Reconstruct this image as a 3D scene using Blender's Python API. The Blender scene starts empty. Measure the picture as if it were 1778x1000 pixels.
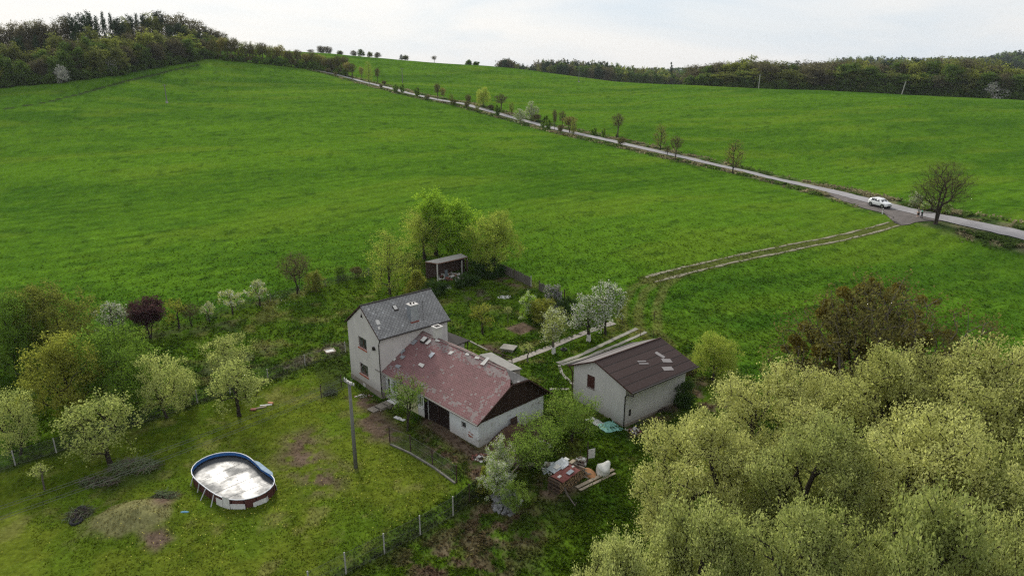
import bpy, bmesh, math, random
import numpy as np
from mathutils import Vector, Matrix

DENOISE = False
S = bpy.context.scene
COL = S.collection
R = math.radians
# ------------------------------------------------------------------ camera, sky, sun, exposure
FPX = 1184.0                       # focal length in pixels of a 1778 px wide frame
HOR = 119.6
CAMH = 30.0
PITCH = math.atan((500 - HOR) / FPX)
CP, SP = math.cos(PITCH), math.sin(PITCH)
cam_data = bpy.data.cameras.new('camera')
cam = bpy.data.objects.new('camera', cam_data)
COL.objects.link(cam)
cam.location = (0, 0, CAMH)
cam.rotation_euler = (math.pi / 2 - PITCH, 0, 0)
cam_data.sensor_fit = 'HORIZONTAL'
cam_data.sensor_width = 36.0
cam_data.lens = 36.0 * FPX / 1778.0
cam_data.clip_start = 0.5
cam_data.clip_end = 9000
S.camera = cam
S.view_settings.view_transform = 'Standard'
S.view_settings.look = 'None'
S.view_settings.gamma = 1.0
S.view_settings.use_curve_mapping = False
S.view_settings.exposure = 0.18

SUN_AZ, SUN_EL = -23.5, 31.0       # degrees from +Y (towards -X), above the horizon
world = bpy.data.worlds.new('World')
S.world = world
world.use_nodes = True
world.cycles.sampling_method = 'NONE'      # the overcast sky is nearly even: plain sampling is the least noisy
wt = world.node_tree
for n in list(wt.nodes): wt.nodes.remove(n)
def wn(t, **k):
    n = wt.nodes.new(t)
    for a, b in k.items(): setattr(n, a, b)
    return n
w_out = wn('ShaderNodeOutputWorld')
w_bg = wn('ShaderNodeBackground')
w_bg.inputs['Strength'].default_value = 0.108
w_sky = wn('ShaderNodeTexSky')
w_sky.sky_type = 'NISHITA'
w_sky.sun_disc = False
w_sky.sun_elevation = R(SUN_EL)
w_sky.sun_rotation = R(SUN_AZ)
w_sky.altitude = 300
w_sky.dust_density = 2.0
w_tc = wn('ShaderNodeTexCoord')
w_map = wn('ShaderNodeMapping')
w_map.inputs['Scale'].default_value = (1.0, 1.0, 5.0)
w_map.inputs['Location'].default_value = (0.33, 0.1, 0.2)
w_no = wn('ShaderNodeTexNoise')
w_no.inputs['Scale'].default_value = 2.2
w_no.inputs['Detail'].default_value = 7
w_no.inputs['Roughness'].default_value = 0.55
w_no.inputs['Distortion'].default_value = 0.4
w_r = wn('ShaderNodeValToRGB')
w_r.color_ramp.elements[0].position = 0.34
w_r.color_ramp.elements[0].color = (5.9, 6.6, 7.3, 1)
w_r.color_ramp.elements[1].position = 0.56
w_r.color_ramp.elements[1].color = (7.5, 7.5, 7.5, 1)
w_mix = wn('ShaderNodeMixRGB')
w_mix.inputs['Fac'].default_value = 0.9
wt.links.new(w_tc.outputs['Generated'], w_map.inputs['Vector'])
wt.links.new(w_map.outputs['Vector'], w_no.inputs['Vector'])
wt.links.new(w_no.outputs['Fac'], w_r.inputs['Fac'])
wt.links.new(w_sky.outputs['Color'], w_mix.inputs['Color1'])
wt.links.new(w_r.outputs['Color'], w_mix.inputs['Color2'])
wt.links.new(w_mix.outputs['Color'], w_bg.inputs['Color'])
wt.links.new(w_bg.outputs['Background'], w_out.inputs['Surface'])

sun_data = bpy.data.lights.new('sun', 'SUN')
sun_data.energy = 3.5
sun_data.angle = R(12)
sun_data.color = (1.0, 0.95, 0.86)
sun = bpy.data.objects.new('sun', sun_data)
COL.objects.link(sun)
_sd = Vector((math.sin(R(SUN_AZ)) * math.cos(R(SUN_EL)), math.cos(R(SUN_AZ)) * math.cos(R(SUN_EL)), math.sin(R(SUN_EL))))
sun.rotation_euler = _sd.to_track_quat('Z', 'Y').to_euler()
S.cycles.max_bounces = 8
S.cycles.diffuse_bounces = 5
S.cycles.glossy_bounces = 2
S.cycles.transmission_bounces = 5
S.cycles.transparent_max_bounces = 8
S.cycles.volume_bounces = 0
S.cycles.use_denoising = DENOISE
S.cycles.filter_width = 1.3
S.cycles.denoising_prefilter = 'ACCURATE'
S.cycles.denoising_input_passes = 'RGB_ALBEDO_NORMAL'

# ------------------------------------------------------------------ helpers: tags, meshes, materials
def tag(o, label=None, cat=None, group=None, kind=None):
    if label: o['label'] = label
    if cat: o['category'] = cat
    if group: o['group'] = group
    if kind: o['kind'] = kind
    return o
def empty(name, loc, label, cat, group=None, rz=0):
    o = bpy.data.objects.new(name, None)
    COL.objects.link(o)
    o.location = loc; o.rotation_euler = (0, 0, rz)
    o.empty_display_size = 0.3
    return tag(o, label, cat, group)

class MB:
    """collects faces in world coordinates; build() makes ONE object of them"""
    def __init__(self): self.v = []; self.f = []; self.m = []; self.uv = []
    def add(self, vs, fs, mi=0, uvs=None):
        b = len(self.v)
        self.v += [tuple(p) for p in vs]
        for k, f in enumerate(fs):
            self.f.append([b + i for i in f]); self.m.append(mi)
            self.uv.append(uvs[k] if uvs else None)
        return self
    def quad(self, a, b, c, d, mi=0, uv=None): return self.add([a, b, c, d], [(0, 1, 2, 3)], mi, [uv] if uv else None)
    def hexa(self, p, mi=0):
        """p: 8 corners, bottom four then top four, counter-clockwise seen from above"""
        return self.add(p, [(3, 2, 1, 0), (4, 5, 6, 7), (0, 1, 5, 4), (1, 2, 6, 5), (2, 3, 7, 6), (3, 0, 4, 7)], mi)
    def box(self, fr, a0, a1, b0, b1, z0, z1, mi=0):
        P = fr.p
        return self.hexa([P(a0, b0, z0), P(a1, b0, z0), P(a1, b1, z0), P(a0, b1, z0), P(a0, b0, z1), P(a1, b0, z1), P(a1, b1, z1), P(a0, b1, z1)], mi)
    def prism(self, poly, d, mi=0):
        """poly: list of 3-D points, extruded by vector d"""
        n = len(poly); d = Vector(d); top = [Vector(p) + d for p in poly]
        return self.add([Vector(p) for p in poly] + top, [tuple(range(n))[::-1], tuple(range(n, 2 * n))] + [(i, (i + 1) % n, n + (i + 1) % n, n + i) for i in range(n)], mi)
    def tube(self, pts, r, n=6, mi=0, cap=True):
        pts = [Vector(p) for p in pts]
        rr = r if isinstance(r, (list, tuple)) else [r] * len(pts)
        b = len(self.v); L = len(pts)
        for i, p in enumerate(pts):
            t = (pts[min(i + 1, L - 1)] - pts[max(i - 1, 0)])
            t = t.normalized() if t.length > 1e-9 else Vector((0, 0, 1))
            x = t.cross(Vector((0, 0, 1)) if abs(t.z) < 0.95 else Vector((1, 0, 0))).normalized(); y = t.cross(x)
            for k in range(n):
                a = 2 * math.pi * k / n
                self.v.append(tuple(p + (x * math.cos(a) + y * math.sin(a)) * rr[i]))
        for i in range(L - 1):
            for k in range(n):
                self.f.append([b + i * n + k, b + i * n + (k + 1) % n, b + (i + 1) * n + (k + 1) % n, b + (i + 1) * n + k]); self.m.append(mi); self.uv.append(None)
        if cap:
            self.f.append([b + k for k in range(n)][::-1]); self.m.append(mi); self.uv.append(None)
            self.f.append([b + (L - 1) * n + k for k in range(n)]); self.m.append(mi); self.uv.append(None)
        return self
    def build(self, name, mats, parent=None, smooth=False, bevel=0):
        me = bpy.data.meshes.new(name)
        off = Vector(parent.matrix_basis.translation) if parent is not None else Vector((0, 0, 0))
        pp = parent
        while pp is not None and pp.parent is not None:
            pp = pp.parent; off = off + Vector(pp.matrix_basis.translation)
        me.from_pydata([tuple(Vector(p) - off) for p in self.v], [], self.f)
        if mats is None: mats = []
        if not isinstance(mats, (list, tuple)): mats = [mats]
        for m in mats: me.materials.append(m)
        me.polygons.foreach_set('material_index', self.m)
        if any(u is not None for u in self.uv):
            ul = me.uv_layers.new(name='UVMap')
            for p, u in zip(me.polygons, self.uv):
                if u is not None:
                    for li, c in zip(p.loop_indices, u): ul.data[li].uv = c
        if smooth: me.polygons.foreach_set('use_smooth', [True] * len(me.polygons))
        me.update()
        bm = bmesh.new(); bm.from_mesh(me); bmesh.ops.recalc_face_normals(bm, faces=bm.faces); bm.to_mesh(me); bm.free()
        o = bpy.data.objects.new(name, me)
        COL.objects.link(o)
        if parent is not None: o.parent = parent
        if bevel:
            md = o.modifiers.new('bevel', 'BEVEL'); md.width = bevel; md.segments = 2; md.limit_method = 'ANGLE'
        return o

class Fr:
    """ground frame: origin and two horizontal axes"""
    def __init__(s, ox, oy, aa, ab=None, oz=0.0):
        ab = aa + 90 if ab is None else ab
        s.o = Vector((ox, oy, oz)); s.A = Vector((math.cos(R(aa)), math.sin(R(aa)), 0)); s.B = Vector((math.cos(R(ab)), math.sin(R(ab)), 0))
    def p(s, a, b, z): return s.o + s.A * a + s.B * b + Vector((0, 0, z))

def nt_mat(name):
    m = bpy.data.materials.new(name); m.use_nodes = True
    nt = m.node_tree
    for n in list(nt.nodes): nt.nodes.remove(n)
    out = nt.nodes.new('ShaderNodeOutputMaterial')
    return m, nt, out
class G:
    """tiny node-graph builder"""
    def __init__(s, nt): s.nt = nt
    def n(s, t, ins=None, **k):
        n = s.nt.nodes.new(t)
        for a, b in k.items(): setattr(n, a, b)
        for a, b in (ins or {}).items():
            sock = n.inputs[a]
            if isinstance(b, bpy.types.NodeSocket): s.nt.links.new(b, sock)
            else: sock.default_value = b
        return n
    def math(s, op, a, b=0.0, c=None):
        d = {0: a, 1: b}
        if c is not None: d[2] = c
        return s.n('ShaderNodeMath', d, operation=op).outputs[0]
    def mix(s, f, a, b, bt='MIX'):
        n = s.n('ShaderNodeMixRGB', {'Fac': f, 'Color1': a, 'Color2': b}, blend_type=bt); return n.outputs[0]
    def ramp(s, f, stops):
        n = s.n('ShaderNodeValToRGB', {'Fac': f}); e = n.color_ramp.elements
        while len(e) > 1: e.remove(e[-1])
        e[0].position = stops[0][0]; e[0].color = c4(stops[0][1])
        for p, c in stops[1:]:
            x = e.new(p); x.color = c4(c)
        return n.outputs[0]
    def noise(s, vec, scale, detail=4, rough=0.55, dist=0.0):
        return s.n('ShaderNodeTexNoise', {'Vector': vec, 'Scale': scale, 'Detail': detail, 'Roughness': rough, 'Distortion': dist}).outputs['Fac']
    def obj(s): return s.n('ShaderNodeTexCoord').outputs['Object']
    def pos(s): return s.n('ShaderNodeNewGeometry').outputs['Position']
    def scaled(s, vec, sc): return s.n('ShaderNodeMapping', {'Vector': vec, 'Scale': sc}).outputs[0]
    def bsdf(s, out, color, rough=0.8, spec=0.3, metal=0.0, bump=None, bstr=0.4, bdist=0.02, alpha=None):
        d = {'Base Color': color, 'Roughness': rough, 'Specular IOR Level': spec, 'Metallic': metal}
        if alpha is not None: d['Alpha'] = alpha
        b = s.n('ShaderNodeBsdfPrincipled', d)
        if bump is not None:
            bp = s.n('ShaderNodeBump', {'Height': bump, 'Strength': bstr, 'Distance': bdist})
            s.nt.links.new(bp.outputs[0], b.inputs['Normal'])
        s.nt.links.new(b.outputs[0], out.inputs['Surface'])
        return b
def c4(c): return (c, c, c, 1) if isinstance(c, (int, float)) else (tuple(c) + (1,) if len(c) == 3 else tuple(c))

def mat_plain(name, col, rough=0.7, var=0.25, scale=3.0, spec=0.3, metal=0.0, bump=0.2, bdist=0.01):
    """a colour with real wear: two noises and a small bump"""
    m, nt, out = nt_mat(name); g = G(nt); v = g.obj()
    n1 = g.noise(v, scale, 5, 0.65); n2 = g.noise(v, scale * 7, 4, 0.7)
    f = g.math('ADD', g.math('MULTIPLY', n1, 0.7), g.math('MULTIPLY', n2, 0.3))
    lo = tuple(c * (1 - var) for c in col); hi = tuple(min(1, c * (1 + var)) for c in col)
    c = g.ramp(f, [(0.3, lo), (0.7, hi)])
    g.bsdf(out, c, rough, spec, metal, n2, bump, bdist)
    return m
def mat_leaf(name, ca, cb, trans=0.35, scale=0.5, cc=None):
    trans = 0.5 if trans > 0.2 else trans
    m, nt, out = nt_mat(name); g = G(nt)
    at = g.n('ShaderNodeAttribute', attribute_name='v').outputs['Fac']
    n1 = g.noise(g.obj(), scale, 3, 0.6)
    oi = g.n('ShaderNodeObjectInfo').outputs['Random']
    f = g.math('ADD', g.math('MULTIPLY', at, 0.55), g.math('ADD', g.math('MULTIPLY', n1, 0.5), g.math('MULTIPLY', g.math('SUBTRACT', oi, 0.5), 0.25)))
    st = [(0.25, ca), (0.8, cb)]
    if cc: st.append((0.98, cc))
    c = g.ramp(f, st)
    #up_n = g.n('ShaderNodeVectorMath', {0: g.n('ShaderNodeVectorMath', {0: g.n('ShaderNodeNewGeometry').outputs['Normal'], 1: (0.0, 0.0, 0.8)}, operation='ADD').outputs[0]}, operation='NORMALIZE').outputs[0]
    d = g.n('ShaderNodeBsdfDiffuse', {'Color': c, 'Roughness': 0.8})
    t = g.n('ShaderNodeBsdfTranslucent', {'Color': g.mix(0.35, c, (0.9, 1.0, 0.25, 1), 'MULTIPLY')})
    ms = g.n('ShaderNodeMixShader', {0: trans, 1: d.outputs[0], 2: t.outputs[0]})
    nt.links.new(ms.outputs[0], out.inputs['Surface'])
    return m
# ------------------------------------------------------------------ numpy noise
def _hash(ix, iy, seed):
    n = (ix.astype(np.int64) * 374761393 + iy.astype(np.int64) * 668265263 + seed * 1442695041) & 0xffffffff
    n = ((n ^ (n >> 13)) * 1274126177) & 0xffffffff
    return ((n ^ (n >> 16)) & 0xffff) / 65535.0
def vnoise(x, y, seed=0):
    x = np.asarray(x, float); y = np.asarray(y, float)
    ix = np.floor(x); iy = np.floor(y); fx = x - ix; fy = y - iy
    fx = fx * fx * (3 - 2 * fx); fy = fy * fy * (3 - 2 * fy)
    a = _hash(ix, iy, seed); b = _hash(ix + 1, iy, seed); c = _hash(ix, iy + 1, seed); d = _hash(ix + 1, iy + 1, seed)
    return (a * (1 - fx) + b * fx) * (1 - fy) + (c * (1 - fx) + d * fx) * fy
def fbm(x, y, oct=4, seed=0, gain=0.5):
    s = 0; a = 1; t = 0
    for k in range(oct):
        s = s + a * vnoise(x * 2 ** k + 17.3 * k, y * 2 ** k + 5.1 * k, seed + k); t += a; a *= gain
    return s / t
def sstep(x, a, b):
    t = np.clip((x - a) / (b - a), 0, 1); return t * t * (3 - 2 * t)

# ------------------------------------------------------------------ the lie of the land
def ray(px, py):
    u = (px - 889) / FPX; v = (500 - py) / FPX
    return Vector((u, CP + v * SP, -SP + v * CP))
def at(px, py, z=0.0):
    d = ray(px, py); t = (z - CAMH) / d.z
    return Vector((0, 0, CAMH)) + d * t
def atD(px, py, Z): return Vector((0, 0, CAMH)) + ray(px, py) * Z
_ctl = []
for px, py, z in [(0,1000,0),(300,1000,0),(889,1000,0),(1300,1000,-.8),(1778,1000,-1.5),(0,800,0),(400,850,0),(618,811,0),(200,700,0),(0,650,.2),
    (658,690,-.25),(606,664,-.1),(831,776,.25),(943,719,.4),(1086,744,-.1),(1188,672,.1),(1400,760,-.6),(1778,760,-1.0),(775,490,.8),(960,600,.2),(500,620,0),
    (300,540,.9),(515,505,1.2),(700,480,1.2),(900,480,1.6),(1090,487,2.2),(1300,440,3.2),(1778,560,.4),(1778,470,2.6),(1400,560,.8),(1200,560,.9),(0,540,.9)]:
    p = at(px, py, z); _ctl.append((p.x, p.y, z))
for px, py, Z in [(1540,365,122),(1778,408,104),(1200,278,168),(940,225,217),(700,160,290),(545,120,370),(700,300,150),(300,400,115),(0,400,113),(0,300,150),
    (0,200,210),(0,153,250),(300,200,220),(300,150,280),(360,101,340),(560,200,225),(180,133,270),(450,110,350),(560,95,500),(700,105,470),(870,117,440),
    (1200,148,380),(1778,175,330),(1000,180,300),(1400,220,220),(1778,300,155),(1400,300,165),(1000,150,370),(1200,200,255),(700,125,400),(1778,220,225),(1500,162,352),(1000,300,150),(1000,400,112)]:
    p = atD(px, py, Z); _ctl.append((p.x, p.y, p.z))
for px, Z, z in [(-700,60,0),(-700,150,6),(-500,300,26),(2500,60,-2),(2500,130,3),(2600,260,6),(889,2,0),(200,8,0),(1600,8,-1),
    (0,330,34),(360,430,42),(560,620,34),(700,590,28),(870,560,24),(1200,480,13),(1500,440,9),(1778,420,6),(180,420,40),(-500,450,32),(2400,420,0),(1200,640,14),(870,700,18),(1778,600,0)]:
    u = (px - 889) / FPX; _ctl.append((u * Z, Z, z))
_ctl = np.array(_ctl)
_sc = 100.0
def _phi(r2): return 0.5 * r2 * np.log(r2 + 1e-9)
def _fit():
    X = _ctl[:, :2] / _sc; n = len(X)
    D = ((X[:, None] - X[None]) ** 2).sum(-1)
    K = _phi(D) + np.eye(n) * 0.002
    Pm = np.c_[np.ones(n), X]
    A = np.zeros((n + 3, n + 3)); A[:n, :n] = K; A[:n, n:] = Pm; A[n:, :n] = Pm.T
    return np.linalg.solve(A, np.r_[_ctl[:, 2], 0, 0, 0])
_w = _fit()
def _tps(x, y):
    x = np.asarray(x, float) / _sc; y = np.asarray(y, float) / _sc
    s = _w[-3] + _w[-2] * x + _w[-1] * y
    for (cx, cy, _), w in zip(_ctl, _w[:-3]):
        s = s + w * _phi((x - cx / _sc) ** 2 + (y - cy / _sc) ** 2)
    return s
def _g(x, y, cx, cy, rx, ry=None, rot=0):
    ry = ry or rx; c, s = math.cos(rot), math.sin(rot)
    dx = x - cx; dy = y - cy
    return np.exp(-((dx * c + dy * s) / rx) ** 2 - ((-dx * s + dy * c) / ry) ** 2)
MOUND = at(228, 905)
def h(x, y):
    x = np.asarray(x, float); y = np.asarray(y, float)
    r = np.hypot(x, y)
    w = sstep(r, 560, 950)
    near = _tps(np.where(r > 1000, x * 1000 / np.maximum(r, 1), x), np.where(r > 1000, y * 1000 / np.maximum(r, 1), y))
    az = np.degrees(np.arctan2(x, y))
    far = -6 + 10 * fbm(x / 700, y / 700, 3, 5) + 46 * np.exp(-((az - 37.5) / 5.5) ** 2) * sstep(r, 900, 1400) + 30 * sstep(r, 1200, 2200) * np.exp(-((az - 17) / 9) ** 2)
    z = near * (1 - w) + far * w
    z = z + 1.15 * _g(x, y, MOUND.x, MOUND.y, 2.4, 1.9, 0.3) * (0.8 + 0.5 * fbm(x * 1.3, y * 1.3, 3, 3))
    z = z + (fbm(x / 6, y / 6, 3, 11) - 0.5) * 0.22 * (1 - sstep(r, 90, 200)) + (fbm(x / 40, y / 40, 3, 12) - 0.5) * 1.0 * sstep(r, 75, 200) * (1 - sstep(r, 500, 700))
    return z
def h1(x, y): return float(h(np.array([x]), np.array([y]))[0])
_ts = np.concatenate([np.arange(24, 120, 0.5), np.arange(120, 760, 2.0)])
def gp(px, py):
    """the point of the ground seen at photo pixel px, py"""
    d = ray(px, py)
    x, y, z = d.x * _ts, d.y * _ts, CAMH + d.z * _ts
    below = np.nonzero(z < h(x, y))[0]
    if len(below) == 0:
        t = _ts[np.argmin(z - h(x, y))]
    else:
        k = below[0]; lo = _ts[max(k - 1, 0)]; hi = _ts[k]
        tt = np.linspace(lo, hi, 12)
        zz = CAMH + d.z * tt - h(d.x * tt, d.y * tt)
        i = int(np.argmax(zz < 0)) if (zz < 0).any() else 11
        t = tt[i]
    return Vector((d.x * t, d.y * t, h1(d.x * t, d.y * t)))
def topz(p, py):
    v = (500 - py) / FPX; Z = p[1] / (CP + v * SP)
    return CAMH + Z * (-SP + v * CP)
def depth(p): return p[1] * CP - (p[2] - CAMH) * SP
def gpp(pts): return [gp(*q) for q in pts]

# ------------------------------------------------------------------ what grows where: colour of the ground
def seg_dist(x, y, pts):
    d = np.full(np.shape(x), 1e9)
    for (a, b) in zip(pts[:-1], pts[1:]):
        ax, ay, bx, by = a[0], a[1], b[0], b[1]
        L2 = (bx - ax) ** 2 + (by - ay) ** 2 + 1e-9
        t = np.clip(((x - ax) * (bx - ax) + (y - ay) * (by - ay)) / L2, 0, 1)
        d = np.minimum(d, np.hypot(x - ax - t * (bx - ax), y - ay - t * (by - ay)))
    return d
def inside(x, y, poly):
    c = np.zeros(np.shape(x), bool); n = len(poly)
    for i in range(n):
        x1, y1 = poly[i][0], poly[i][1]; x2, y2 = poly[(i + 1) % n][0], poly[(i + 1) % n][1]
        if y1 == y2: continue
        c ^= ((y1 > y) != (y2 > y)) & (x < (x2 - x1) * (y - y1) / (y2 - y1) + x1)
    return c
def poly_soft(x, y, poly, soft):
    d = seg_dist(x, y, list(poly) + [poly[0]])
    s = np.where(inside(x, y, poly), d, -d)
    return sstep(s, -soft, soft)
ROAD_PX = [(1778,409.5),(1726,399),(1666,386),(1618,375),(1558,362),(1498,347),(1438,331.5),(1378,318.5),(1300,299.5),(1211,280),(1144,264.5),(1096,254),(1060,245),(1000,232.5),(976,227),(925,214),(880,202),(840,191),(806,181),(755,173),(704,161.7),(653,148),(612,137.5),(585,130.5),(548,122)]
ROAD = gpp(ROAD_PX)
_d = (ROAD[0] - ROAD[1]).normalized()
ROAD = [ROAD[0] + _d * k for k in (60, 40, 20)] + ROAD
TRACK = gpp([(1553,389),(1476,409.5),(1378,428.5),(1300,445),(1230,461),(1170,475.5),(1128,486)])
GARDEN = [Vector(q) for q in []]
YARD_POLY = gpp([(-260,660),(0,585),(70,560),(180,570),(330,552),(440,520),(560,492),(640,470),(720,432),(860,455),(960,505),(1085,525),(1120,570),(1215,600),(1290,655),(1420,690),(1500,760),(2100,800),(2300,1300),(1500,1500),(300,1500),(-600,1200)])
LAWN = gpp([(330,705),(440,680),(560,640),(640,690),(700,740),(800,845),(700,915),(600,985),(450,1150),(-200,1300),(-200,850),(0,820)])
SOIL = [  # polygon px, softness, strength
    ([(877,570),(908,559),(932,571),(903,582)], .25, 1.0),
    ([(500,760),(540,745),(560,790),(600,815),(585,850),(545,855),(520,830),(480,800)], 1.6, .62),
    ([(610,720),(660,712),(700,745),(690,770),(650,765),(620,745)], 1.0, .6),
    ([(730,745),(775,770),(805,800),(780,815),(740,790)], .9, .45),
    ([(736,722),(760,728),(836,785),(850,800),(820,800),(770,765),(730,735)], .45, .95),
    ([(830,776),(870,745),(950,725),(940,760),(900,800),(850,810)], .7, .9),
    ([(800,795),(840,800),(850,850),(815,835)], .6, .5),
    ([(248,925),(285,915),(302,935),(270,958),(245,945)], .5, .9),
    ([(262,865),(300,850),(315,858),(290,878),(265,876)], .5, .7),
    ([(1085,745),(1130,722),(1190,690),(1200,700),(1140,745),(1095,762)], .6, .5),
    ([(1215,655),(1275,690),(1290,730),(1240,725),(1190,690)], 1.2, .55),
    ([(820,870),(900,880),(960,910),(930,950),(860,960),(790,930)], 2.0, .52),
    ([(700,960),(780,930),(850,960),(900,1000),(800,1100),(640,1060)], 2.5, .55),
    ([(830,598),(880,600),(870,615),(845,608)], .3, .6),
    ([(850,470),(880,480),(935,500),(900,500),(860,488)], .6, .5),
    ([(600,690),(640,690),(665,705),(660,720),(620,705)], .5, .6),
    ([(930,835),(1000,830),(1010,850),(960,870),(925,860)], .8, .7)]
SOIL = [(gpp(a), b, c) for a, b, c in SOIL]
BRAMBLE = [([(478,640),(560,600),(604,592),(604,612),(520,640),(470,668)], 1.0, .9), ([(330,640),(420,605),(480,600),(450,640),(370,665)], 1.8, .5),
           ([(800,505),(850,500),(855,520),(815,528)], .6, .8), ([(150,560),(330,565),(430,545),(400,575),(250,590)], 1.2, .35),
           ([(0,690),(60,680),(60,720),(0,740)], 1.5, .4)]
BRAMBLE = [(gpp(a), b, c) for a, b, c in BRAMBLE]
FENCE_ORCH = gpp([(-120,860),(-40,832),(27,808),(98,786),(190,752),(287,722),(343,700),(420,676),(466,662),(520,640),(600,613)])
FENCE_FRONT = gpp([(500,1052),(601,996),(668,962),(730,930),(787,896),(818,872),(840,858)])
FENCE_SMALL = gpp([(677,768),(713,783),(751,808),(793,838)])
DITCH = gpp([(-60,200),(0,191),(70,180),(130,166),(200,147),(250,134),(300,122),(345,113)])
RUTS = [gpp(q) for q in ([(1128,486),(1098,500),(1082,530),(1080,565),(1100,585)], [(1180,478),(1153,500),(1140,535),(1142,575),(1165,600)], [(1160,480),(1120,505),(1108,540),(1110,575),(1125,590)])]
ROUGHS = [(gpp(a), b, c) for a, b, c in [([(540,640),(600,620),(606,664),(560,690),(555,660)], .5, .8), ([(840,850),(900,830),(1000,850),(1010,900),(900,930),(820,900)], 1.5, .7),
    ([(1100,560),(1180,575),(1215,590),(1130,600)], 1.0, .4), ([(678,770),(730,750),(840,800),(795,835),(740,800)], .8, .7), ([(150,830),(270,800),(280,830),(180,860)], .8, .9)]]
_e = (gp(640, 470) - gp(0, 585)); _e = Vector((_e.x, _e.y)).normalized(); DRILL = (_e.x, _e.y)
def ground_color(x, y, fine=True):
    n = len(x); r = np.hypot(x, y)
    def C(c): return np.tile(np.array(c, float), (n, 1))
    def mixc(a, b, f): return a * (1 - f[:, None]) + b * f[:, None]
    # meadow: streaks run across the slope
    ca, sa = math.cos(0.30), math.sin(0.30)
    sx = (x * ca + y * sa); sy = (-x * sa + y * ca)
    ca2, sa2 = DRILL
    big = fbm(sx / 55, sy / 22, 4, 21)
    mid = fbm(sx / 10, sy / 4.0, 5, 31, .62)
    fin = fbm(sx / 1.6, sy / 0.9, 3, 41)
    f = np.clip(0.5 + 1.5 * (big - 0.5) + 1.15 * (mid - 0.5) + 0.9 * (fin - 0.5), 0, 1)
    c = mixc(C(M_DARK), C(M_LITE), f)
    yl = sstep(fbm(sx / 28 + 9, sy / 10, 4, 51), 0.5, 0.72)
    c = mixc(c, C(M_YEL), yl * 0.5)
    fl = sstep(fbm(sx / 2.4, sy / 1.8, 4, 61, .6), 0.62, 0.74)
    c = mixc(c, C(M_FLECK), fl * 0.55)
    # faint drill lines, parallel to the field's lower edge
    ln = np.sin((-x * sa2 + y * ca2) * 2 * math.pi / 3.1 + 1.5 * fbm(x / 40, y / 40, 2, 191)) * (1 - sstep(r, 150, 260))
    c = c * (1 + 0.085 * ln * (0.4 + fbm(x / 15, y / 15, 2, 192)))[:, None]
    # yard
    yd = poly_soft(x, y, YARD_POLY, 1.2)
    f1 = fbm(x / 3.5, y / 3.5, 4, 71); f2 = fbm(x / 0.8, y / 0.8, 3, 81); f3 = fbm(x / 9, y / 9, 3, 91)
    gy = mixc(C(Y_DARK), C(Y_LITE), np.clip(0.5 + 1.6 * (f1 - 0.5) + 1.2 * (f2 - 0.5), 0, 1))
    gy = mixc(gy, C(Y_DRY), sstep(fbm(x / 2.4, y / 2.4, 4, 101), 0.55, 0.8) * 0.5)
    lw = poly_soft(x, y, LAWN, 0.8)
    gl = mixc(C(L_DARK), C(L_LITE), np.clip(0.5 + 1.8 * (f3 - 0.5) + 1.1 * (f2 - 0.5), 0, 1))
    gl = mixc(gl, C(Y_LITE), sstep(f1, 0.5, 0.7) * 0.55)
    gl = mixc(gl, C(Y_DRY), sstep(fbm(x / 1.7, y / 1.7, 4, 111), 0.58, 0.78) * 0.45)
    gy = mixc(gy, gl, lw)
    for poly, soft, k in ROUGHS:
        gy = mixc(gy, C(Y_ROUGH), poly_soft(x, y, poly, soft) * k * (0.6 + 0.6 * f2).clip(0, 1))
    for poly, soft, k in BRAMBLE:
        m = poly_soft(x, y, poly, soft) * k * sstep(fbm(x / 1.1, y / 1.1, 4, 131), 0.38, 0.6)
        gy = mixc(gy, C(BRAM), m)
    c = mixc(c, gy, yd)
    md = _g(x, y, MOUND.x, MOUND.y, 3.0, 2.3, 0.3)
    c = mixc(c, C(HAY), sstep(md + 0.35 * (f2 - 0.5), 0.32, 0.6) * 0.9)
    for poly, soft, k in SOIL:
        m = poly_soft(x, y, poly, soft) * sstep(fbm(x / 0.9, y / 0.9, 4, 141) + (k - 0.55) * 0.7, 0.35, 0.6)
        c = mixc(c, mixc(C(SOIL_A), C(SOIL_B), f2), m)
    # seams: fence strips, ditch, ruts, verges
    for line, w_, col, k in ((FENCE_ORCH, .7, Y_ROUGH, .85), (FENCE_FRONT, .5, Y_ROUGH, .9), (DITCH, 0.9, (0.030, 0.037, 0.019), .95)):
        dd = seg_dist(x, y, line) + (f2 - 0.5) * w_
        c = mixc(c, C(col), (1 - sstep(dd, w_ * 0.4, w_ * 1.2)) * k)
    for line in RUTS:
        dd = seg_dist(x, y, line)
        c = mixc(c, C(Y_DRY), (1 - sstep(dd, .3, .9)) * 0.45 * (0.4 + f2))
    dt = seg_dist(x, y, TRACK)
    c = mixc(c, C((0.086, 0.087, 0.028)), (1 - sstep(dt, .9, 2.0)) * 0.7)
    dr = seg_dist(x, y, ROAD)
    vm = (1 - sstep(dr + (fbm(x / 2.2, y / 2.2, 3, 151) - 0.5) * 3.5, 3.8, 6.6))
    v1 = fbm(x / 2.5, y / 2.5, 4, 161)
    vc = mixc(C((.035, .055, .02)), C((.16, .15, .085)), sstep(v1, 0.38, 0.66))
    c = mixc(c, vc, vm * 0.92)
    # wood floor on the hills
    fl2 = sstep(r, 520, 640)
    c = mixc(c, C((.04, .06, .025)), sstep(fbm(x / 300, y / 300, 3, 171), .42, .5) * sstep(r, 600, 800))
    if fine:
        c = c * (0.86 + 0.28 * vnoise(x * 7, y * 7, 181))[:, None]
    return c
M_DARK, M_LITE, M_YEL, M_FLECK = (.040, .098, .009), (.080, .164, .012), (.108, .172, .015), (.026, .060, .008)
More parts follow.
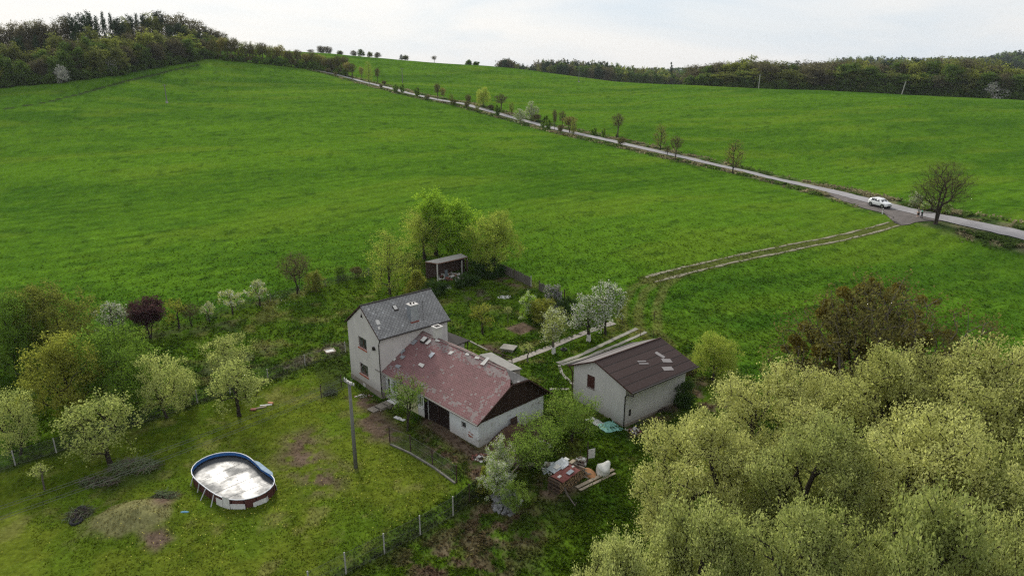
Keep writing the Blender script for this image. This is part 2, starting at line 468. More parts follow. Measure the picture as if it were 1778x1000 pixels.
Y_DARK, Y_LITE, Y_DRY, Y_ROUGH = (.030, .064, .007), (.072, .125, .010), (.165, .150, .055), (.034, .050, .012)
L_DARK, L_LITE = (.052, .085, .008), (.100, .128, .014)
BRAM, HAY, SOIL_A, SOIL_B = (0.083, 0.071, 0.053), (0.190, 0.180, 0.080), (0.069, 0.046, 0.031), (0.152, 0.112, 0.081)

def build_ground():
    th = np.concatenate([np.radians(np.linspace(-41, 41, 780)), np.radians(np.linspace(45, 315, 55))])
    nt_ = len(th)
    rs = [6.0, 12, 18, 23]
    r = 26.0
    while r < 150: rs.append(r); r *= 1.0042
    while r < 700: rs.append(r); r *= 1.009
    while r < 3400: rs.append(r); r *= 1.05
    rs = np.array(rs); nr = len(rs)
    X = (np.sin(th)[None] * rs[:, None]).ravel(); Y = (np.cos(th)[None] * rs[:, None]).ravel()
    Z = h(X, Y)
    colr = ground_color(X, Y)
    X = np.r_[X, 0.0]; Y = np.r_[Y, 0.0]; Z = np.r_[Z, h1(0, 0)]; colr = np.r_[colr, [[.05, .12, .02]]]
    i = np.arange(nr - 1)[:, None] * nt_; j = np.arange(nt_)[None]; j2 = (j + 1) % nt_
    q = np.stack([i + j, i + nt_ + j, i + nt_ + j2, i + j2], -1).reshape(-1, 4)
    c0 = len(X) - 1
    tri = np.stack([np.full(nt_, c0), np.arange(nt_), (np.arange(nt_) + 1) % nt_], -1)
    me = bpy.data.meshes.new('ground')
    me.vertices.add(len(X)); me.vertices.foreach_set('co', np.stack([X, Y, Z], -1).ravel())
    nq, ntr = len(q), len(tri)
    me.loops.add(nq * 4 + ntr * 3)
    me.loops.foreach_set('vertex_index', np.r_[q.ravel(), tri.ravel()].astype(np.int32))
    me.polygons.add(nq + ntr)
    me.polygons.foreach_set('loop_start', np.r_[np.arange(nq) * 4, nq * 4 + np.arange(ntr) * 3].astype(np.int32))
    me.polygons.foreach_set('use_smooth', np.ones(nq + ntr, bool))
    a = me.color_attributes.new('grass', 'FLOAT_COLOR', 'POINT')
    a.data.foreach_set('color', np.c_[colr, np.ones(len(colr))].ravel().astype(np.float32))
    me.update(calc_edges=True); me.validate()
    m, nt, out = nt_mat('ground'); g = G(nt)
    col = g.n('ShaderNodeAttribute', attribute_name='grass').outputs['Color']
    P = g.pos()
    n1 = g.noise(P, 3.0, 6, 0.7); n2 = g.noise(P, 0.55, 6, 0.68)
    k = g.ramp(n1, [(0.3, 0.55), (0.7, 1.40)])
    k2 = g.ramp(n2, [(0.3, 0.80), (0.7, 1.16)])
    c = g.mix(1.0, g.mix(1.0, col, k, 'MULTIPLY'), k2, 'MULTIPLY')
    g.bsdf(out, c, 0.95, 0.0, 0, g.math('ADD', n1, g.math('MULTIPLY', n2, 2.0)), 0.55, 0.12)
    me.materials.append(m)
    o = bpy.data.objects.new('ground', me); COL.objects.link(o)
    tag(o, kind='structure')
    return o
build_ground()

def ribbon(name, pts, width, mat, lift, kind='structure', step=1.2, jag=0.0, seed=1, parent=None, mb=None):
    """a strip laid on the ground along pts"""
    P = [Vector((p[0], p[1])) for p in pts]
    out = []
    for a, b in zip(P[:-1], P[1:]):
        n = max(1, int((b - a).length / step))
        for k in range(n): out.append(a.lerp(b, k / n))
    out.append(P[-1])
    # smooth corners
    for _ in range(6):
        out = [out[0]] + [(out[i - 1] + out[i] * 2 + out[i + 1]) / 4 for i in range(1, len(out) - 1)] + [out[-1]]
    rnd = random.Random(seed); mb = mb or MB(); L = len(out); cols = max(2, int(width / 0.8) + 1)
    rows = []
    acc = 0
    for i, p in enumerate(out):
        t = (out[min(i + 1, L - 1)] - out[max(i - 1, 0)]).normalized(); nrm = Vector((-t.y, t.x))
        w = width if not callable(width) else width(i / (L - 1))
        row = []
        for k in range(cols + 1):
            f = k / cols - 0.5
            j = rnd.uniform(-jag, jag) if k in (0, cols) else 0
            q = p + nrm * (f * w + j)
            row.append(q)
        rows.append(row)
    fl = [q for row in rows for q in row]
    zz = h(np.array([q.x for q in fl]), np.array([q.y for q in fl])) + lift
    W = cols + 1
    # crown the strip slightly above both edges so that the ground never cuts through
    mb.add([(q.x, q.y, z) for q, z in zip(fl, zz)], [(i * W + k, i * W + k + 1, (i + 1) * W + k + 1, (i + 1) * W + k) for i in range(len(rows) - 1) for k in range(cols)])
    if name is None: return mb
    o = mb.build(name, mat, parent, smooth=True)
    if parent is None and kind: tag(o, kind=kind)
    return o
def patch(name, px, mat, lift, res=0.5, kind='structure', jag=0.3, seed=3):
    """an irregular flat sheet on the ground filling a polygon"""
    poly = [gp(*q) for q in px]; rnd = random.Random(seed)
    ring = []
    n = len(poly)
    for i in range(n):
        a, b = poly[i], poly[(i + 1) % n]; m = max(1, int((b - a).length / res))
        for k in range(m):
            q = a.lerp(b, k / m); ring.append((q.x + rnd.uniform(-jag, jag), q.y + rnd.uniform(-jag, jag)))
    cx = sum(p[0] for p in ring) / len(ring); cy = sum(p[1] for p in ring) / len(ring)
    K = 10; vs = []; fs = []; L = len(ring)
    for k in range(K, 0, -1):
        for q in ring: vs.append((cx + (q[0] - cx) * k / K, cy + (q[1] - cy) * k / K))
    vs.append((cx, cy))
    zz = h(np.array([v[0] for v in vs]), np.array([v[1] for v in vs])) + lift
    for k in range(K - 1):
        for i in range(L): fs.append((k * L + i, k * L + (i + 1) % L, (k + 1) * L + (i + 1) % L, (k + 1) * L + i))
    for i in range(L): fs.append(((K - 1) * L + i, (K - 1) * L + (i + 1) % L, len(vs) - 1))
    mb = MB(); mb.add([(v[0], v[1], z) for v, z in zip(vs, zz)], fs)
    o = mb.build(name, mat, smooth=True)
    if kind: tag(o, kind=kind)
    return o
m_asph = mat_plain('asphalt', (.26, .25, .255), 0.9, 0.22, 0.6, 0.2, bump=0.3)
m_gravel = mat_plain('gravel', (.130, .115, .108), 0.95, 0.4, 0.8, 0.1, bump=0.6)
m_rut = mat_plain('rut_gravel', (.235, .215, .155), 0.95, 0.35, 1.4, 0.1, bump=0.6)
_b = [n for n in m_rut.node_tree.nodes if n.type == 'BSDF_PRINCIPLED'][0]; _gg = G(m_rut.node_tree)
m_rut.node_tree.links.new(_gg.ramp(_gg.noise(_gg.pos(), 1.1, 5, .7), [(.42, (0, 0, 0)), (.47, (1, 1, 1))]), _b.inputs['Alpha'])      # grass grows through the ruts
m_conc = mat_plain('concrete', (.27, .245, .215), 0.9, 0.35, 1.3, 0.2, bump=0.4)
m_slab = mat_plain('slab', (.255, .24, .205), 0.9, 0.3, 2.0, 0.2, bump=0.4)
ribbon('road', ROAD, 3.1, m_asph, 0.14, jag=0.15)
patch('junction', [(1432,332),(1470,341),(1530,357),(1600,372),(1650,384),(1612,385),(1588,388),(1565,393),(1551,388),(1556,381),(1538,371),(1500,363),(1470,352),(1440,340)], m_gravel, 0.09, jag=0.25, res=1.2)
_off = [Vector((-(b - a).y, (b - a).x, 0)).normalized() for a, b in zip(TRACK, TRACK[1:] + [TRACK[-1] * 2 - TRACK[-2]])]
for sgn in (-1, 1):
    ribbon('dirt_track', [p + o_ * sgn * 0.95 for p, o_ in zip(TRACK, _off)], 0.46, m_rut, 0.06, jag=0.16, seed=5 + sgn)
ribbon('garden_path', gpp([(886,629),(934,612),(978,593),(1022,575),(1066,561)]), 0.95, m_conc, 0.05, jag=0.03, step=0.6)
ribbon('garden_path', gpp([(968,631),(985,626),(1022,611),(1066,589),(1106,571)]), 0.55, m_slab, 0.05, jag=0.06, step=0.6)
ribbon('garden_path', gpp([(975,634),(1018,621),(1084,594),(1122,577)]), 0.45, m_slab, 0.055, jag=0.06, step=0.6)
ribbon('garden_path', gpp([(971,634),(974,647),(985,660),(998,669)]), 0.32, m_slab, 0.05, jag=0.05, step=0.4)
# ------------------------------------------------------------------ trees
def tips_round(rng, n, H, base, Rr, lobes=9, lobe_r=0.42, squash=1.0, top_bias=0.0, flat=0.0):
    """tips spread through an uneven crown made of several lobes"""
    ch = (H - base); cs = []; out = []
    a0 = rng.uniform(0, 6.28)
    for k in range(lobes):
        t = 0.12 + 0.78 * ((k + rng.uniform(0.1, 0.9)) / lobes)
        env = math.sqrt(max(0.05, 1 - ((t - 0.45 - top_bias) / 0.60) ** 2))
        rad = env * Rr * (0.30 + 0.42 * rng.uniform(0, 1) ** 0.6) * (1 if t < 0.8 else 0.5)
        an = a0 + k * 2.39996 + rng.normal() * 0.3
        cs.append(np.array([rad * math.cos(an), rad * math.sin(an), base + ch * t]))
    cs = np.array(cs)
    for _ in range(n):
        c = cs[rng.integers(len(cs))]
        d = rng.normal(size=3); d /= np.linalg.norm(d)
        q = rng.uniform(0, 1) ** (1 / 2.4)
        p = c + d * q * np.array([Rr * lobe_r, Rr * lobe_r, ch * lobe_r * 0.55 * squash])
        # keep inside height range
        p[2] = min(max(p[2], base * 0.8), H * 1.02)
        out.append(p)
    return np.array(out)
def tips_cone(rng, n, H, base, Rr):
    out = []
    for _ in range(n):
        t = rng.uniform(0, 1) ** 1.5; z = base + (H - base) * t
        a = rng.uniform(0, 2 * math.pi); rr = Rr * (1 - t) ** 0.85 * rng.uniform(0.55, 1.05)
        out.append((rr * math.cos(a), rr * math.sin(a), z - rr * 0.12))
    return np.array(out)
def tips_vase(rng, n, H, base, Rr):
    """upright fan: many shoots rising from a low fork"""
    out = []
    for _ in range(n):
        a = rng.uniform(0, 2 * math.pi); t = rng.uniform(0.25, 1) ** 0.6; s = rng.uniform(0, 1) ** 0.5
        z = base + (H - base) * t * (1 - 0.25 * s * s)
        rr = Rr * s * (0.25 + 0.75 * t) * rng.uniform(0.85, 1.1)
        out.append((rr * math.cos(a), rr * math.sin(a), z))
    return np.array(out)

def grow(rng, tips, H, fork, lead=0.75, wig=0.10, step=None, upw=0.6, trunk_n=1, spread=0.15):
    """connect tips to a trunk; returns nodes, parent index, kids count"""
    step = step or H / 22
    P = [np.array([0, 0, 0.0])]; par = [-1]; ln = [0.0]
    for tnk in range(trunk_n):
        a = rng.uniform(0, 6.28); tilt = (spread if trunk_n > 1 else 0.03)
        prev = 0; z = 0; x = y = 0
        top = H * lead * rng.uniform(0.9, 1.0)
        while z < top:
            z += step; k = z / H
            x += (math.cos(a) * tilt + rng.normal() * wig * 0.5) * step; y += (math.sin(a) * tilt + rng.normal() * wig * 0.5) * step
            P.append(np.array([x, y, z])); par.append(prev); ln.append(ln[prev] + step); prev = len(P) - 1
    order = np.argsort(np.hypot(tips[:, 0], tips[:, 1]) + 0.35 * np.abs(tips[:, 2] - fork))
    tipid = []
    for ti in order:
        t = tips[ti]
        A = np.array(P); L = np.array(ln)
        d = np.linalg.norm(A - t, axis=1)
        dz = A[:, 2] - t[2]
        cost = d + upw * np.maximum(dz + 0.25 * np.hypot(A[:, 0] - t[0], A[:, 1] - t[1]), 0) + 0.22 * L
        cost[A[:, 2] < fork * 0.85] += 1e3
        i = int(np.argmin(cost)); a = A[i]; dist = d[i]
        n = max(1, int(dist / step))
        pdir = a - A[par[i]] if par[i] >= 0 else np.array([0, 0, 1.0])
        pdir = pdir / (np.linalg.norm(pdir) + 1e-9)
        mid = a + pdir * dist * 0.3 + (t - a) * 0.3 + rng.normal(size=3) * dist * wig
        prev = i
        for k in range(1, n + 1):
            s = k / n
            q = a * (1 - s) ** 2 + mid * 2 * s * (1 - s) + t * s * s
            P.append(q); par.append(prev); ln.append(ln[prev] + dist / n); prev = len(P) - 1
        tipid.append(prev)
    P = np.array(P); par = np.array(par)
    cnt = np.zeros(len(P)); cnt[tipid] = 1
    for i in range(len(P) - 1, 0, -1): cnt[par[i]] += cnt[i]
    cnt = np.maximum(cnt, 1)
    return P, par, cnt, np.array(tipid)

def limb_arrays(P, par, cnt, rtip, rtrunk, k_hi=6, flare=True):
    e = math.log(rtrunk / rtip) / math.log(max(cnt.max(), 2))
    rad = rtip * cnt ** e
    if flare:
        zz = P[:, 2]; rad = rad * (1 + 0.5 * np.exp(-zz / (rtrunk * 2.2)))
    V = []; Fq = []
    idx = np.arange(1, len(P)); a = P[par[idx]]; b = P[idx]; ra = rad[par[idx]]; rb = rad[idx]
    ra = np.minimum(ra, rb * 1.6)
    nb = 0; out_v = []; out_f = []
    for big in (True, False):
        sel = (rb > rtip * 3.0) == big
        if not sel.any(): continue
        k = k_hi if big else 3
        A, B = a[sel], b[sel]; rA, rB = ra[sel], rb[sel]
        t = B - A; t /= (np.linalg.norm(t, axis=1, keepdims=True) + 1e-9)
        ref = np.where(np.abs(t[:, 2:3]) < 0.9, np.array([[0, 0, 1.0]]), np.array([[1.0, 0, 0]]))
        x = np.cross(t, ref); x /= (np.linalg.norm(x, axis=1, keepdims=True) + 1e-9); y = np.cross(t, x)
        ang = np.arange(k) * 2 * math.pi / k
        dirs = x[:, None] * np.cos(ang)[None, :, None] + y[:, None] * np.sin(ang)[None, :, None]
        v = np.concatenate([A[:, None] + dirs * rA[:, None, None], (B + t * 0.0)[:, None] + dirs * rB[:, None, None]], 1)
        m = len(A)
        base = nb + np.arange(m)[:, None] * 2 * k
        i0 = np.arange(k)[None]; i1 = (i0 + 1) % k
        f = np.stack([base + i0, base + i1, base + k + i1, base + k + i0], -1).reshape(-1, 4)
        out_v.append(v.reshape(-1, 3)); out_f.append(f); nb += m * 2 * k
    return np.concatenate(out_v), np.concatenate(out_f)

def leaf_arrays(rng, P, par, tipid, per, cl, size, aspect=0.6, up=0.3, droop=0.0, stretch=1.0, spiky=0.0):
    """leaf clusters: small rhombic blades around every twig end"""
    t = P[tipid]; d = t - P[par[tipid]]; d /= (np.linalg.norm(d, axis=1, keepdims=True) + 1e-9)
    n = len(t) * per
    T = np.repeat(t, per, 0); D = np.repeat(d, per, 0)
    s = rng.uniform(-1.0, 0.55, (n, 1))
    off = rng.normal(size=(n, 3)) * cl * 0.42
    C = T + D * s * cl * stretch + off
    C[:, 2] -= droop * cl * rng.uniform(0, 1, n) ** 2
    out = C - P[par[tipid]].mean(0)
    nrm = rng.normal(size=(n, 3)) + np.array([0, 0, up]) + 0.35 * out / (np.linalg.norm(out, axis=1, keepdims=True) + 1e-9)
    nrm /= np.linalg.norm(nrm, axis=1, keepdims=True)
    u = rng.normal(size=(n, 3)) + spiky * (D * 1.5 + np.array([0, 0, 1.0]))
    u -= nrm * (u * nrm).sum(1, keepdims=True); u /= (np.linalg.norm(u, axis=1, keepdims=True) + 1e-9)
    w = np.cross(nrm, u)
    sz = size * rng.uniform(0.6, 1.45, (n, 1))
    v = np.stack([C - u * sz * 0.5, C + w * sz * 0.5 * aspect + nrm * sz * 0.08, C + u * sz * 0.5, C - w * sz * 0.5 * aspect + nrm * sz * 0.08], 1).reshape(-1, 3)
    f = np.arange(n * 4).reshape(-1, 4)
    cvar = np.repeat(rng.uniform(0, 1, len(t)), per) * 0.5 + rng.uniform(0, 1, n) * 0.5
    return v, f, np.repeat(cvar, 4)

def raw_mesh(name, v, f, mats, att=None, mi=None, smooth=False):
    me = bpy.data.meshes.new(name)
    me.vertices.add(len(v)); me.vertices.foreach_set('co', np.asarray(v, np.float32).ravel())
    n = len(f); k = f.shape[1]
    me.loops.add(n * k); me.loops.foreach_set('vertex_index', f.astype(np.int32).ravel())
    me.polygons.add(n); me.polygons.foreach_set('loop_start', (np.arange(n) * k).astype(np.int32))
    for m in mats: me.materials.append(m)
    if mi is not None: me.polygons.foreach_set('material_index', mi.astype(np.int32))
    if att is not None:
        a = me.attributes.new('v', 'FLOAT', 'POINT'); a.data.foreach_set('value', att.astype(np.float32))
    if smooth: me.polygons.foreach_set('use_smooth', np.ones(n, bool))
    me.update(calc_edges=True)
    return me

def make_tree(seed, H, Rr, leaf=None, bark=None, base=0.25, form='round', tips=120, per=40, cl=0.5, size=0.16, lead=0.6, rt=None, rtip=0.012,
              lobes=9, lobe_r=0.42, blossom=None, bl_frac=0.0, trunk_n=1, spread=0.15, wig=0.1, aspect=0.6, droop=0.0, up=0.3, stretch=1.0, fork=None, top_bias=0.0, spiky=0.0, extra=None, squash=1.0, upw=0.6):
    """returns (limb mesh arrays, leaf arrays, blossom arrays)"""
    rng = np.random.default_rng(seed)
    b = H * base
    if form == 'round': T = tips_round(rng, tips, H, b, Rr, lobes, lobe_r, squash, top_bias)
    elif form == 'cone': T = tips_cone(rng, tips, H, b, Rr)
    else: T = tips_vase(rng, tips, H, b, Rr)
    P, par, cnt, tid = grow(rng, T, H, fork if fork is not None else b * 0.9, lead, wig, None, upw, trunk_n, spread)
    rt = rt or H * 0.022
    res = {'limb': limb_arrays(P, par, cnt, rtip, rt)}
    if leaf is not None and per > 0:
        nb = int(len(tid) * bl_frac)
        perm = rng.permutation(len(tid)); tb = tid[perm[:nb]]
        res['leaf'] = leaf_arrays(rng, P, par, tid, per, cl, size, aspect, up, droop, stretch, spiky)
        if nb: res['blossom'] = leaf_arrays(rng, P, par, tb, per, cl * 0.9, size * 0.9, 0.9, 0.6, 0, stretch, 0)
    return res

class Tree:
    """a kind of tree: meshes made once, placed many times"""
    def __init__(s, name, H, Rr, leaf, bark, blossom=None, one=False, foliage='crown', **k):
        s.H, s.R, s.name = H, Rr, name
        a = make_tree(H=H, Rr=Rr, leaf=leaf, bark=bark, blossom=blossom, **k)
        lv, lf = a['limb']
        s.one = None
        allv = [lv[:, :]]; 
        if 'leaf' in a:
            allv.append(a['leaf'][0])
        A = np.concatenate(allv)
        # true extent of the crown, for scaling to the measured one
        s.top = np.percentile(A[:, 2], 99.7); s.rad = (np.percentile(np.abs(A[:, 0]), 98.5) + np.percentile(np.abs(A[:, 1]), 98.5)) / 2
        if one:
            V = [lv]; F = [lf]; M = [np.zeros(len(lf))]; AT = [np.zeros(len(lv))]; nb = len(lv)
            for key, mi in (('leaf', 1), ('blossom', 2)):
                if key in a:
                    v, f, c = a[key]; V.append(v); F.append(f + nb); M.append(np.full(len(f), mi)); AT.append(c); nb += len(v)
            mats = [bark] + ([leaf] if 'leaf' in a else []) + ([blossom] if 'blossom' in a else [])
            s.one = raw_mesh(name, np.concatenate(V), np.concatenate(F), mats, np.concatenate(AT), np.concatenate(M))
            s.arr = (np.concatenate(V), np.concatenate(F), np.concatenate(AT), np.concatenate(M), mats)
        else:
            s.limb = raw_mesh('trunk', lv, lf, [bark], None, None, True)
            s.leafm = raw_mesh(foliage, *a['leaf'][:2], [leaf], a['leaf'][2]) if 'leaf' in a else None
            s.blm = raw_mesh('blossom', *a['blossom'][:2], [blossom], a['blossom'][2]) if 'blossom' in a else None
            s.foliage = foliage
    def place(s, loc, height, radius, label, cat='tree', group=None, rz=0, name=None):
        name = name or s.name
        sz = height / s.top; sx = radius / s.rad
        if s.one is not None:
            o = bpy.data.objects.new(name, s.one); COL.objects.link(o)
            o.location = loc; o.rotation_euler = (0, 0, rz); o.scale = (sx, sx, sz)
            return tag(o, label, cat, group)
        o = empty(name, loc, label, cat, group, rz); o.scale = (sx, sx, sz)
        for nm, me in (('trunk', s.limb), (s.foliage, s.leafm), ('blossom', s.blm)):
            if me is None: continue
            c = bpy.data.objects.new(nm, me); COL.objects.link(c); c.parent = o
        return o
def tree_px(kind, bx, by, ty, w, label, cat='tree', group=None, rz=None, name=None, sink=0.1):
    p = gp(bx, by); hh = topz(p, ty) - p.z; rad = w / 2 / FPX * depth((p.x, p.y, p.z + hh / 2))
    return kind.place((p.x, p.y, p.z - sink), hh + sink, rad, label, cat, group, rz if rz is not None else (bx * 1.7 + by) % 6.28, name)
def tree_at(kind, px, ty, Z, w, label, cat='tree', group=None, name=None, sink=0.2):
    """base stands out of sight: pixel column, distance Z and top row"""
    u = (px - 889) / FPX
    x = u * Z; y = Z * CP
    for _ in range(4):
        z = h1(x, y); y = (Z + (z - CAMH) * SP) / CP
    z = h1(x, y); hh = topz((x, y), ty) - z
    rad = w / 2 / FPX * Z
    return kind.place((x, y, z - sink), hh + sink, rad, label, cat, group, (px * 1.7 + Z) % 6.28, name)

bark_dark = mat_plain('bark_dark', (.045, .036, .030), 0.95, 0.35, 4, 0.1, bump=0.6)
bark_grey = mat_plain('bark_grey', (.115, .100, .085), 0.95, 0.35, 4, 0.1, bump=0.6)
bark_mid = mat_plain('bark_brown', (.080, .060, .045), 0.95, 0.35, 4, 0.1, bump=0.6)
twig_grey = mat_plain('twig_grey', (.13, .105, .085), 0.95, 0.3, 4, 0.1)
lf_willow = mat_leaf('willow_catkins', (.35, .37, .115), (.68, .68, .29), 0.5, 0.35, (.70, .69, .36))
lf_willow2 = mat_leaf('willow_leaves', (.28, .32, .10), (.58, .60, .25), 0.5, 0.35)
lf_bright = mat_leaf('maple_leaves', (.17, .31, .028), (.42, .60, .07), 0.5, 0.5)
lf_yell = mat_leaf('yellow_leaves', (.24, .32, .05), (.50, .56, .12), 0.5, 0.5)
lf_pale = mat_leaf('pale_leaves', (0.293, 0.343, 0.108), (0.587, 0.626, 0.235), 0.35, 0.6)
lf_olive = mat_leaf('olive_leaves', (0.138, 0.166, 0.035), (0.304, 0.323, 0.078), 0.3, 0.5)
lf_gold = mat_leaf('golden_leaves', (.23, .255, .045), (.46, .46, .10), 0.5, 0.5)
lf_spring = mat_leaf('spring_leaves', (.16, .26, .045), (.38, .50, .11), 0.5, 0.5)
lf_green = mat_leaf('green_leaves', (0.088, 0.166, 0.027), (0.216, 0.332, 0.055), 0.3, 0.5)
lf_deep = mat_leaf('deep_leaves', (0.031, 0.066, 0.020), (0.078, 0.131, 0.035), 0.2, 0.5)
lf_purple = mat_leaf('purple_leaves', (.065, .034, .040), (.145, .075, .085), 0.25, 0.5)
lf_brown = mat_leaf('budding_twigs', (0.117, 0.101, 0.047), (0.235, 0.216, 0.088), 0.2, 0.6)
lf_white = mat_leaf('white_blossom', (0.500, 0.470, 0.460), (0.720, 0.720, 0.720), 0.3, 0.8)
lf_cream = mat_leaf('cream_blossom', (0.480, 0.500, 0.400), (0.720, 0.720, 0.660), 0.3, 0.8)
lf_lilac = mat_leaf('lilac_blossom', (0.260, 0.200, 0.320), (0.480, 0.420, 0.560), 0.25, 0.8)
lf_mist = mat_leaf('mistletoe_leaves', (0.102, 0.079, 0.022), (0.252, 0.204, 0.041), 0.25, 0.4)
lf_conif = mat_leaf('spruce_needles', (0.034, 0.060, 0.030), (0.075, 0.113, 0.056), 0.1, 0.5)
lf_wgreen = mat_leaf('wood_green', (.075, .125, .030), (.18, .26, .062), 0.5, 0.3)
lf_wolive = mat_leaf('wood_olive', (.115, .13, .040), (.24, .26, .085), 0.5, 0.3)
lf_wgold = mat_leaf('wood_gold', (.19, .22, .045), (.36, .38, .10), 0.5, 0.3)
lf_wbrown = mat_leaf('wood_brown', (.11, .098, .064), (.21, .19, .12), 0.5, 0.3)
lf_rust = mat_leaf('rust_leaves', (.22, .19, .07), (.38, .34, .12), 0.5, 0.5)
# ------------------------------------------------------------------ buildings
def hit(fr, axis, val, px, py):
    """where the sight line of a photo pixel meets a plane of a building's own frame -> (a, b, z)"""
    M = Matrix((fr.A, fr.B, Vector((0, 0, 1)))).transposed().inverted()
    o = M @ (Vector((0, 0, CAMH)) - fr.o); d = M @ ray(px, py)
    i = 'abz'.index(axis); t = (val - o[i]) / d[i]
    return o + d * t
def wall(mb, fr, p0, p1, inn, z0, z1, openings=(), depth=0.16, mi=0, mi_rev=None):
    """vertical wall from p0 to p1 (a,b) with openings (s0,s1,z0,z1) along it; inn = inward (a,b) direction of the reveals"""
    p0 = Vector(p0); p1 = Vector(p1); L = (p1 - p0).length; d = (p1 - p0) / L; n = Vector(inn).normalized() * depth
    Pt = lambda s, z, k=0: fr.p(p0.x + d.x * s + n.x * k, p0.y + d.y * s + n.y * k, z)
    xs = sorted({0, L} | {o[0] for o in openings} | {o[1] for o in openings}); zs = sorted({z0, z1} | {o[2] for o in openings} | {o[3] for o in openings})
    for a, b in zip(xs, xs[1:]):
        for c, e in zip(zs, zs[1:]):
            mx, mz = (a + b) / 2, (c + e) / 2
            if any(o[0] < mx < o[1] and o[2] < mz < o[3] for o in openings): continue
            mb.quad(Pt(a, c), Pt(b, c), Pt(b, e), Pt(a, e), mi)
    r = mi if mi_rev is None else mi_rev
    for s0, s1, c, e in openings:
        mb.quad(Pt(s0, c), Pt(s0, c, 1), Pt(s0, e, 1), Pt(s0, e), r); mb.quad(Pt(s1, c), Pt(s1, c, 1), Pt(s1, e, 1), Pt(s1, e), r)
        mb.quad(Pt(s0, e), Pt(s0, e, 1), Pt(s1, e, 1), Pt(s1, e), r); mb.quad(Pt(s0, c), Pt(s0, c, 1), Pt(s1, c, 1), Pt(s1, c), r)
        mb.quad(Pt(s0, c, 1), Pt(s1, c, 1), Pt(s1, e, 1), Pt(s0, e, 1), r)
    return Pt
def window(root, Pt, s0, s1, z0, z1, m_frame, m_glass, m_sill, fw=0.06, mull=1, bars=0, sill=True, name='window'):
    f = MB(); k0, k1 = 0.55, 0.80   # between reveal front (0) and back (1)
    def bar(a, b, c, e): f.hexa([Pt(a, c, k0), Pt(b, c, k0), Pt(b, c, k1), Pt(a, c, k1), Pt(a, e, k0), Pt(b, e, k0), Pt(b, e, k1), Pt(a, e, k1)])
    bar(s0, s0 + fw, z0, z1); bar(s1 - fw, s1, z0, z1); bar(s0 + fw, s1 - fw, z0, z0 + fw); bar(s0 + fw, s1 - fw, z1 - fw, z1)
    for i in range(mull):
        m = s0 + (s1 - s0) * (i + 1) / (mull + 1); bar(m - fw * .6, m + fw * .6, z0 + fw, z1 - fw)
    for i in range(bars):
        m = z0 + (z1 - z0) * (i + 1) / (bars + 1); bar(s0 + fw, s1 - fw, m - fw * .4, m + fw * .4)
    fo = f.build(name, m_frame, root)
    g = MB(); g.quad(Pt(s0 + fw * .5, z0 + fw * .5, .7), Pt(s1 - fw * .5, z0 + fw * .5, .7), Pt(s1 - fw * .5, z1 - fw * .5, .7), Pt(s0 + fw * .5, z1 - fw * .5, .7)); g.build('pane', m_glass, fo)
    if sill:
        s = MB(); s.hexa([Pt(s0 - .05, z0 - .10, -.45), Pt(s1 + .05, z0 - .10, -.45), Pt(s1 + .05, z0 - .10, .5), Pt(s0 - .05, z0 - .10, .5), Pt(s0 - .05, z0 - .02, -.45), Pt(s1 + .05, z0 - .02, -.45), Pt(s1 + .05, z0 + .004, .5), Pt(s0 - .05, z0 + .004, .5)])
        s.build('sill', m_sill, fo)
    return fo

def mat_plaster(name, col, stain=(.2, .17, .14), stain_z=0.6, patchy=0.5, peel=None):
    m, nt, out = nt_mat(name); g = G(nt); v = g.obj()
    n1 = g.noise(v, 0.7, 5, 0.6); n2 = g.noise(v, 5.0, 5, 0.7); n3 = g.noise(g.scaled(v, (3.5, 3.5, 0.35)), 1.0, 4, 0.6)
    c = g.ramp(n1, [(0.3, tuple(k * 0.90 for k in col)), (0.7, tuple(min(1, k * 1.06) for k in col))])
    c = g.mix(g.math('MULTIPLY', g.ramp(n3, [(0.45, (0, 0, 0)), (0.8, (1, 1, 1))]), 0.28 * patchy), c, c4(stain))
    z = g.n('ShaderNodeSeparateXYZ', {0: g.pos()}).outputs[2]
    low = g.math('SUBTRACT', 1.0, g.math('DIVIDE', g.math('SUBTRACT', z, g.math('MULTIPLY', n2, 0.5)), stain_z), ); low.node.use_clamp = True
    c = g.mix(g.math('MULTIPLY', low, 0.55), c, c4(stain))
    if peel:
        n4 = g.noise(v, 1.5, 7, 0.72, 0.6)
        c = g.mix(g.ramp(n4, [(0.56, (0, 0, 0)), (0.63, (.75, .75, .75))]), c, c4(peel))
        n5 = g.noise(v, 3.1, 7, 0.75, 0.4)
        c = g.mix(g.ramp(n5, [(0.60, (0, 0, 0)), (0.66, (.8, .8, .8))]), c, (.11, .10, .09, 1))
    g.bsdf(out, c, 0.92, 0.15, 0, g.math('ADD', n2, g.math('MULTIPLY', n1, 2.0)), 0.12, 0.01)
    return m
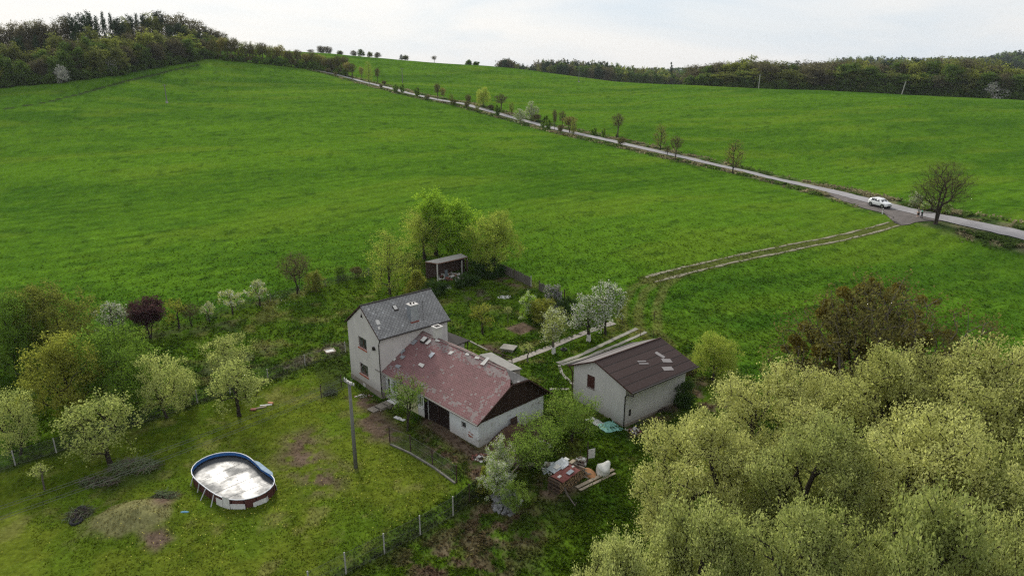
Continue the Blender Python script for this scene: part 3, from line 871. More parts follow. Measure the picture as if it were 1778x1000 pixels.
def mat_tiles(name, base, base2, seam, patch_c, size=(0.34, 0.30), diamond=True, patch_amt=0.1, seam_w=0.12, band=None):
    """small fibre-cement tiles in metres of UV; whole tiles replaced by patches of another colour"""
    m, nt, out = nt_mat(name); g = G(nt)
    uv = g.n('ShaderNodeUVMap').outputs[0]
    s = g.n('ShaderNodeSeparateXYZ', {0: uv}); u, v = s.outputs[0], s.outputs[1]
    if diamond:
        a = g.math('DIVIDE', g.math('ADD', u, v), size[0] * 1.3); b = g.math('DIVIDE', g.math('SUBTRACT', u, v), size[0] * 1.3)
    else:
        b = g.math('DIVIDE', v, size[1])
        row = g.math('FLOOR', b)
        a = g.math('ADD', g.math('DIVIDE', u, size[0]), g.math('MULTIPLY', g.math('MODULO', row, 2.0), 0.5))
    fa = g.math('FRACT', a); fb = g.math('FRACT', b)
    ida = g.math('FLOOR', a); idb = g.math('FLOOR', b)
    wn_ = g.n('ShaderNodeTexWhiteNoise', {'Vector': g.n('ShaderNodeCombineXYZ', {0: ida, 1: idb, 2: 0.0}).outputs[0]}, noise_dimensions='3D')
    rnd = wn_.outputs[0]
    nl = g.noise(uv, 0.55, 4, 0.6); nf = g.noise(uv, 9.0, 4, 0.7)
    c = g.mix(rnd, c4(base), c4(base2))
    c = g.mix(g.ramp(nl, [(0.35, (0, 0, 0)), (0.7, (.5, .5, .5))]), c, c4(tuple(k * 0.62 for k in base)))
    c = g.mix(g.ramp(nf, [(0.45, (0, 0, 0)), (0.75, (.45, .45, .45))]), c, c4(tuple(min(1, k * 1.6) for k in base2)))
    amt = patch_amt
    if band:
        # repaired rows along ridge, eave and verge: (u_len, v_len)
        dr = g.math('ABSOLUTE', g.math('SUBTRACT', v, band[1] - 0.65)); de = g.math('ABSOLUTE', g.math('SUBTRACT', v, 0.75))
        dv = g.math('ABSOLUTE', g.math('SUBTRACT', g.math('ADD', u, g.math('MULTIPLY', v, band[2])), band[0] - 0.5))
        bb = g.math('MAXIMUM', g.math('SUBTRACT', 1.0, g.math('MULTIPLY', dr, 1.9)), g.math('MULTIPLY', g.math('SUBTRACT', 1.0, g.math('MULTIPLY', de, 2.6)), 0.8))
        bb = g.math('MAXIMUM', bb, g.math('MULTIPLY', g.math('SUBTRACT', 1.0, g.math('MULTIPLY', dv, 2.4)), 0.9))
        bb = g.math('MAXIMUM', bb, 0.0)
        bb = g.math('MULTIPLY', bb, g.ramp(nl, [(0.38, (.45, .45, .45)), (0.6, (1, 1, 1))]))
        amt = g.math('ADD', patch_amt, g.math('MULTIPLY', bb, 1.1))
    wn2 = g.n('ShaderNodeTexWhiteNoise', {'Vector': g.n('ShaderNodeCombineXYZ', {0: ida, 1: idb, 2: 7.3}).outputs[0]}, noise_dimensions='3D').outputs[0]
    c = g.mix(g.math('LESS_THAN', wn2, amt), c, g.mix(rnd, c4(patch_c), c4(tuple(k * 1.35 for k in patch_c))))
    e1 = g.math('LESS_THAN', fa, seam_w); e2 = g.math('LESS_THAN', fb, seam_w)
    e = g.math('MAXIMUM', e1, e2)
    c = g.mix(g.math('MULTIPLY', e, g.ramp(nf, [(0.35, (.5, .5, .5)), (0.6, (1, 1, 1))])), c, c4(seam))
    nl2 = g.noise(uv, 1.4, 6, 0.7)
    c = g.mix(g.ramp(nl2, [(0.55, (0, 0, 0)), (0.75, (.55, .55, .55))]), c, (.10, .10, .085, 1))
    g.bsdf(out, c, 0.85, 0.2, 0, g.math('SUBTRACT', g.math('ADD', fb, nf), e), 0.5, 0.02)
    return m
def mat_boards(name, ca, cb, width=0.16, axis=0, rough=0.9):
    m, nt, out = nt_mat(name); g = G(nt); uv = g.n('ShaderNodeUVMap').outputs[0]
    s = g.n('ShaderNodeSeparateXYZ', {0: uv}).outputs[axis]
    a = g.math('DIVIDE', s, width); fr = g.math('FRACT', a)
    r = g.n('ShaderNodeTexWhiteNoise', {'W': g.math('FLOOR', a)}, noise_dimensions='1D').outputs[0]
    gr = g.noise(g.scaled(uv, (12, 1.0, 1) if axis == 0 else (1.0, 12, 1)), 2.0, 5, 0.7)
    c = g.mix(g.math('ADD', g.math('MULTIPLY', r, 0.5), g.math('MULTIPLY', gr, 0.5)), c4(ca), c4(cb))
    gap = g.math('LESS_THAN', fr, 0.10)
    c = g.mix(gap, c, c4(tuple(k * 0.35 for k in ca)))
    g.bsdf(out, c, rough, 0.15, 0, g.math('SUBTRACT', gr, gap), 0.5, 0.015)
    return m
m_plas = mat_plaster('grey_plaster', (.58, .545, .53), (.26, .235, .21), 1.0, 0.6)
m_plas_g = mat_plaster('pale_plaster', (.58, .56, .535), (.26, .24, .21), 0.9, 0.5)
m_socle = mat_plaster('socle_plaster', (.33, .29, .25), (.18, .15, .12), 1.0, 1.0)
m_white = mat_plaster('old_whitewash', (.68, .70, .71), (.30, .24, .19), 1.15, 0.9, peel=(.33, .30, .27))
m_redbrick = mat_plain('bare_brick', (.36, .12, .075), 0.9, 0.3, 8)
m_dark = mat_plain('dark_metal', (.028, .022, .020), 0.6, 0.3, 3, 0.4)
m_brownwood = mat_plain('brown_wood', (.055, .026, .020), 0.8, 0.3, 5)
m_sill = mat_plain('red_sill', (.34, .085, .045), 0.7, 0.2, 5)
m_frame = mat_plain('window_frame_brown', (.10, .055, .04), 0.6, 0.2, 5)
m_framew = mat_plain('window_frame_white', (.66, .65, .63), 0.5, 0.12, 5)
m_galv = mat_plain('zinc_sheet', (.36, .38, .41), 0.45, 0.2, 2.5, 0.5, 0.55)
m_void = mat_plain('dark_opening', (.010, .008, .008), 0.9, 0.3, 3)
m_red = mat_plain('red_plank', (.20, .055, .040), 0.8, 0.3, 4)
m_cap = mat_plain('pale_cement', (.52, .50, .47), 0.9, 0.2, 3)
m_slate = mat_tiles('grey_roof_tiles', (.185, .182, .182), (.29, .285, .28), (.105, .102, .102), (.30, .30, .30), (0.30, 0.3), True, 0.035, 0.16)
m_slate2 = mat_tiles('weathered_grey_tiles', (.085, .082, .08), (.15, .145, .14), (.075, .072, .07), (.28, .27, .26), (0.34, 0.3), True, 0.08, 0.14)
m_redroof = mat_tiles('red_roof_tiles', (.135, .060, .060), (.205, .096, .098), (.28, .20, .195), (.175, .148, .142), (0.22, 0.20), False, 0.03, 0.14, band=(14.0, 5.6, 0.0))
m_browntin = mat_boards('brown_sheet_roof', (.036, .022, .020), (.060, .038, .034), 0.9, 1, 0.6)
m_boards = mat_boards('black_boards', (.022, .013, .011), (.060, .036, .026), 0.15)
m_door = mat_boards('door_boards', (.016, .010, .009), (.030, .019, .016), 0.18)
m_glass, _nt, _o = nt_mat('window_glass'); _g2 = G(_nt)
_g2.bsdf(_o, _g2.ramp(_g2.noise(_g2.obj(), 2.2, 3, 0.6), [(0.4, (.012, .014, .016)), (0.62, (.11, .115, .11))]), 0.08, 0.6)

# --- the two-storey house
HF = Fr(-12.4, 59.07, 131.0, 41.0)
HW, HL, HE, HR = 6.4, 8.05, 5.95, 8.45
house = empty('farmhouse', HF.p(HW / 2, HL / 2, 0), 'two-storey grey rendered house with grey tiled gable roof and red window sills', 'house')
wp = 0.06   # gable wall plane
mb = MB()
hh = [hit(HF, 'b', wp, *q) for q in [(621.7,582.3),(637.1,609.5),(624.3,627.8),(640,656)]]
up = (min(hh[0].x, hh[1].x), max(hh[0].x, hh[1].x), hh[1].z, hh[0].z); lo = (min(hh[2].x, hh[3].x), max(hh[2].x, hh[3].x), hh[3].z, hh[2].z)
A0, A1 = 0.18, HW - 0.15
ops = [(q[0] - A0, q[1] - A0, q[2], q[3]) for q in (up, lo)]
Pt = wall(mb, HF, (A0, wp), (A1, wp), (0, 1), 0.35, HE - 0.1, ops, 0.2)
# gable triangle with little triangular vent standing proud as a hole frame
mb.add([HF.p(A0, wp, HE - 0.1), HF.p(A1, wp, HE - 0.1), HF.p(A1, wp, HE + 0.02), HF.p(HW / 2, wp, HR - 0.12), HF.p(A0, wp, HE + 0.02)], [(0, 1, 2, 3, 4)])
wall(mb, HF, (A0, wp), (A0, HL - .12), (1, 0), 0.35, HE, [])
wall(mb, HF, (A1, wp), (A1, HL - .12), (-1, 0), 0.35, HE, [])
wall(mb, HF, (A0, HL - .12), (A1, HL - .12), (0, -1), 0.35, HE - .1, [])
mb.add([HF.p(A0, HL - .12, HE - 0.1), HF.p(A1, HL - .12, HE - 0.1), HF.p(A1, HL - .12, HE + 0.02), HF.p(HW / 2, HL - .12, HR - 0.12), HF.p(A0, HL - .12, HE + 0.02)], [(0, 1, 2, 3, 4)])
mb.build('wall', m_plas, house)
MB().box(HF, A0 - .04, A1 + .04, wp - .04, HL - .08, -1.3, 0.35).build('socle', m_socle, house)
for q in ops: window(house, Pt, *q, m_frame, m_glass, m_sill, 0.06, 1)
v = hit(HF, 'b', wp, 627.5, 547.5)
MB().prism([HF.p(v.x - .22, wp - .01, v.z - .22), HF.p(v.x + .22, wp - .01, v.z - .22), HF.p(v.x, wp - .01, v.z + .26)], HF.B * -0.012).build('gable_vent', m_void, house)
v = hit(HF, 'b', wp, 634, 672)
MB().box(HF, v.x - .2, v.x + .2, wp - .075, wp - .035, -.12, .22).build('vent_plate', m_cap, house)
def roof_slab(fr, a0, z0, a1, z1, b0, b1, th=0.09, swap=False):
    """slab sloping along a (or b when swap) with UVs in metres; returns MB"""
    m = MB(); L = math.hypot(a1 - a0, z1 - z0)
    P = (lambda a, b, z: fr.p(b, a, z)) if swap else fr.p
    top = [P(a0, b0, z0), P(a0, b1, z0), P(a1, b1, z1), P(a1, b0, z1)]; d = Vector((0, 0, -th))
    m.add(top + [q + d for q in top], [(0, 1, 2, 3)], 0, [[(b0, 0), (b1, 0), (b1, L), (b0, L)]])
    n = len(m.v) - 8
    for f in ((4, 5, 6, 7), (0, 1, 5, 4), (1, 2, 6, 5), (2, 3, 7, 6), (3, 0, 4, 7)):
        m.f.append([n + i for i in f]); m.m.append(1); m.uv.append([(0, 0)] * 4)
    return m
m = roof_slab(HF, -0.08, HE + .05, HW / 2, HR, -0.08, HL + .08)
m2 = roof_slab(HF, HW + 0.08, HE + .05, HW / 2, HR, -0.08, HL + .08)
m.add(m2.v, m2.f); m.m[-6:] = m2.m; m.uv[-6:] = m2.uv
roofH = m.build('roof', [m_slate, m_dark], house)
mb = MB(); mb.tube([HF.p(HW / 2, -.1, HR + .02), HF.p(HW / 2, HL + .1, HR + .02)], 0.085, 8); mb.build('ridge_cap', m_dark, roofH)
for k, (a_, dz) in enumerate(((-.14, 0), (HW + .14, 0))):
    MB().tube([HF.p(a_, -.1, HE - .0), HF.p(a_, HL + .1, HE - .03)], 0.075, 8).build('gutter', m_dark, roofH)
mb = MB(); mb.tube([HF.p(-.1, .02, HE - .05), HF.p(.02, -.02, HE - .35), HF.p(A0 - .03, wp - .06, HE - .6), HF.p(A0 - .03, wp - .06, 0)], 0.05, 6); mb.build('downpipe', m_dark, house)
for a0_, a1_ in ((-.1, HW / 2), (HW + .1, HW / 2)):
    mb = MB(); mb.prism([HF.p(a0_, -.10, HE - .04), HF.p(a1_, -.10, HR - .09), HF.p(a1_, -.10, HR + .05), HF.p(a0_, -.10, HE + .10)], HF.B * 0.03); mb.build('barge_board', m_brownwood, roofH)
# chimney wrapped in zinc, tall, standing on the near slope
zc = lambda a: HE + .05 + (HR - HE - .05) * (a + .08) / (HW / 2 + .08)
CHT = hit(HF, 'a', .55, 720, 530).z; print('CHT', CHT)
ch = MB(); ch.box(HF, .55, 1.3, 3.95, 4.8, zc(.55) - .2, CHT); ch = ch.build('chimney', m_galv, house, bevel=0.01)
MB().box(HF, .5, 1.35, 3.9, 4.85, zc(.5) - .15, zc(.5) + .14).build('flashing', m_red, ch)
MB().box(HF, .5, 1.35, 3.9, 4.85, CHT, CHT + .07).build('chimney_cap', m_cap, ch)
mb = MB(); mb.tube([HF.p(.95, 4.2, CHT), HF.p(.95, 4.2, CHT + .26)], .10, 8); mb.tube([HF.p(.95, 4.55, CHT), HF.p(.95, 4.55, CHT + .2)], .09, 8); mb.build('flue', m_dark, ch)
s = hit(HF, 'b', 3.2, 705, 537)
mb = MB(); mb.hexa([HF.p(x_, y_, zc(x_) + e_) for e_ in (.0, .12) for x_, y_ in ((1.95, 3.0), (2.45, 3.0), (2.45, 3.45), (1.95, 3.45))]); sk = mb.build('roof_hatch', m_dark, house)
MB().quad(*[HF.p(x_, y_, zc(x_) + .13) for x_, y_ in ((2.0, 3.05), (2.4, 3.05), (2.4, 3.4), (2.0, 3.4))]).build('pane', m_cap, sk)
mb = MB(); mb.tube([HF.p(.5, 5.3, zc(.5)), HF.p(.5, 5.3, zc(.5) + 2.1)], .018, 4); mb.tube([HF.p(.5, 5.1, zc(.5) + 1.9), HF.p(.5, 5.5, zc(.5) + 1.9)], .012, 4); mb.build('aerial', m_dark, house)
for q, (x_, y_, sx_, sy_) in enumerate([(1.2, .55, .42, .42), (.78, .42, .22, .26)]):
    mb = MB(); mb.hexa([HF.p(u_, w_, zc(u_) + e_) for e_ in (.01, .03) for u_, w_ in ((x_, y_), (x_ + sx_, y_ + .08), (x_ + sx_ * .9, y_ + sy_), (x_ - .05, y_ + sy_ * .9))]); mb.build('roof_tile', m_cap, roofH)
v = hit(HF, 'b', wp, 650.5, 605)
MB().box(HF, v.x - .14, v.x + .14, wp - .22, wp - .005, v.z - .16, v.z + .16).build('cable_box', m_dark, house)
BRACKET = HF.p(v.x, wp - .24, v.z)
# brown lean-to porch behind
pz = 2.65
mb = MB(); q = [at(776,577,2.9), at(816,592,2.5), at(794,600,2.45), at(770,596,2.7)]
mb.prism(q, (0, 0, .09)); pr = mb.build('porch_roof', m_browntin, house)
for px_, py_ in ((812,592),(795,599)):
    w_ = at(px_, py_, 2.45); MB().tube([w_, Vector((w_.x, w_.y, -.2))], .06, 6).build('porch_post', m_brownwood, house)
w0 = at(780, 597, 2.4); w1 = at(806, 592, 2.4)
MB().prism([Vector((w0.x, w0.y, -.3)), Vector((w1.x, w1.y, -.3)), Vector((w1.x, w1.y, 2.4)), Vector((w0.x, w0.y, 2.4))], (-.06, .1, 0)).build('porch_wall', m_plas, house)

# --- the barn wing with the red roof
BF = Fr(-12.7, 59.58, -46.6, 43.4)
BL, BE, BR, BW = 14.34, 2.60, 5.52, 8.35
barn = empty('barn', BF.p(7, 4, 0), 'low old barn with patched red tiled roof, black boarded gable and peeling white walls', 'barn')
bx = {k: hit(BF, 'b', .35, *q) for k, q in dict(gd0=(670,660), gd1=(679,690), wy0=(682.5,663), wy1=(688,684), ww0=(726,690), ww1=(734.8,709), sw0=(801,731), sw1=(809,744), br0=(813,749.5), br1=(822,764)).items()}
mb = MB()
ops = [(0.25, 0.55, .15, 2.2), (.62, 1.22, .12, 2.0), (1.55, 2.3, .85, 2.0), (bx['ww0'].x, bx['ww1'].x, .95, 1.95), (7.2, 10.3, -.1, 2.15), (bx['sw0'].x, bx['sw1'].x, 1.32, 1.85)]
Pt = wall(mb, BF, (0, .35), (14.1, .35), (0, 1), -1.2, BE, ops, 0.22)
wall(mb, BF, (14.1, .35), (14.1, 8.0), (-1, 0), -1.2, BE, [(3.35, 4.2, .1, 1.05)], 0.15)
wall(mb, BF, (.1, 8.0), (14.1, 8.0), (0, -1), -1.2, 1.9, [])
mb.build('wall', m_white, barn)
# dark timber front between the white window and the big door
MB().quad(BF.p(6.65, .345, -.4), BF.p(7.2, .345, -.4), BF.p(7.2, .345, 2.4), BF.p(6.65, .345, 2.4)).build('timber_panel', m_boards, barn)
b_ = MB(); b_.quad(BF.p(2.4, .34, 0), BF.p(5.7, .34, 0), BF.p(5.7, .34, 2.5), BF.p(2.4, .34, 2.5)); b_.build('front_panel', mat_plain('yellow_plaster', (.46, .43, .26), .9, .2, 2), barn)
d_ = MB(); d_.quad(Pt(7.2, -.1, .5), Pt(10.3, -.1, .5), Pt(10.3, 2.15, .5), Pt(7.2, 2.15, .5), uv=[(0, 0), (3.1, 0), (3.1, 2.2), (0, 2.2)]); dd = d_.build('barn_door', m_door, barn)
MB().tube([Pt(8.7, -.1, .35), Pt(8.7, 2.1, .35)], .03, 4).build('door_post', m_brownwood, dd)
window(barn, Pt, .62, 1.22, .12, 2.0, m_framew, m_glass, m_cap, .07, 0, 1, False, 'glass_door')
window(barn, Pt, 1.55, 2.3, .85, 2.0, m_framew, m_glass, m_cap, .07, 1)
window(barn, Pt, bx['ww0'].x, bx['ww1'].x, .95, 1.95, m_framew, m_glass, m_framew, .08, 1)
window(barn, Pt, bx['sw0'].x, bx['sw1'].x, 1.32, 1.85, m_frame, m_glass, m_cap, .04, 0, 0, False)
d_ = MB(); d_.box(BF, .25, .55, .45, .5, .15, 2.2); d_.build('entrance_door', m_void, barn)
mb = MB(); rnd = random.Random(4)
for k in range(9):
    a_ = 12.75 + rnd.random() * .5; z_ = .75 + rnd.random() * .45
    mb.box(BF, a_, a_ + .25, .325, .36, z_, z_ + .07)
mb.build('bare_brick', m_redbrick, barn)
mb = MB(); mb.quad(BF.p(14.11, 3.7, .1), BF.p(14.11, 4.5, .1), BF.p(14.11, 4.5, 1.0), BF.p(14.11, 3.7, 1.0)); mb.build('hatch_opening', m_void, barn)
# boarded gable (with jerkin head)
gz = lambda b: BE + (BR - BE) * b / 4.78 if b <= 4.78 else BR - (BR - 1.85) * (b - 4.78) / 4.72
pts = [(0.15, 2.42), (0.15, gz(.15) - .06), (3.9, gz(3.9) - .1), (5.66, gz(5.66) - .1), (8.9, gz(8.9) - .08), (8.0, 2.42)]
g_ = MB(); g_.add([BF.p(14.16, b, z) for b, z in pts], [tuple(range(6))], 0, [[(b, z) for b, z in pts]])
g_.build('gable_boards', m_boards, barn)
# roof: near slope, far slope, jerkin head
up_ = Vector((0, 0, 1)); e1, r1 = BL + .12, 12.62
def slope(P3, uvs, mats=0, th=.09):
    m = MB(); n = len(P3); m.add(P3 + [q - up_ * th for q in P3], [tuple(range(n))], mats, [uvs])
    for f in [tuple(range(n, 2 * n))] + [(i, (i + 1) % n, n + (i + 1) % n, n + i) for i in range(n)]:
        m.f.append(list(f)); m.m.append(1); m.uv.append([(0, 0)] * len(f))
    return m
def lift(b, z, a): return z + .10 * math.sin(max(0, min(1, a / 14)) * math.pi) * -1.0
Ls = math.hypot(4.78, BR - BE)
# near slope as a slightly sagging grid
m = MB(); NA, NB = 28, 8
def near_pt(i, j):
    t = j / NB; b = 4.78 * t
    a_end = e1 if b < 3.9 else e1 + (r1 - e1) * (b - 3.9) / .88
    a = -.55 + .25 * t + (a_end + .55 - .25 * t) * i / NA
    z = BE + (BR - BE) * t - .07 * math.sin(math.pi * t) * math.sin(math.pi * a / 14) - .05 * math.sin(a * .7) * t
    return a, b, z
g_ = [[near_pt(i, j) for j in range(NB + 1)] for i in range(NA + 1)]
a1_ = 0.0
vs = [BF.p(*g_[i][j]) for i in range(NA + 1) for j in range(NB + 1)]
fs = [(i * (NB + 1) + j, (i + 1) * (NB + 1) + j, (i + 1) * (NB + 1) + j + 1, i * (NB + 1) + j + 1) for i in range(NA) for j in range(NB)]
uvf = lambda i, j: (g_[i][j][0], g_[i][j][1] * Ls / 4.78)
m.add(vs, fs, 0, [[uvf(i, j), uvf(i + 1, j), uvf(i + 1, j + 1), uvf(i, j + 1)] for i in range(NA) for j in range(NB)])
roofB = m.build('roof', [m_redroof], barn)
sd = roofB.modifiers.new('thick', 'SOLIDIFY'); sd.thickness = .09; sd.offset = -1
far = slope([BF.p(-.3, 4.79, BR), BF.p(-.3, 9.5, 1.85), BF.p(e1 + .3, 9.5, 1.85), BF.p(e1, 5.66, gz(5.66)), BF.p(r1, 4.79, BR)], [(0, 6), (0, 0), (14.5, 0), (14.3, 5), (12.6, 6)])
far.build('rear_roof', [m_slate2, m_dark], barn)
jk = slope([BF.p(r1, 4.78, BR + .01), BF.p(e1 + .05, 3.9, gz(3.9) + .01), BF.p(e1 + .05, 5.66, gz(5.66) + .01)], [(.9, 1.8), (0, 0), (1.8, 0)])
jk.build('half_hip', [m_slate2, m_dark], barn)
mb = MB(); rnd = random.Random(7)
for k in range(42):
    a_ = -.2 + k * .305
    mb.hexa([BF.p(a_ + dx_, 4.78 + dy_, BR - .06 - abs(dy_) * .45 + dz_ + rnd.uniform(-.015, .02) - .05 * math.sin(a_ * .7)) for dz_ in (0, .10) for dx_, dy_ in ((0, -.17), (.31, -.17), (.31, .17), (0, .17))])
mb.build('ridge_tiles', mat_plain('lichen_ridge', (.20, .16, .145), .9, .45, 5), barn)
mb = MB()
for b0_, b1_, a_ in ((0, 3.9, e1 + .02),):
    mb.prism([BF.p(a_, b0_ - .05, BE - .12), BF.p(a_, b1_, gz(b1_) - .12), BF.p(a_, b1_, gz(b1_) + .03), BF.p(a_, b0_ - .05, BE + .03)], BF.A * .03)
mb.prism([BF.p(e1 + .1, 5.66, gz(5.66) - .10), BF.p(e1 + .35, 9.5, 1.73), BF.p(e1 + .35, 9.5, 1.88), BF.p(e1 + .1, 5.66, gz(5.66) + .03)], BF.A * .03)
mb.prism([BF.p(e1 + .1, 3.9, gz(3.9) - .14), BF.p(e1 + .1, 5.66, gz(5.66) - .14), BF.p(e1 + .1, 5.66, gz(5.66)), BF.p(e1 + .1, 3.9, gz(3.9))], BF.A * .03)
mb.build('barge_board', m_brownwood, barn)
MB().tube([BF.p(-.5, -.08, BE - .04), BF.p(e1, -.08, BE - .07)], .065, 6).build('gutter', mat_plain('old_gutter', (.22, .20, .18), .7, .3, 4), barn)
# small white chimney near the house
c_ = MB(); c_.box(BF, 2.5, 3.15, 4.62, 5.3, 4.9, 6.45); cc = c_.build('chimney', m_cap, barn, bevel=.02)
MB().box(BF, 2.42, 3.23, 4.54, 5.38, 6.45, 6.6).build('chimney_cap', m_cap, cc)
MB().box(BF, 2.62, 3.03, 4.74, 5.18, 6.6, 6.63).build('flue', m_void, cc)
# loose repair sheets and a hatch on the red slope
rz_ = lambda b: BE + (BR - BE) * b / 4.78 + .02
mb_i = 0
for a_, b_, sa, sb, mt in [(3.7, 1.9, .75, .3, m_cap), (3.95, 2.95, .42, .5, m_galv), (2.35, 3.8, .38, .55, m_cap), (.55, 2.1, .3, .5, m_galv), (.95, 1.75, .5, .3, m_galv), (.2, 1.3, .5, .22, m_cap), (1.4, .95, .6, .25, m_galv),
                           (.7, 3.25, .5, .55, m_galv), (5.8, 3.9, .4, .3, m_cap), (10.0, 4.2, .35, .75, m_cap), (7.6, 4.4, .4, .3, m_cap), (8.8, 4.5, .5, .2, m_cap), (3.1, 4.45, .6, .2, m_cap)]:
    mb = MB(); rn = random.Random(int(a_ * 100 + b_ * 10)); j = lambda: rn.uniform(-.07, .07)
    crn = [(a_ + j(), b_ + j()), (a_ + sa + j(), b_ + j()), (a_ + sa + j(), b_ + sb + j()), (a_ + j(), b_ + sb + j())]
    mb.hexa([BF.p(x_, y_, rz_(y_) + e_) for e_ in (.0, .035) for x_, y_ in crn]); mb.build('repair_sheet', mt, roofB)
mb = MB(); mb.hexa([BF.p(x_, y_, rz_(y_) + e_) for e_ in (0, .16) for x_, y_ in ((1.55, 3.75), (2.15, 3.75), (2.15, 4.3), (1.55, 4.3))]); rh = mb.build('roof_hatch', m_dark, barn)
mb = MB(); mb.hexa([BF.p(x_, y_, rz_(y_) + e_) for e_ in (.165, .18) for x_, y_ in ((1.58, 3.8), (2.12, 3.8), (2.12, 4.27), (1.58, 4.27))]); mb.build('hatch_lid', m_cap, rh)
# pale flat roof of the rear annexe
q = [at(830,616,2.8), at(852,614,2.9), at(908,643,2.6), at(884,640,2.6)]
MB().prism([at(832,617,2.0), at(853,613,2.0), at(906,641.5,1.9), at(886,645,1.9)], (0, 0, .10)).build('annexe_roof', mat_plain('pale_felt', (.25, .24, .22), .85, .2, 1.5), barn)
_q = [at(834,617,2.0), at(851,614,2.0), at(903,641,1.9), at(888,644,1.9)]
MB().prism([Vector((p.x, p.y, -.5)) for p in _q], (0, 0, 2.3)).build('annexe_wall', m_socle, barn)

# --- the garage with brown sheet roof
GF = Fr(10.25, 52.6, 130.5, 38.4)
GE, GRZ, GAr, GWd = 3.7, 5.2, 4.35, 7.6
gar = empty('garage', GF.p(4, 4, 0), 'pale rendered garage building with dark brown sheet roof and shuttered gable window', 'garage')
mb = MB(); ga0, ga1 = .95, 7.25
sh = [hit(GF, 'b', .3, *q) for q in [(1019.9, 649.1), (1032.2, 676.6)]]
op = (min(sh[0].x, sh[1].x) - ga0, max(sh[0].x, sh[1].x) - ga0, sh[1].z, sh[0].z)
Pt = wall(mb, GF, (ga0, .3), (ga1, .3), (0, 1), -1, 3.62, [op], .1)
rzz = lambda a: GE + (GRZ - GE) * a / GAr if a < GAr else GRZ - (GRZ - GE) * (a - GAr) / (GWd - GAr)
mb.add([GF.p(ga0, .3, 3.62), GF.p(ga1, .3, 3.62), GF.p(ga1, .3, rzz(ga1) - .1), GF.p(GAr, .3, GRZ - .1), GF.p(ga0, .3, rzz(ga0) - .1)], [(0, 1, 2, 3, 4)])
for b0_, b1_ in ((.3, 8.55),):
    wall(mb, GF, (ga0, b0_), (ga0, b1_), (1, 0), -1, rzz(ga0) - .1, [])
    wall(mb, GF, (ga1, b0_), (ga1, b1_), (-1, 0), -1, rzz(ga1) - .1, [])
mb.add([GF.p(ga0, 8.55, -1), GF.p(ga1, 8.55, -1), GF.p(ga1, 8.55, rzz(ga1) - .1), GF.p(GAr, 8.55, GRZ - .1), GF.p(ga0, 8.55, rzz(ga0) - .1)], [(0, 1, 2, 3, 4)])
mb.build('wall', m_plas_g, gar)
mb = MB(); mb.box(GF, ga0 + .3, ga1 + .03, .24, .3, -1, .12); mb.box(GF, ga0 - .05, ga0, .3, 8.4, -1, .15); mb.build('socle', m_socle, gar)
m_shut = mat_boards('brown_shutter', (.055, .022, .018), (.085, .036, .028), .12)
s_ = MB(); s_.quad(Pt(op[0], op[2], .3), Pt(op[1], op[2], .3), Pt(op[1], op[3], .3), Pt(op[0], op[3], .3), uv=[(0, 0), (1, 0), (1, 1.3), (0, 1.3)]); s_.quad(Pt(op[0] - .05, op[2] - .06, -.3), Pt(op[1] + .05, op[2] - .06, -.3), Pt(op[1] + .05, op[2], .2), Pt(op[0] - .05, op[2], .2))
wdo = s_.build('shutter', m_shut, gar)
v = hit(GF, 'b', .3, 1026.5, 638.5)
l_ = MB(); l_.tube([GF.p(v.x, .3, v.z), GF.p(v.x, .12, v.z)], .09, 8); l_.build('wall_lamp', m_framew, gar)
v = hit(GF, 'a', ga0, 1093, 715.5)
MB().box(GF, ga0 - .06, ga0 - .01, v.y - .08, v.y + .12, v.z - .3, v.z + .3).build('meter_box', m_dark, gar)
m = roof_slab(GF, -0.02, GE, GAr, GRZ, -.05, 8.95, .10)
r1_ = m.build('roof', [m_browntin, m_brownwood], gar)
m_tin2 = mat_boards('worn_sheen_sheet_roof', (.05, .036, .034), (.24, .22, .22), 0.75, 1, 0.5)  # pale streaks hold both weathering and a painted bright reflection
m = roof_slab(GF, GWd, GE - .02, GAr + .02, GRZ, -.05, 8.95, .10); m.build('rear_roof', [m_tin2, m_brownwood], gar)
MB().tube([GF.p(GAr, -.05, GRZ + .0), GF.p(GAr, 8.95, GRZ + .0)], .07, 6).build('ridge_cap', m_brownwood, gar)
for px_ in [((810,235),(880,278),.20),((862,300),(935,302),.24),((868,366),(945,362),.24),((668,308),(735,305),.07),((680,326),(755,324),.07)]:
    (x0_, y0_), (x1_, y1_), hw_ = px_
    def on(x, y):
        M = Matrix((GF.A, GF.B, Vector((0, 0, 1)))).transposed().inverted(); o = M @ (Vector((0, 0, CAMH)) - GF.o); d = M @ ray(960 + x / 4.544, 560 + y / 4.544)
        k = (GRZ - GE) / GAr; t = -(o.z - GE - o.x * k) / (d.z - d.x * k); return o + d * t
    p, q = on(x0_, y0_), on(x1_, y1_); d = Vector((q.x - p.x, q.y - p.y)); n_ = Vector((-d.y, d.x)).normalized() * hw_
    mb = MB(); mb.hexa([GF.p(x_, y_, rzz(x_) + e_) for e_ in (.006, .03) for x_, y_ in ((p.x - n_.x, p.y - n_.y), (q.x - n_.x, q.y - n_.y), (q.x + n_.x, q.y + n_.y), (p.x + n_.x, p.y + n_.y))])
    mb.build('skylight_sheet', mat_plain('clear_sheet', (.27, .245, .24), .5, .12, 3), r1_)
MB().tube([GF.p(-.1, -.1, GE - .03), GF.p(-.1, 9.0, GE - .06)], .07, 6).build('gutter', m_dark, gar)
MB().tube([GF.p(GWd + .1, -.1, GE - .03), GF.p(GWd + .1, 9.0, GE - .06)], .07, 6).build('gutter', m_dark, gar)
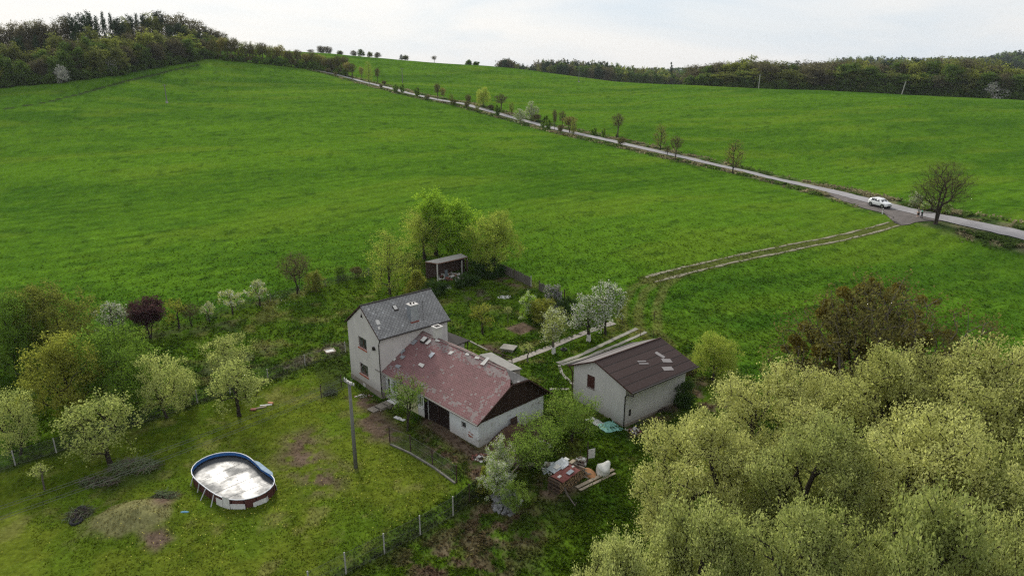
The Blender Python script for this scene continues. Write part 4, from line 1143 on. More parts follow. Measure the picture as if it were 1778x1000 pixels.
MB().tube([GF.p(-.1, .1, GE - .1), GF.p(-.05, .12, GE - .35), GF.p(ga0 - .25, .2, GE - .5), GF.p(ga0 - .03, .22, GE - .75), GF.p(ga0 - .03, .22, -.4)], .055, 6).build('downpipe', m_dark, gar)
MB().tube([GF.p(GWd + .08, .1, GE - .1), GF.p(GWd + .05, .15, GE - .3), GF.p(ga1 + .06, .22, GE - .6), GF.p(ga1 + .06, .22, -.4)], .055, 6).build('downpipe', m_brownwood, gar)
for a0_, a1_ in ((0, GAr), (GWd, GAr)):
    MB().prism([GF.p(a0_, -.07, GE - .14), GF.p(a1_, -.07, GRZ - .12), GF.p(a1_, -.07, GRZ + .02), GF.p(a0_, -.07, GE + .01)], GF.B * .03).build('barge_board', m_brownwood, gar)
# ------------------------------------------------------------------ kinds of tree
K = {}
K['apple'] = Tree('apple_tree', 5, 2.4, lf_pale, bark_dark, seed=11, base=.28, tips=110, per=34, cl=.42, size=.15, lobes=10, spread=.3, wig=.18, lead=.45, rt=.13)
K['apple2'] = Tree('apple_tree', 5, 2.4, lf_pale, bark_dark, seed=12, base=.22, tips=130, per=36, cl=.38, size=.14, lobes=12, wig=.18, lead=.42, rt=.13, spiky=.6)
K['applesmall'] = Tree('apple_tree', 3, 1.4, lf_pale, bark_dark, seed=13, base=.35, tips=60, per=22, cl=.28, size=.12, lobes=6, wig=.2, lead=.4, rt=.09, blossom=lf_white, bl_frac=.45)
K['applesmall2'] = Tree('apple_tree', 3, 1.4, lf_gold, bark_dark, seed=14, base=.35, tips=60, per=22, cl=.28, size=.12, lobes=6, wig=.2, lead=.4, rt=.09)
K['blossom'] = Tree('apple_tree', 5, 2.0, lf_green, bark_dark, seed=15, base=.22, tips=120, per=22, cl=.36, size=.13, lobes=11, wig=.15, lead=.6, rt=.12, blossom=lf_white, bl_frac=.9, spiky=.8)
K['pear'] = Tree('pear_tree', 5, 1.5, lf_pale, bark_grey, seed=16, base=.30, tips=110, per=24, cl=.34, size=.12, lobes=8, wig=.08, lead=.8, rt=.11, blossom=lf_cream, bl_frac=.35, spiky=1.2)
K['birch'] = Tree('birch_tree', 8, 3.0, lf_yell, bark_dark, seed=17, base=.15, tips=240, per=36, cl=.5, size=.12, lobes=14, wig=.08, lead=.95, rt=.16, trunk_n=2, spread=.05, squash=1.2, top_bias=-.03, lobe_r=.5)
K['weeping'] = Tree('weeping_birch', 9, 3.4, lf_yell, bark_dark, seed=18, base=.25, tips=160, per=70, cl=.75, size=.16, lobes=12, wig=.14, lead=.7, rt=.2, droop=1.4)
K['maple'] = Tree('maple_tree', 11, 3.2, lf_bright, bark_dark, seed=19, base=.14, tips=260, per=70, cl=.62, size=.22, lobes=16, lead=.8, rt=.25, lobe_r=.46)
K['maple2'] = Tree('maple_tree', 9, 3.4, lf_bright, bark_dark, seed=20, base=.10, tips=260, per=70, cl=.62, size=.22, lobes=12, lead=.8, rt=.2, lobe_r=.5)
K['lime'] = Tree('yellow_tree', 8, 3.6, lf_yell, bark_dark, seed=21, base=.16, tips=240, per=60, cl=.55, size=.18, lobes=13, lead=.8, rt=.18, spiky=.7, lobe_r=.48)
K['olive'] = Tree('broadleaf_tree', 9, 4.5, lf_olive, bark_dark, seed=22, base=.12, tips=320, per=75, cl=.65, size=.18, lobes=16, lead=.7, rt=.24, lobe_r=.5)
K['olive2'] = Tree('broadleaf_tree', 8, 4.2, lf_green, bark_dark, seed=23, base=.12, tips=320, per=70, cl=.62, size=.17, lobes=15, lead=.7, rt=.22, lobe_r=.48)
K['goldbroad'] = Tree('broadleaf_tree', 8, 4.2, lf_gold, bark_dark, seed=24, base=.15, tips=280, per=60, cl=.55, size=.19, lobes=15, lead=.7, rt=.22, lobe_r=.45)
K['palebroad'] = Tree('fruit_tree', 6, 3.0, lf_pale, bark_dark, seed=25, base=.15, tips=220, per=42, cl=.45, size=.14, lobes=12, lead=.6, rt=.15, trunk_n=2, spread=.25, spiky=.8)
K['vase'] = Tree('hazel_bush', 5, 2.0, lf_brown, bark_dark, seed=26, base=.08, form='vase', tips=260, per=16, cl=.35, size=.10, lead=.15, rt=.10, rtip=.012, fork=.25, trunk_n=4, spread=.3)
K['bush'] = Tree('round_bush', 3, 2.0, lf_olive, bark_dark, seed=27, base=.05, form='round', tips=140, per=50, cl=.35, size=.13, lobes=12, lead=.3, rt=.06, trunk_n=3, spread=.4, foliage='foliage')
K['bushgreen'] = Tree('round_bush', 3, 2.0, lf_green, bark_dark, seed=28, base=.05, tips=140, per=50, cl=.35, size=.13, lobes=12, lead=.3, rt=.06, trunk_n=3, spread=.4, foliage='foliage')
K['juniper'] = Tree('juniper_bush', 2, 2.0, lf_deep, bark_dark, seed=29, base=.03, tips=150, per=60, cl=.32, size=.12, lobes=9, lead=.2, rt=.06, trunk_n=3, spread=.6, foliage='foliage', spiky=.6)
K['golden'] = Tree('golden_thuja', 3.4, 1.4, lf_gold, bark_dark, seed=30, base=.03, form='cone', tips=180, per=60, cl=.30, size=.11, lead=.9, rt=.08, foliage='foliage', spiky=1.5)
K['purple'] = Tree('purple_plum', 5, 2.2, lf_purple, bark_dark, seed=31, base=.10, form='vase', tips=220, per=46, cl=.42, size=.15, lead=.25, rt=.12, fork=.6, trunk_n=3, spread=.25)
K['viburnum'] = Tree('flowering_bush', 3, 1.7, lf_bright, bark_dark, seed=32, base=.05, tips=120, per=50, cl=.3, size=.13, lobes=10, lead=.3, rt=.06, trunk_n=3, spread=.4, blossom=lf_cream, bl_frac=.45, foliage='foliage')
K['lilac'] = Tree('lilac_bush', 3, 1.7, lf_green, bark_dark, seed=33, base=.05, tips=120, per=36, cl=.3, size=.13, lobes=10, lead=.3, rt=.06, trunk_n=3, spread=.4, blossom=lf_lilac, bl_frac=.8, foliage='foliage', spiky=1)
K['whitecherry'] = Tree('cherry_tree', 5, 2.2, lf_spring, bark_dark, seed=34, base=.12, tips=160, per=38, cl=.36, size=.12, lobes=12, lead=.6, rt=.10, blossom=lf_white, bl_frac=.75, lobe_r=.45)
K['plum'] = Tree('plum_tree', 5.5, 2.6, lf_spring, bark_dark, seed=35, base=.18, tips=230, per=34, cl=.42, size=.12, lobes=13, lead=.6, rt=.11, trunk_n=2, spread=.2, spiky=.7)
K['thin'] = Tree('young_plum', 5, 1.6, lf_green, bark_dark, seed=36, base=.15, form='vase', tips=170, per=20, cl=.36, size=.09, lead=.5, rt=.07, fork=.9, trunk_n=3, spread=.14)
K['bare'] = Tree('bare_tree', 12, 5.0, lf_brown, bark_dark, seed=37, base=.26, tips=1200, per=22, cl=.65, size=.085, lobes=18, lead=.6, rt=.32, rtip=.013, wig=.10, lobe_r=.5, trunk_n=2, spread=.10)
K['baresmall'] = Tree('bare_tree', 7, 2.3, lf_brown, bark_mid, seed=38, base=.2, form='vase', tips=320, per=7, cl=.4, size=.13, lead=.4, rt=.14, rtip=.022, fork=1.6, trunk_n=2, spread=.1)
K['baresmall2'] = Tree('bare_tree', 7, 2.4, lf_rust, bark_dark, seed=39, base=.2, tips=280, per=8, cl=.4, size=.13, lobes=9, lead=.7, rt=.13, rtip=.022)
lf_mb = mat_leaf('mistletoe_brown', (.085, .080, .030), (.19, .178, .062), 0.3, 0.5)
K['mistle'] = Tree('old_apple_tree', 11, 6.5, lf_mb, bark_grey, seed=40, base=.18, tips=1100, per=30, cl=.55, size=.14, lobes=34, lead=.5, rt=.34, rtip=.015, wig=.16, trunk_n=2, spread=.3, lobe_r=.34)
K['stub'] = Tree('sapling', 2.0, .8, lf_pale, bark_grey, seed=41, base=.4, form='vase', tips=40, per=14, cl=.2, size=.08, lead=.4, rt=.06, fork=.8)
K['lowshrub'] = Tree('roadside_bush', 2.5, 1.5, lf_brown, bark_dark, seed=42, base=.04, form='vase', tips=110, per=20, cl=.32, size=.16, lead=.2, rt=.06, rtip=.02, fork=.2, trunk_n=3, spread=.5, one=True)
K['lowgreen'] = Tree('roadside_bush', 2.5, 1.5, lf_green, bark_dark, seed=43, base=.04, tips=80, per=30, cl=.34, size=.2, lobes=8, lead=.3, rt=.06, rtip=.02, trunk_n=3, spread=.5, one=True)
for k_, (sd_, leaf_) in {'rb1': (44, lf_brown), 'rb2': (45, lf_rust), 'rb3': (46, lf_olive)}.items():
    K[k_] = Tree('roadside_tree', 8, 2.6, leaf_, bark_mid, seed=sd_, base=.15, form='vase' if sd_ != 46 else 'round', tips=190, per=14, cl=.55, size=.22, lead=.5, rt=.16, rtip=.035, fork=1.4, trunk_n=2, spread=.1, one=True)

# ------------------------------------------------------------------ the big willows in the right foreground
WIL = []
for i, (H_, R_, lf_, sd_) in enumerate([(12, 5.4, lf_willow, 51), (11, 4.8, lf_willow, 52), (12, 5.2, lf_willow2, 53), (9, 4.2, lf_willow2, 54)]):
    WIL.append(Tree('willow_tree', H_, R_, lf_, bark_dark, seed=sd_, base=.30, tips=1000, per=56, cl=.38, size=.12, lobes=32, lobe_r=.24, lead=.45, rt=.32, rtip=.014, wig=.14, trunk_n=3, spread=.22, spiky=1.0, stretch=1.25, aspect=.55))
gw = 'willows crowding the lower right corner'
for k, px, ty, Z, w, lab in [
    (0, 1345, 642, 47, 215, 'pale blossoming willow nearest the garage, rounded crown in the back row'),
    (1, 1495, 612, 46, 225, 'pale willow standing in front of the old apple tree full of mistletoe'),
    (0, 1645, 606, 45, 240, 'tall pale willow in the back row near the right edge of the photo'),
    (1, 1790, 585, 44, 220, 'pale willow cut by the right edge of the photo, highest of the crowns'),
    (1, 1205, 728, 42, 205, 'low pale willow at the left end, nearest the wood pile and planks'),
    (2, 1385, 735, 39, 230, 'pale willow in the middle of the thicket with dark limbs showing'),
    (0, 1560, 730, 38, 250, 'broad pale willow in the middle row right of the thicket centre'),
    (3, 1735, 740, 37, 240, 'yellow-green willow on the right edge in the middle row'),
    (3, 1195, 880, 34, 185, 'fresh green willow low at the left front of the thicket'),
    (2, 1350, 880, 32, 240, 'yellow-green willow in the front row at the bottom of the photo'),
    (3, 1530, 870, 31, 250, 'olive willow in the front row with bare dark stems below'),
    (2, 1715, 880, 31, 240, 'dense willow in the bottom right corner of the photo'),
    (3, 1060, 942, 33, 150, 'small bright green willow bush low by the bottom edge, left of the thicket')]:
    tree_at(WIL[k], px, ty, Z, w, lab, 'tree', gw)

# ------------------------------------------------------------------ old apple tree full of mistletoe
mt = tree_at(K['mistle'], 1495, 497, 53, 315, 'old spreading apple tree loaded with dark brown mistletoe balls behind the willows', 'tree')
def ball_mesh(seed, n=900):
    rng = np.random.default_rng(seed); d = rng.normal(size=(n, 3)); d /= np.linalg.norm(d, axis=1, keepdims=True)
    C = d * (rng.uniform(.15, 1, (n, 1)) ** .45) * np.array([1, 1, .85])
    nr = rng.normal(size=(n, 3)); nr /= np.linalg.norm(nr, axis=1, keepdims=True)
    u = d + rng.normal(size=(n, 3)) * .5; u -= nr * (u * nr).sum(1, keepdims=True); u /= np.linalg.norm(u, axis=1, keepdims=True); w = np.cross(nr, u)
    sz = rng.uniform(.22, .42, (n, 1))
    v = np.stack([C - u * sz * .5, C + w * sz * .16, C + u * sz * .5, C - w * sz * .16], 1).reshape(-1, 3)
    return raw_mesh('mistletoe', v, np.arange(n * 4).reshape(-1, 4), [lf_mist], np.repeat(rng.uniform(0, 1, n), 4))
_balls = [ball_mesh(s_) for s_ in (1, 2)]
_mc = Vector(mt.location); _i = 0; _bp = []
for bx_, by_, r_ in [(1514,486,5),(1499,503,13),(1520,500,12),(1465,508,12),(1549,510,13),(1560,499,10),(1437,528,11),(1600,520,9),(1626,524,6),(1648,582,11),(1628,577,6),(1430,545,13),(1445,560,16),(1398,568,11),(1470,540,14),(1505,530,15),(1415,585,14),(1470,580,16),(1500,560,13),(1535,545,14),(1560,565,15),(1590,570,16),(1610,590,14),(1575,590,16),(1540,590,13),(1380,590,11),(1390,605,13),(1365,605,9),(1425,610,15),(1460,615,14),(1500,605,12),(1590,610,14),(1645,620,12),(1350,640,10),(1400,635,14),(1590,545,11),(1480,520,11),(1450,590,12),(1535,520,9),(1410,650,14),(1370,640,12),(1440,640,14)]:
    Zb = 53 + ((_i * 37) % 100 - 50) * .05
    p = atD(bx_, by_, Zb)
    b = bpy.data.objects.new('mistletoe', _balls[_i % 2]); COL.objects.link(b); b.parent = mt
    s_ = r_ * Zb / FPX * 1.12
    _bp.append(Vector(p))
    b.location = ((p.x - _mc.x), (p.y - _mc.y), (p.z - _mc.z))
    M = Matrix.Rotation(-mt.rotation_euler.z, 4, 'Z'); b.location = M @ b.location
    b.location = (b.location.x / mt.scale.x, b.location.y / mt.scale.y, b.location.z / mt.scale.z)
    b.scale = (s_ / mt.scale.x, s_ / mt.scale.y, s_ / mt.scale.z); _i += 1

_mb = MB(); _hub = _mc + Vector((0, 0, 4.2))
for k, p in enumerate(_bp):
    st_ = _hub.lerp(Vector((p.x, p.y, _hub.z)), .25); md_ = st_.lerp(p, .55) + Vector((0, 0, -.25 - .1 * (k % 3)))
    _mb.tube([_hub, st_, md_, p], [.10, .075, .04, .018], 5)
_lm = _mb.build('limbs', bark_dark); _M = mt.matrix_basis if False else (Matrix.Translation(mt.location) @ Matrix.Rotation(mt.rotation_euler.z, 4, 'Z') @ Matrix.Diagonal((mt.scale.x, mt.scale.y, mt.scale.z, 1)))
_lm.data.transform(_M.inverted()); _lm.parent = mt

# ------------------------------------------------------------------ single trees and shrubs
for kd, bx_, by_, ty_, w_, lab, cat in [
    ('birch', 677, 511, 402, 88, 'airy yellow-green birch with two dark stems left of the open shelter', 'tree'),
    ('weeping', 737, 449, 360, 82, 'drooping olive birch behind the open shelter, left of the maples', 'tree'),
    ('maple', 757, 442, 329, 62, 'tallest bright green maple behind the open shelter', 'tree'),
    ('maple2', 797, 452, 347, 66, 'dense bright green maple directly behind the shelter, right of the tallest one', 'tree'),
    ('lime', 858, 473, 367, 84, 'round yellow-green tree right of the shelter at the end of the plank fence', 'tree'),
    ('golden', 725, 508, 470, 48, 'golden conical conifer bush between the birch and the shelter', 'bush'),
    ('juniper', 757, 513, 487, 44, 'low dark green juniper in front of the shelter, nearer the grey roof', 'bush'),
    ('juniper', 811, 496, 475, 40, 'low dark green juniper in front of the right end of the shelter', 'bush'),
    ('juniper', 845, 478, 448, 56, 'dark spreading juniper under the round yellow-green tree', 'bush'),
    ('bush', 718, 478, 448, 34, 'brown-green shrub against the left wall of the shelter', 'bush'),
    ('vase', 516, 510, 438, 52, 'tall many-stemmed budding hazel on the far orchard edge', 'bush'),
    ('bush', 547, 503, 470, 36, 'rounded brown-green bush right of the tall hazel', 'bush'),
    ('bushgreen', 592, 484, 461, 22, 'small dark green bush on the far orchard edge behind the house', 'bush'),
    ('lowshrub', 620, 481, 463, 20, 'thin little shrub left of the birch on the field edge', 'bush'),
    ('applesmall', 452, 531, 487, 38, 'small apple tree with whitish blossom nearest the tall hazel', 'tree'),
    ('applesmall', 404, 545, 502, 38, 'small leaning apple tree second from the hazel in the orchard row', 'tree'),
    ('applesmall', 364, 559, 524, 24, 'smallest apple tree of the row at the field edge', 'tree'),
    ('vase', 334, 566, 526, 32, 'low budding shrub between two small orchard trees', 'bush'),
    ('applesmall2', 311, 570, 519, 38, 'yellow-leaved small fruit tree beside the purple plum', 'tree'),
    ('purple', 262, 586, 518, 62, 'dark purple-leaved plum at the field edge', 'tree'),
    ('blossom', 203, 592, 522, 56, 'white blossoming tree just left of the purple plum', 'tree'),
    ('olive2', 32, 650, 508, 96, 'green tree with a stout dark trunk at the left edge of the photo', 'tree'),
    ('olive', 96, 625, 497, 138, 'broad dark olive tree on the left, behind the golden-leaved one', 'tree'),
    ('goldbroad', 128, 725, 583, 138, 'broad tree with golden young leaves in the left orchard', 'tree'),
    ('olive2', 218, 712, 566, 124, 'dense olive-green tree right of the golden-leaved one', 'tree'),
    ('palebroad', 290, 725, 615, 86, 'pale green fruit tree by the orchard fence, left of the open apple tree', 'tree'),
    ('palebroad', 326, 703, 640, 46, 'narrow pale green fruit tree by the orchard fence beside a larger one', 'tree'),
    ('apple2', 400, 655, 583, 86, 'pale leafy apple tree standing behind the open-limbed one', 'tree'),
    ('apple', 416, 722, 626, 98, 'open-limbed pale apple tree on the lawn beside the scrap boards', 'tree'),
    ('apple2', 192, 806, 686, 122, 'grey-green apple tree above the brush pile, nearest the round mound', 'tree'),
    ('palebroad', 36, 790, 678, 78, 'pale fruit tree by the orchard fence at the left edge', 'tree'),
    ('stub', 78, 850, 803, 34, 'pollarded stub with thin shoots on the grass at the far left', 'sapling'),
    ('applesmall2', 838, 580, 524, 42, 'small yellow-green fruit tree in the garden behind the porch', 'tree'),
    ('stub', 882, 560, 530, 16, 'thin pale sapling in the middle of the garden lawn', 'sapling'),
    ('viburnum', 918, 552, 508, 34, 'bright green bush with white flower heads in the garden', 'bush'),
    ('goldbroad', 941, 562, 519, 42, 'yellow-brown leaved bush in front of the lilac', 'bush'),
    ('lilac', 959, 540, 494, 34, 'lilac bush in mauve flower by the plank fence end', 'bush'),
    ('juniper', 986, 548, 516, 34, 'dark green shrub between the lilac and the white blossoming tree', 'bush'),
    ('pear', 961, 614, 533, 50, 'slim pear tree with whitewashed trunk beside the concrete path', 'tree'),
    ('blossom', 1022, 592, 509, 72, 'apple tree in white blossom with whitewashed trunk over the concrete path', 'tree'),
    ('blossom', 1051, 581, 485, 58, 'taller blossoming apple tree at the far end of the concrete path', 'tree'),
    ('stub', 916, 630, 595, 26, 'short pruned sapling with whitewashed stem behind the red roof', 'sapling'),
    ('lime', 1238, 660, 580, 80, 'leafy yellow-green bush tree right of the garage', 'tree'),
    ('thin', 707, 748, 653, 66, 'slender young plum in front of the barn door', 'tree'),
    ('plum', 992, 768, 680, 92, 'bright green plum tree between the barn gable and the garage', 'tree'),
    ('plum', 936, 815, 722, 100, 'bright green plum tree left of the wood pile', 'tree'),
    ('whitecherry', 868, 835, 757, 52, 'narrow cherry in white blossom at the barn corner', 'tree'),
    ('whitecherry', 862, 862, 796, 60, 'low flowering cherry bush above the heap of grey stones', 'bush'),
    ('plum', 892, 885, 835, 50, 'sprawling green shrub over the grey stone heap', 'bush'),
    ('golden', 841, 852, 810, 28, 'small yellow-flowered shrub beside the low flowering cherry', 'bush'),
    ('juniper', 1183, 700, 662, 44, 'dark evergreen shrub against the side wall of the garage', 'bush'),
    ('lowshrub', 1196, 660, 636, 24, 'small shrub at the far corner of the garage', 'bush'),
    ('bare', 1624, 389, 281, 92, 'big bare tree beside the road junction', 'tree'),
    ('whitecherry', 1588, 361, 333, 22, 'low white flowering bush behind the road near the car', 'bush'),
    ('viburnum', 1614, 366, 346, 30, 'pale flowering bush just behind the big bare tree', 'bush'),
    ('viburnum', 1640, 372, 350, 16, 'small pale flowering bush right of the big bare tree', 'bush'),
    ('baresmall2', 1272, 302, 243, 36, 'bare rounded tree on its own by the road', 'tree'),
    ('baresmall', 1172, 279, 235, 22, 'thin bare roadside tree, right one of a close pair', 'tree'),
    ('baresmall', 1158, 276, 252, 12, 'very thin bare sapling, left one of a close pair by the road', 'sapling'),
    ('baresmall2', 1146, 262, 216, 26, 'bare dark tree beyond the road, left of the close pair', 'tree'),
    ('baresmall', 1072, 241, 196, 22, 'tall thin bare tree beyond the road above a dark bush', 'tree'),
    ('lowshrub', 1079, 256, 238, 16, 'dark bush on the near verge below the tall thin bare tree', 'bush'),
    ('lowgreen', 1071, 240, 232, 8, 'tiny green bush at the foot of the tall thin bare tree', 'bush'),
    ('lowgreen', 1048, 240, 222, 8, 'narrow dark bush beyond the road, left of the tall thin bare tree', 'bush'),
    ('lowgreen', 1032, 236, 222, 11, 'round green bush beyond the road in the gap of the tree row', 'bush'),
    ('rb3', 996, 238, 206, 12, 'small leafy roadside tree at the lower end of the dense row', 'tree'),
    ('rb2', 989, 231, 202, 24, 'brownish thicket-like tree beyond the road at the end of the dense row', 'tree'),
    ('baresmall', 976, 228, 192, 14, 'bare stubby tree with upright limbs in the roadside row', 'tree'),
    ('lowshrub', 973, 234, 216, 10, 'dark bush on the near verge under the bare stubby tree', 'bush'),
    ('rb1', 963, 230, 190, 8, 'narrow bare roadside tree left of the stubby one', 'tree'),
    ('lowgreen', 952, 226, 207, 14, 'green bush on the near verge right of the white-topped tree', 'bush'),
    ('lowgreen', 948, 214, 200, 10, 'round dark green bush beyond the road', 'bush'),
    ('lowgreen', 942, 222, 213, 8, 'tiny dark bush on the near verge', 'bush'),
    ('whitecherry', 923, 210, 176, 24, 'conical white-topped blossoming tree by the road', 'tree'),
    ('lowshrub', 932, 212, 198, 16, 'dark bush at the foot of the white-topped tree', 'bush'),
    ('whitecherry', 903, 214, 189, 24, 'round white blossoming bush leaning over the road', 'bush'),
    ('rb3', 888, 198, 178, 9, 'small upright green tree left of the white blossoming bush', 'tree'),
    ('baresmall', 870, 195, 163, 24, 'bare spreading tree beyond the road right of the yellow one', 'tree'),
    ('lowgreen', 864, 203, 182, 13, 'dark green bush standing on the near verge', 'bush'),
    ('lowshrub', 853, 192, 182, 12, 'dark bush beyond the road right of the yellow tree', 'bush'),
    ('lime', 839, 186, 152, 23, 'round yellow-leaved tree alone beyond the road', 'tree'),
    ('rb3', 828, 195, 180, 10, 'small green shrub below the round yellow-leaved tree', 'bush'),
    ('rb1', 813, 188, 164, 11, 'bare roadside tree left of the yellow-leaved tree', 'tree'),
    ('lowshrub', 811, 190, 176, 10, 'greyish bush on the near verge', 'bush'),
    ('lowshrub', 789, 183, 173, 10, 'dark low bush at the widening of the road', 'bush'),
    ('rb3', 784, 183, 162, 8, 'slim green tree at the widening of the road', 'tree'),
    ('rb1', 760, 174, 145, 11, 'bare tree of the middle roadside row', 'tree'),
    ('rb2', 769, 177, 152, 10, 'rusty budding tree of the middle roadside row', 'tree'),
    ('lowshrub', 742, 175, 165, 10, 'dark flat bush on the near verge of the middle row', 'bush'),
    ('lowgreen', 725, 168, 151, 11, 'dark round bush tree in the middle roadside row', 'bush'),
    ('lowgreen', 699, 162, 146, 9, 'dark bush right of the round green one', 'bush'),
    ('lowgreen', 687, 161, 146, 11, 'round green bush where the upper roadside row ends', 'bush'),
    ('lowshrub', 667, 149, 140, 8, 'small dark bush beyond the upper road', 'bush'),
    ('lowshrub', 662, 154, 147, 7, 'tiny dark bush on the near verge of the upper road', 'bush'),
    ('rb1', 656, 145, 118, 9, 'thin bare tree at the lower end of the upper roadside row', 'tree'),
    ('birch', 641, 146, 107, 17, 'yellowish airy tree in the upper roadside row', 'tree'),
    ('rb2', 628, 140, 116, 9, 'rusty thin tree left of the yellowish airy one', 'tree'),
    ('rb1', 612, 138, 110, 15, 'brown tree on the near side of the upper road', 'tree'),
    ('rb2', 604, 134, 108, 13, 'brown tree touching another in the upper roadside row', 'tree'),
    ('lowshrub', 570, 129, 118, 9, 'dark bush beside the uppermost visible road', 'bush'),
    ('lowshrub', 583, 133, 125, 7, 'small dark bush by the uppermost visible road', 'bush')]:
    tree_px(K[kd], bx_, by_, ty_, w_, lab, cat)
# whitewashed lower stems in the garden
m_lime = mat_plain('whitewash_stem', (.58, .56, .54), .9, .2, 6)
for o in list(bpy.data.objects):
    if o.type == 'EMPTY' and 'whitewashed' in str(o.get('label', '')):
        s_ = MB(); p = Vector(o.location); rr = .17 * o.scale.x if 'pruned' not in o['label'] else .06
        mb = MB(); mb.tube([p, p + Vector((0, 0, .45)), p + Vector((0, 0, .85))], [rr * 1.25, rr * 1.0, rr * .92], 8)
        c = mb.build('whitewash', m_lime); c.data.transform(Matrix.Translation(-p)); c.data.transform(Matrix.Diagonal((1 / o.scale.x, 1 / o.scale.y, 1 / o.scale.z, 1))); c.data.transform(Matrix.Rotation(0, 4, 'Z')); c.parent = o
# ------------------------------------------------------------------ row along the crest and road, left of the road's visible top
rnd = random.Random(12)
kinds = ['rb1', 'rb2', 'rb3', 'rb1', 'rb3']
def lerp_tab(tab, x):
    for (a, b), (c, d) in zip(tab, tab[1:]):
        if a <= x <= c: return b + (d - b) * (x - a) / (c - a)
    return tab[-1][1] if x > tab[-1][0] else tab[0][1]
rb_lab = {'rb1': 'budding brown tree in the road row leading down from the wood',
          'rb2': 'rusty brown tree in the road row leading down from the wood',
          'rb3': 'olive green tree in the road row leading down from the wood'}
ORD = ['first','second','third','fourth','fifth','sixth','seventh','eighth','ninth','tenth','eleventh','twelfth','thirteenth','fourteenth','fifteenth','sixteenth','seventeenth','eighteenth','nineteenth','twentieth']
def nth(i):
    if i < 20: return ORD[i]
    t = ['twenty','thirty','forty','fifty','sixty','seventy','eighty','ninety'][(i + 1) // 10 - 2]; u = (i + 1) % 10
    return (t[:-1] + 'ieth') if u == 0 else t + '-' + ORD[u - 1]
_n = 0
x = 372
while x < 602:
    kd = rnd.choice(kinds)
    by_ = lerp_tab([(360, 101), (420, 106), (500, 114), (560, 122), (600, 131)], x) + rnd.uniform(-1, 2)
    ty_ = lerp_tab([(360, 66), (400, 66), (450, 74), (500, 83), (530, 91), (600, 101)], x) + rnd.uniform(-3, 5)
    tree_px(K[kd], x, by_, ty_, rnd.uniform(13, 20), rb_lab[kd] + ', ' + nth(_n) + ' from its top', 'tree', 'trees of the row below the wooded hill'); _n += 1
    x += rnd.uniform(5.0, 7.5)

x = 374; _n = 0
while x < 606:
    by_ = lerp_tab([(360, 101), (420, 106), (500, 114), (560, 122), (600, 131)], x) + rnd.uniform(0, 2.5)
    kd = rnd.choice(['lowshrub', 'lowgreen', 'lowgreen']); tree_px(K[kd], x, by_, by_ - rnd.uniform(9, 16), rnd.uniform(11, 18), ('low brown' if kd == 'lowshrub' else 'low green') + ' bush under the road row below the wood, ' + nth(_n) + ' from its top', 'bush', 'bushes of the row below the wooded hill'); _n += 1
    x += rnd.uniform(5.5, 9)
# ------------------------------------------------------------------ woods
def wood_kind(name, leaf, bark, seed, H=18, Rr=4.5, form='round', tips=150, per=38, size=.55, cl=1.2, base=.2, rtip=.03, **k):
    return Tree(name, H, Rr, leaf, bark, seed=seed, base=base, form=form, tips=tips, per=per, cl=cl, size=size, rt=.35, rtip=rtip, one=True, **k)
W = dict(
    green=wood_kind('wood_tree', lf_wgreen, bark_dark, 61, lobes=12, lobe_r=.45, per=46),
    green2=wood_kind('wood_tree', lf_wolive, bark_dark, 62, lobes=12, lobe_r=.45, per=44),
    yellow=wood_kind('wood_tree', lf_wgold, bark_dark, 63, lobes=11, per=44),
    brown=wood_kind('bare_wood_tree', lf_wbrown, bark_mid, 64, lobes=12, tips=300, per=20, rtip=.035, size=.45),
    bare=wood_kind('bare_wood_tree', lf_wbrown, bark_mid, 65, form='vase', tips=260, per=5, rtip=.045, lead=.3, fork=5, trunk_n=2, spread=.08),
    spruce=wood_kind('spruce_tree', lf_conif, bark_dark, 66, H=20, Rr=3.6, form='cone', tips=150, per=20, size=.5, cl=1.0, base=.25, lead=.98, droop=1.2),
    pine=wood_kind('pine_tree', lf_conif, bark_dark, 67, H=20, Rr=2.8, tips=110, per=26, size=.5, cl=.9, base=.48, lead=.95, lobes=8, wig=.05),
    white=wood_kind('blossoming_wood_tree', lf_white, bark_dark, 68, H=8, Rr=3, per=40, size=.4, cl=.8, base=.05),
    shrub=wood_kind('wood_edge_bush', lf_wgreen, bark_dark, 69, H=6, Rr=3.4, per=34, size=.45, cl=.9, base=.02))
wl = {'green': 'green leafy tree', 'green2': 'olive leafy tree', 'yellow': 'golden young-leaved tree', 'brown': 'brown budding tree', 'bare': 'bare-branched tree', 'spruce': 'dark spruce', 'pine': 'high-crowned dark pine', 'shrub': 'green bush'}
rnd = random.Random(5)
foot = [(-60, 160), (0, 153), (100, 144), (180, 134), (260, 120), (330, 107), (372, 99)]
topl = [(-60, 55), (0, 52), (30, 46), (60, 44), (100, 44), (130, 36), (150, 31), (195, 30), (215, 34), (255, 30), (290, 26), (320, 28), (345, 38), (372, 54), (400, 66)]
def foot_Z(px, extra=0):
    g_ = gp(px, lerp_tab(foot, px)); return depth(g_) + extra
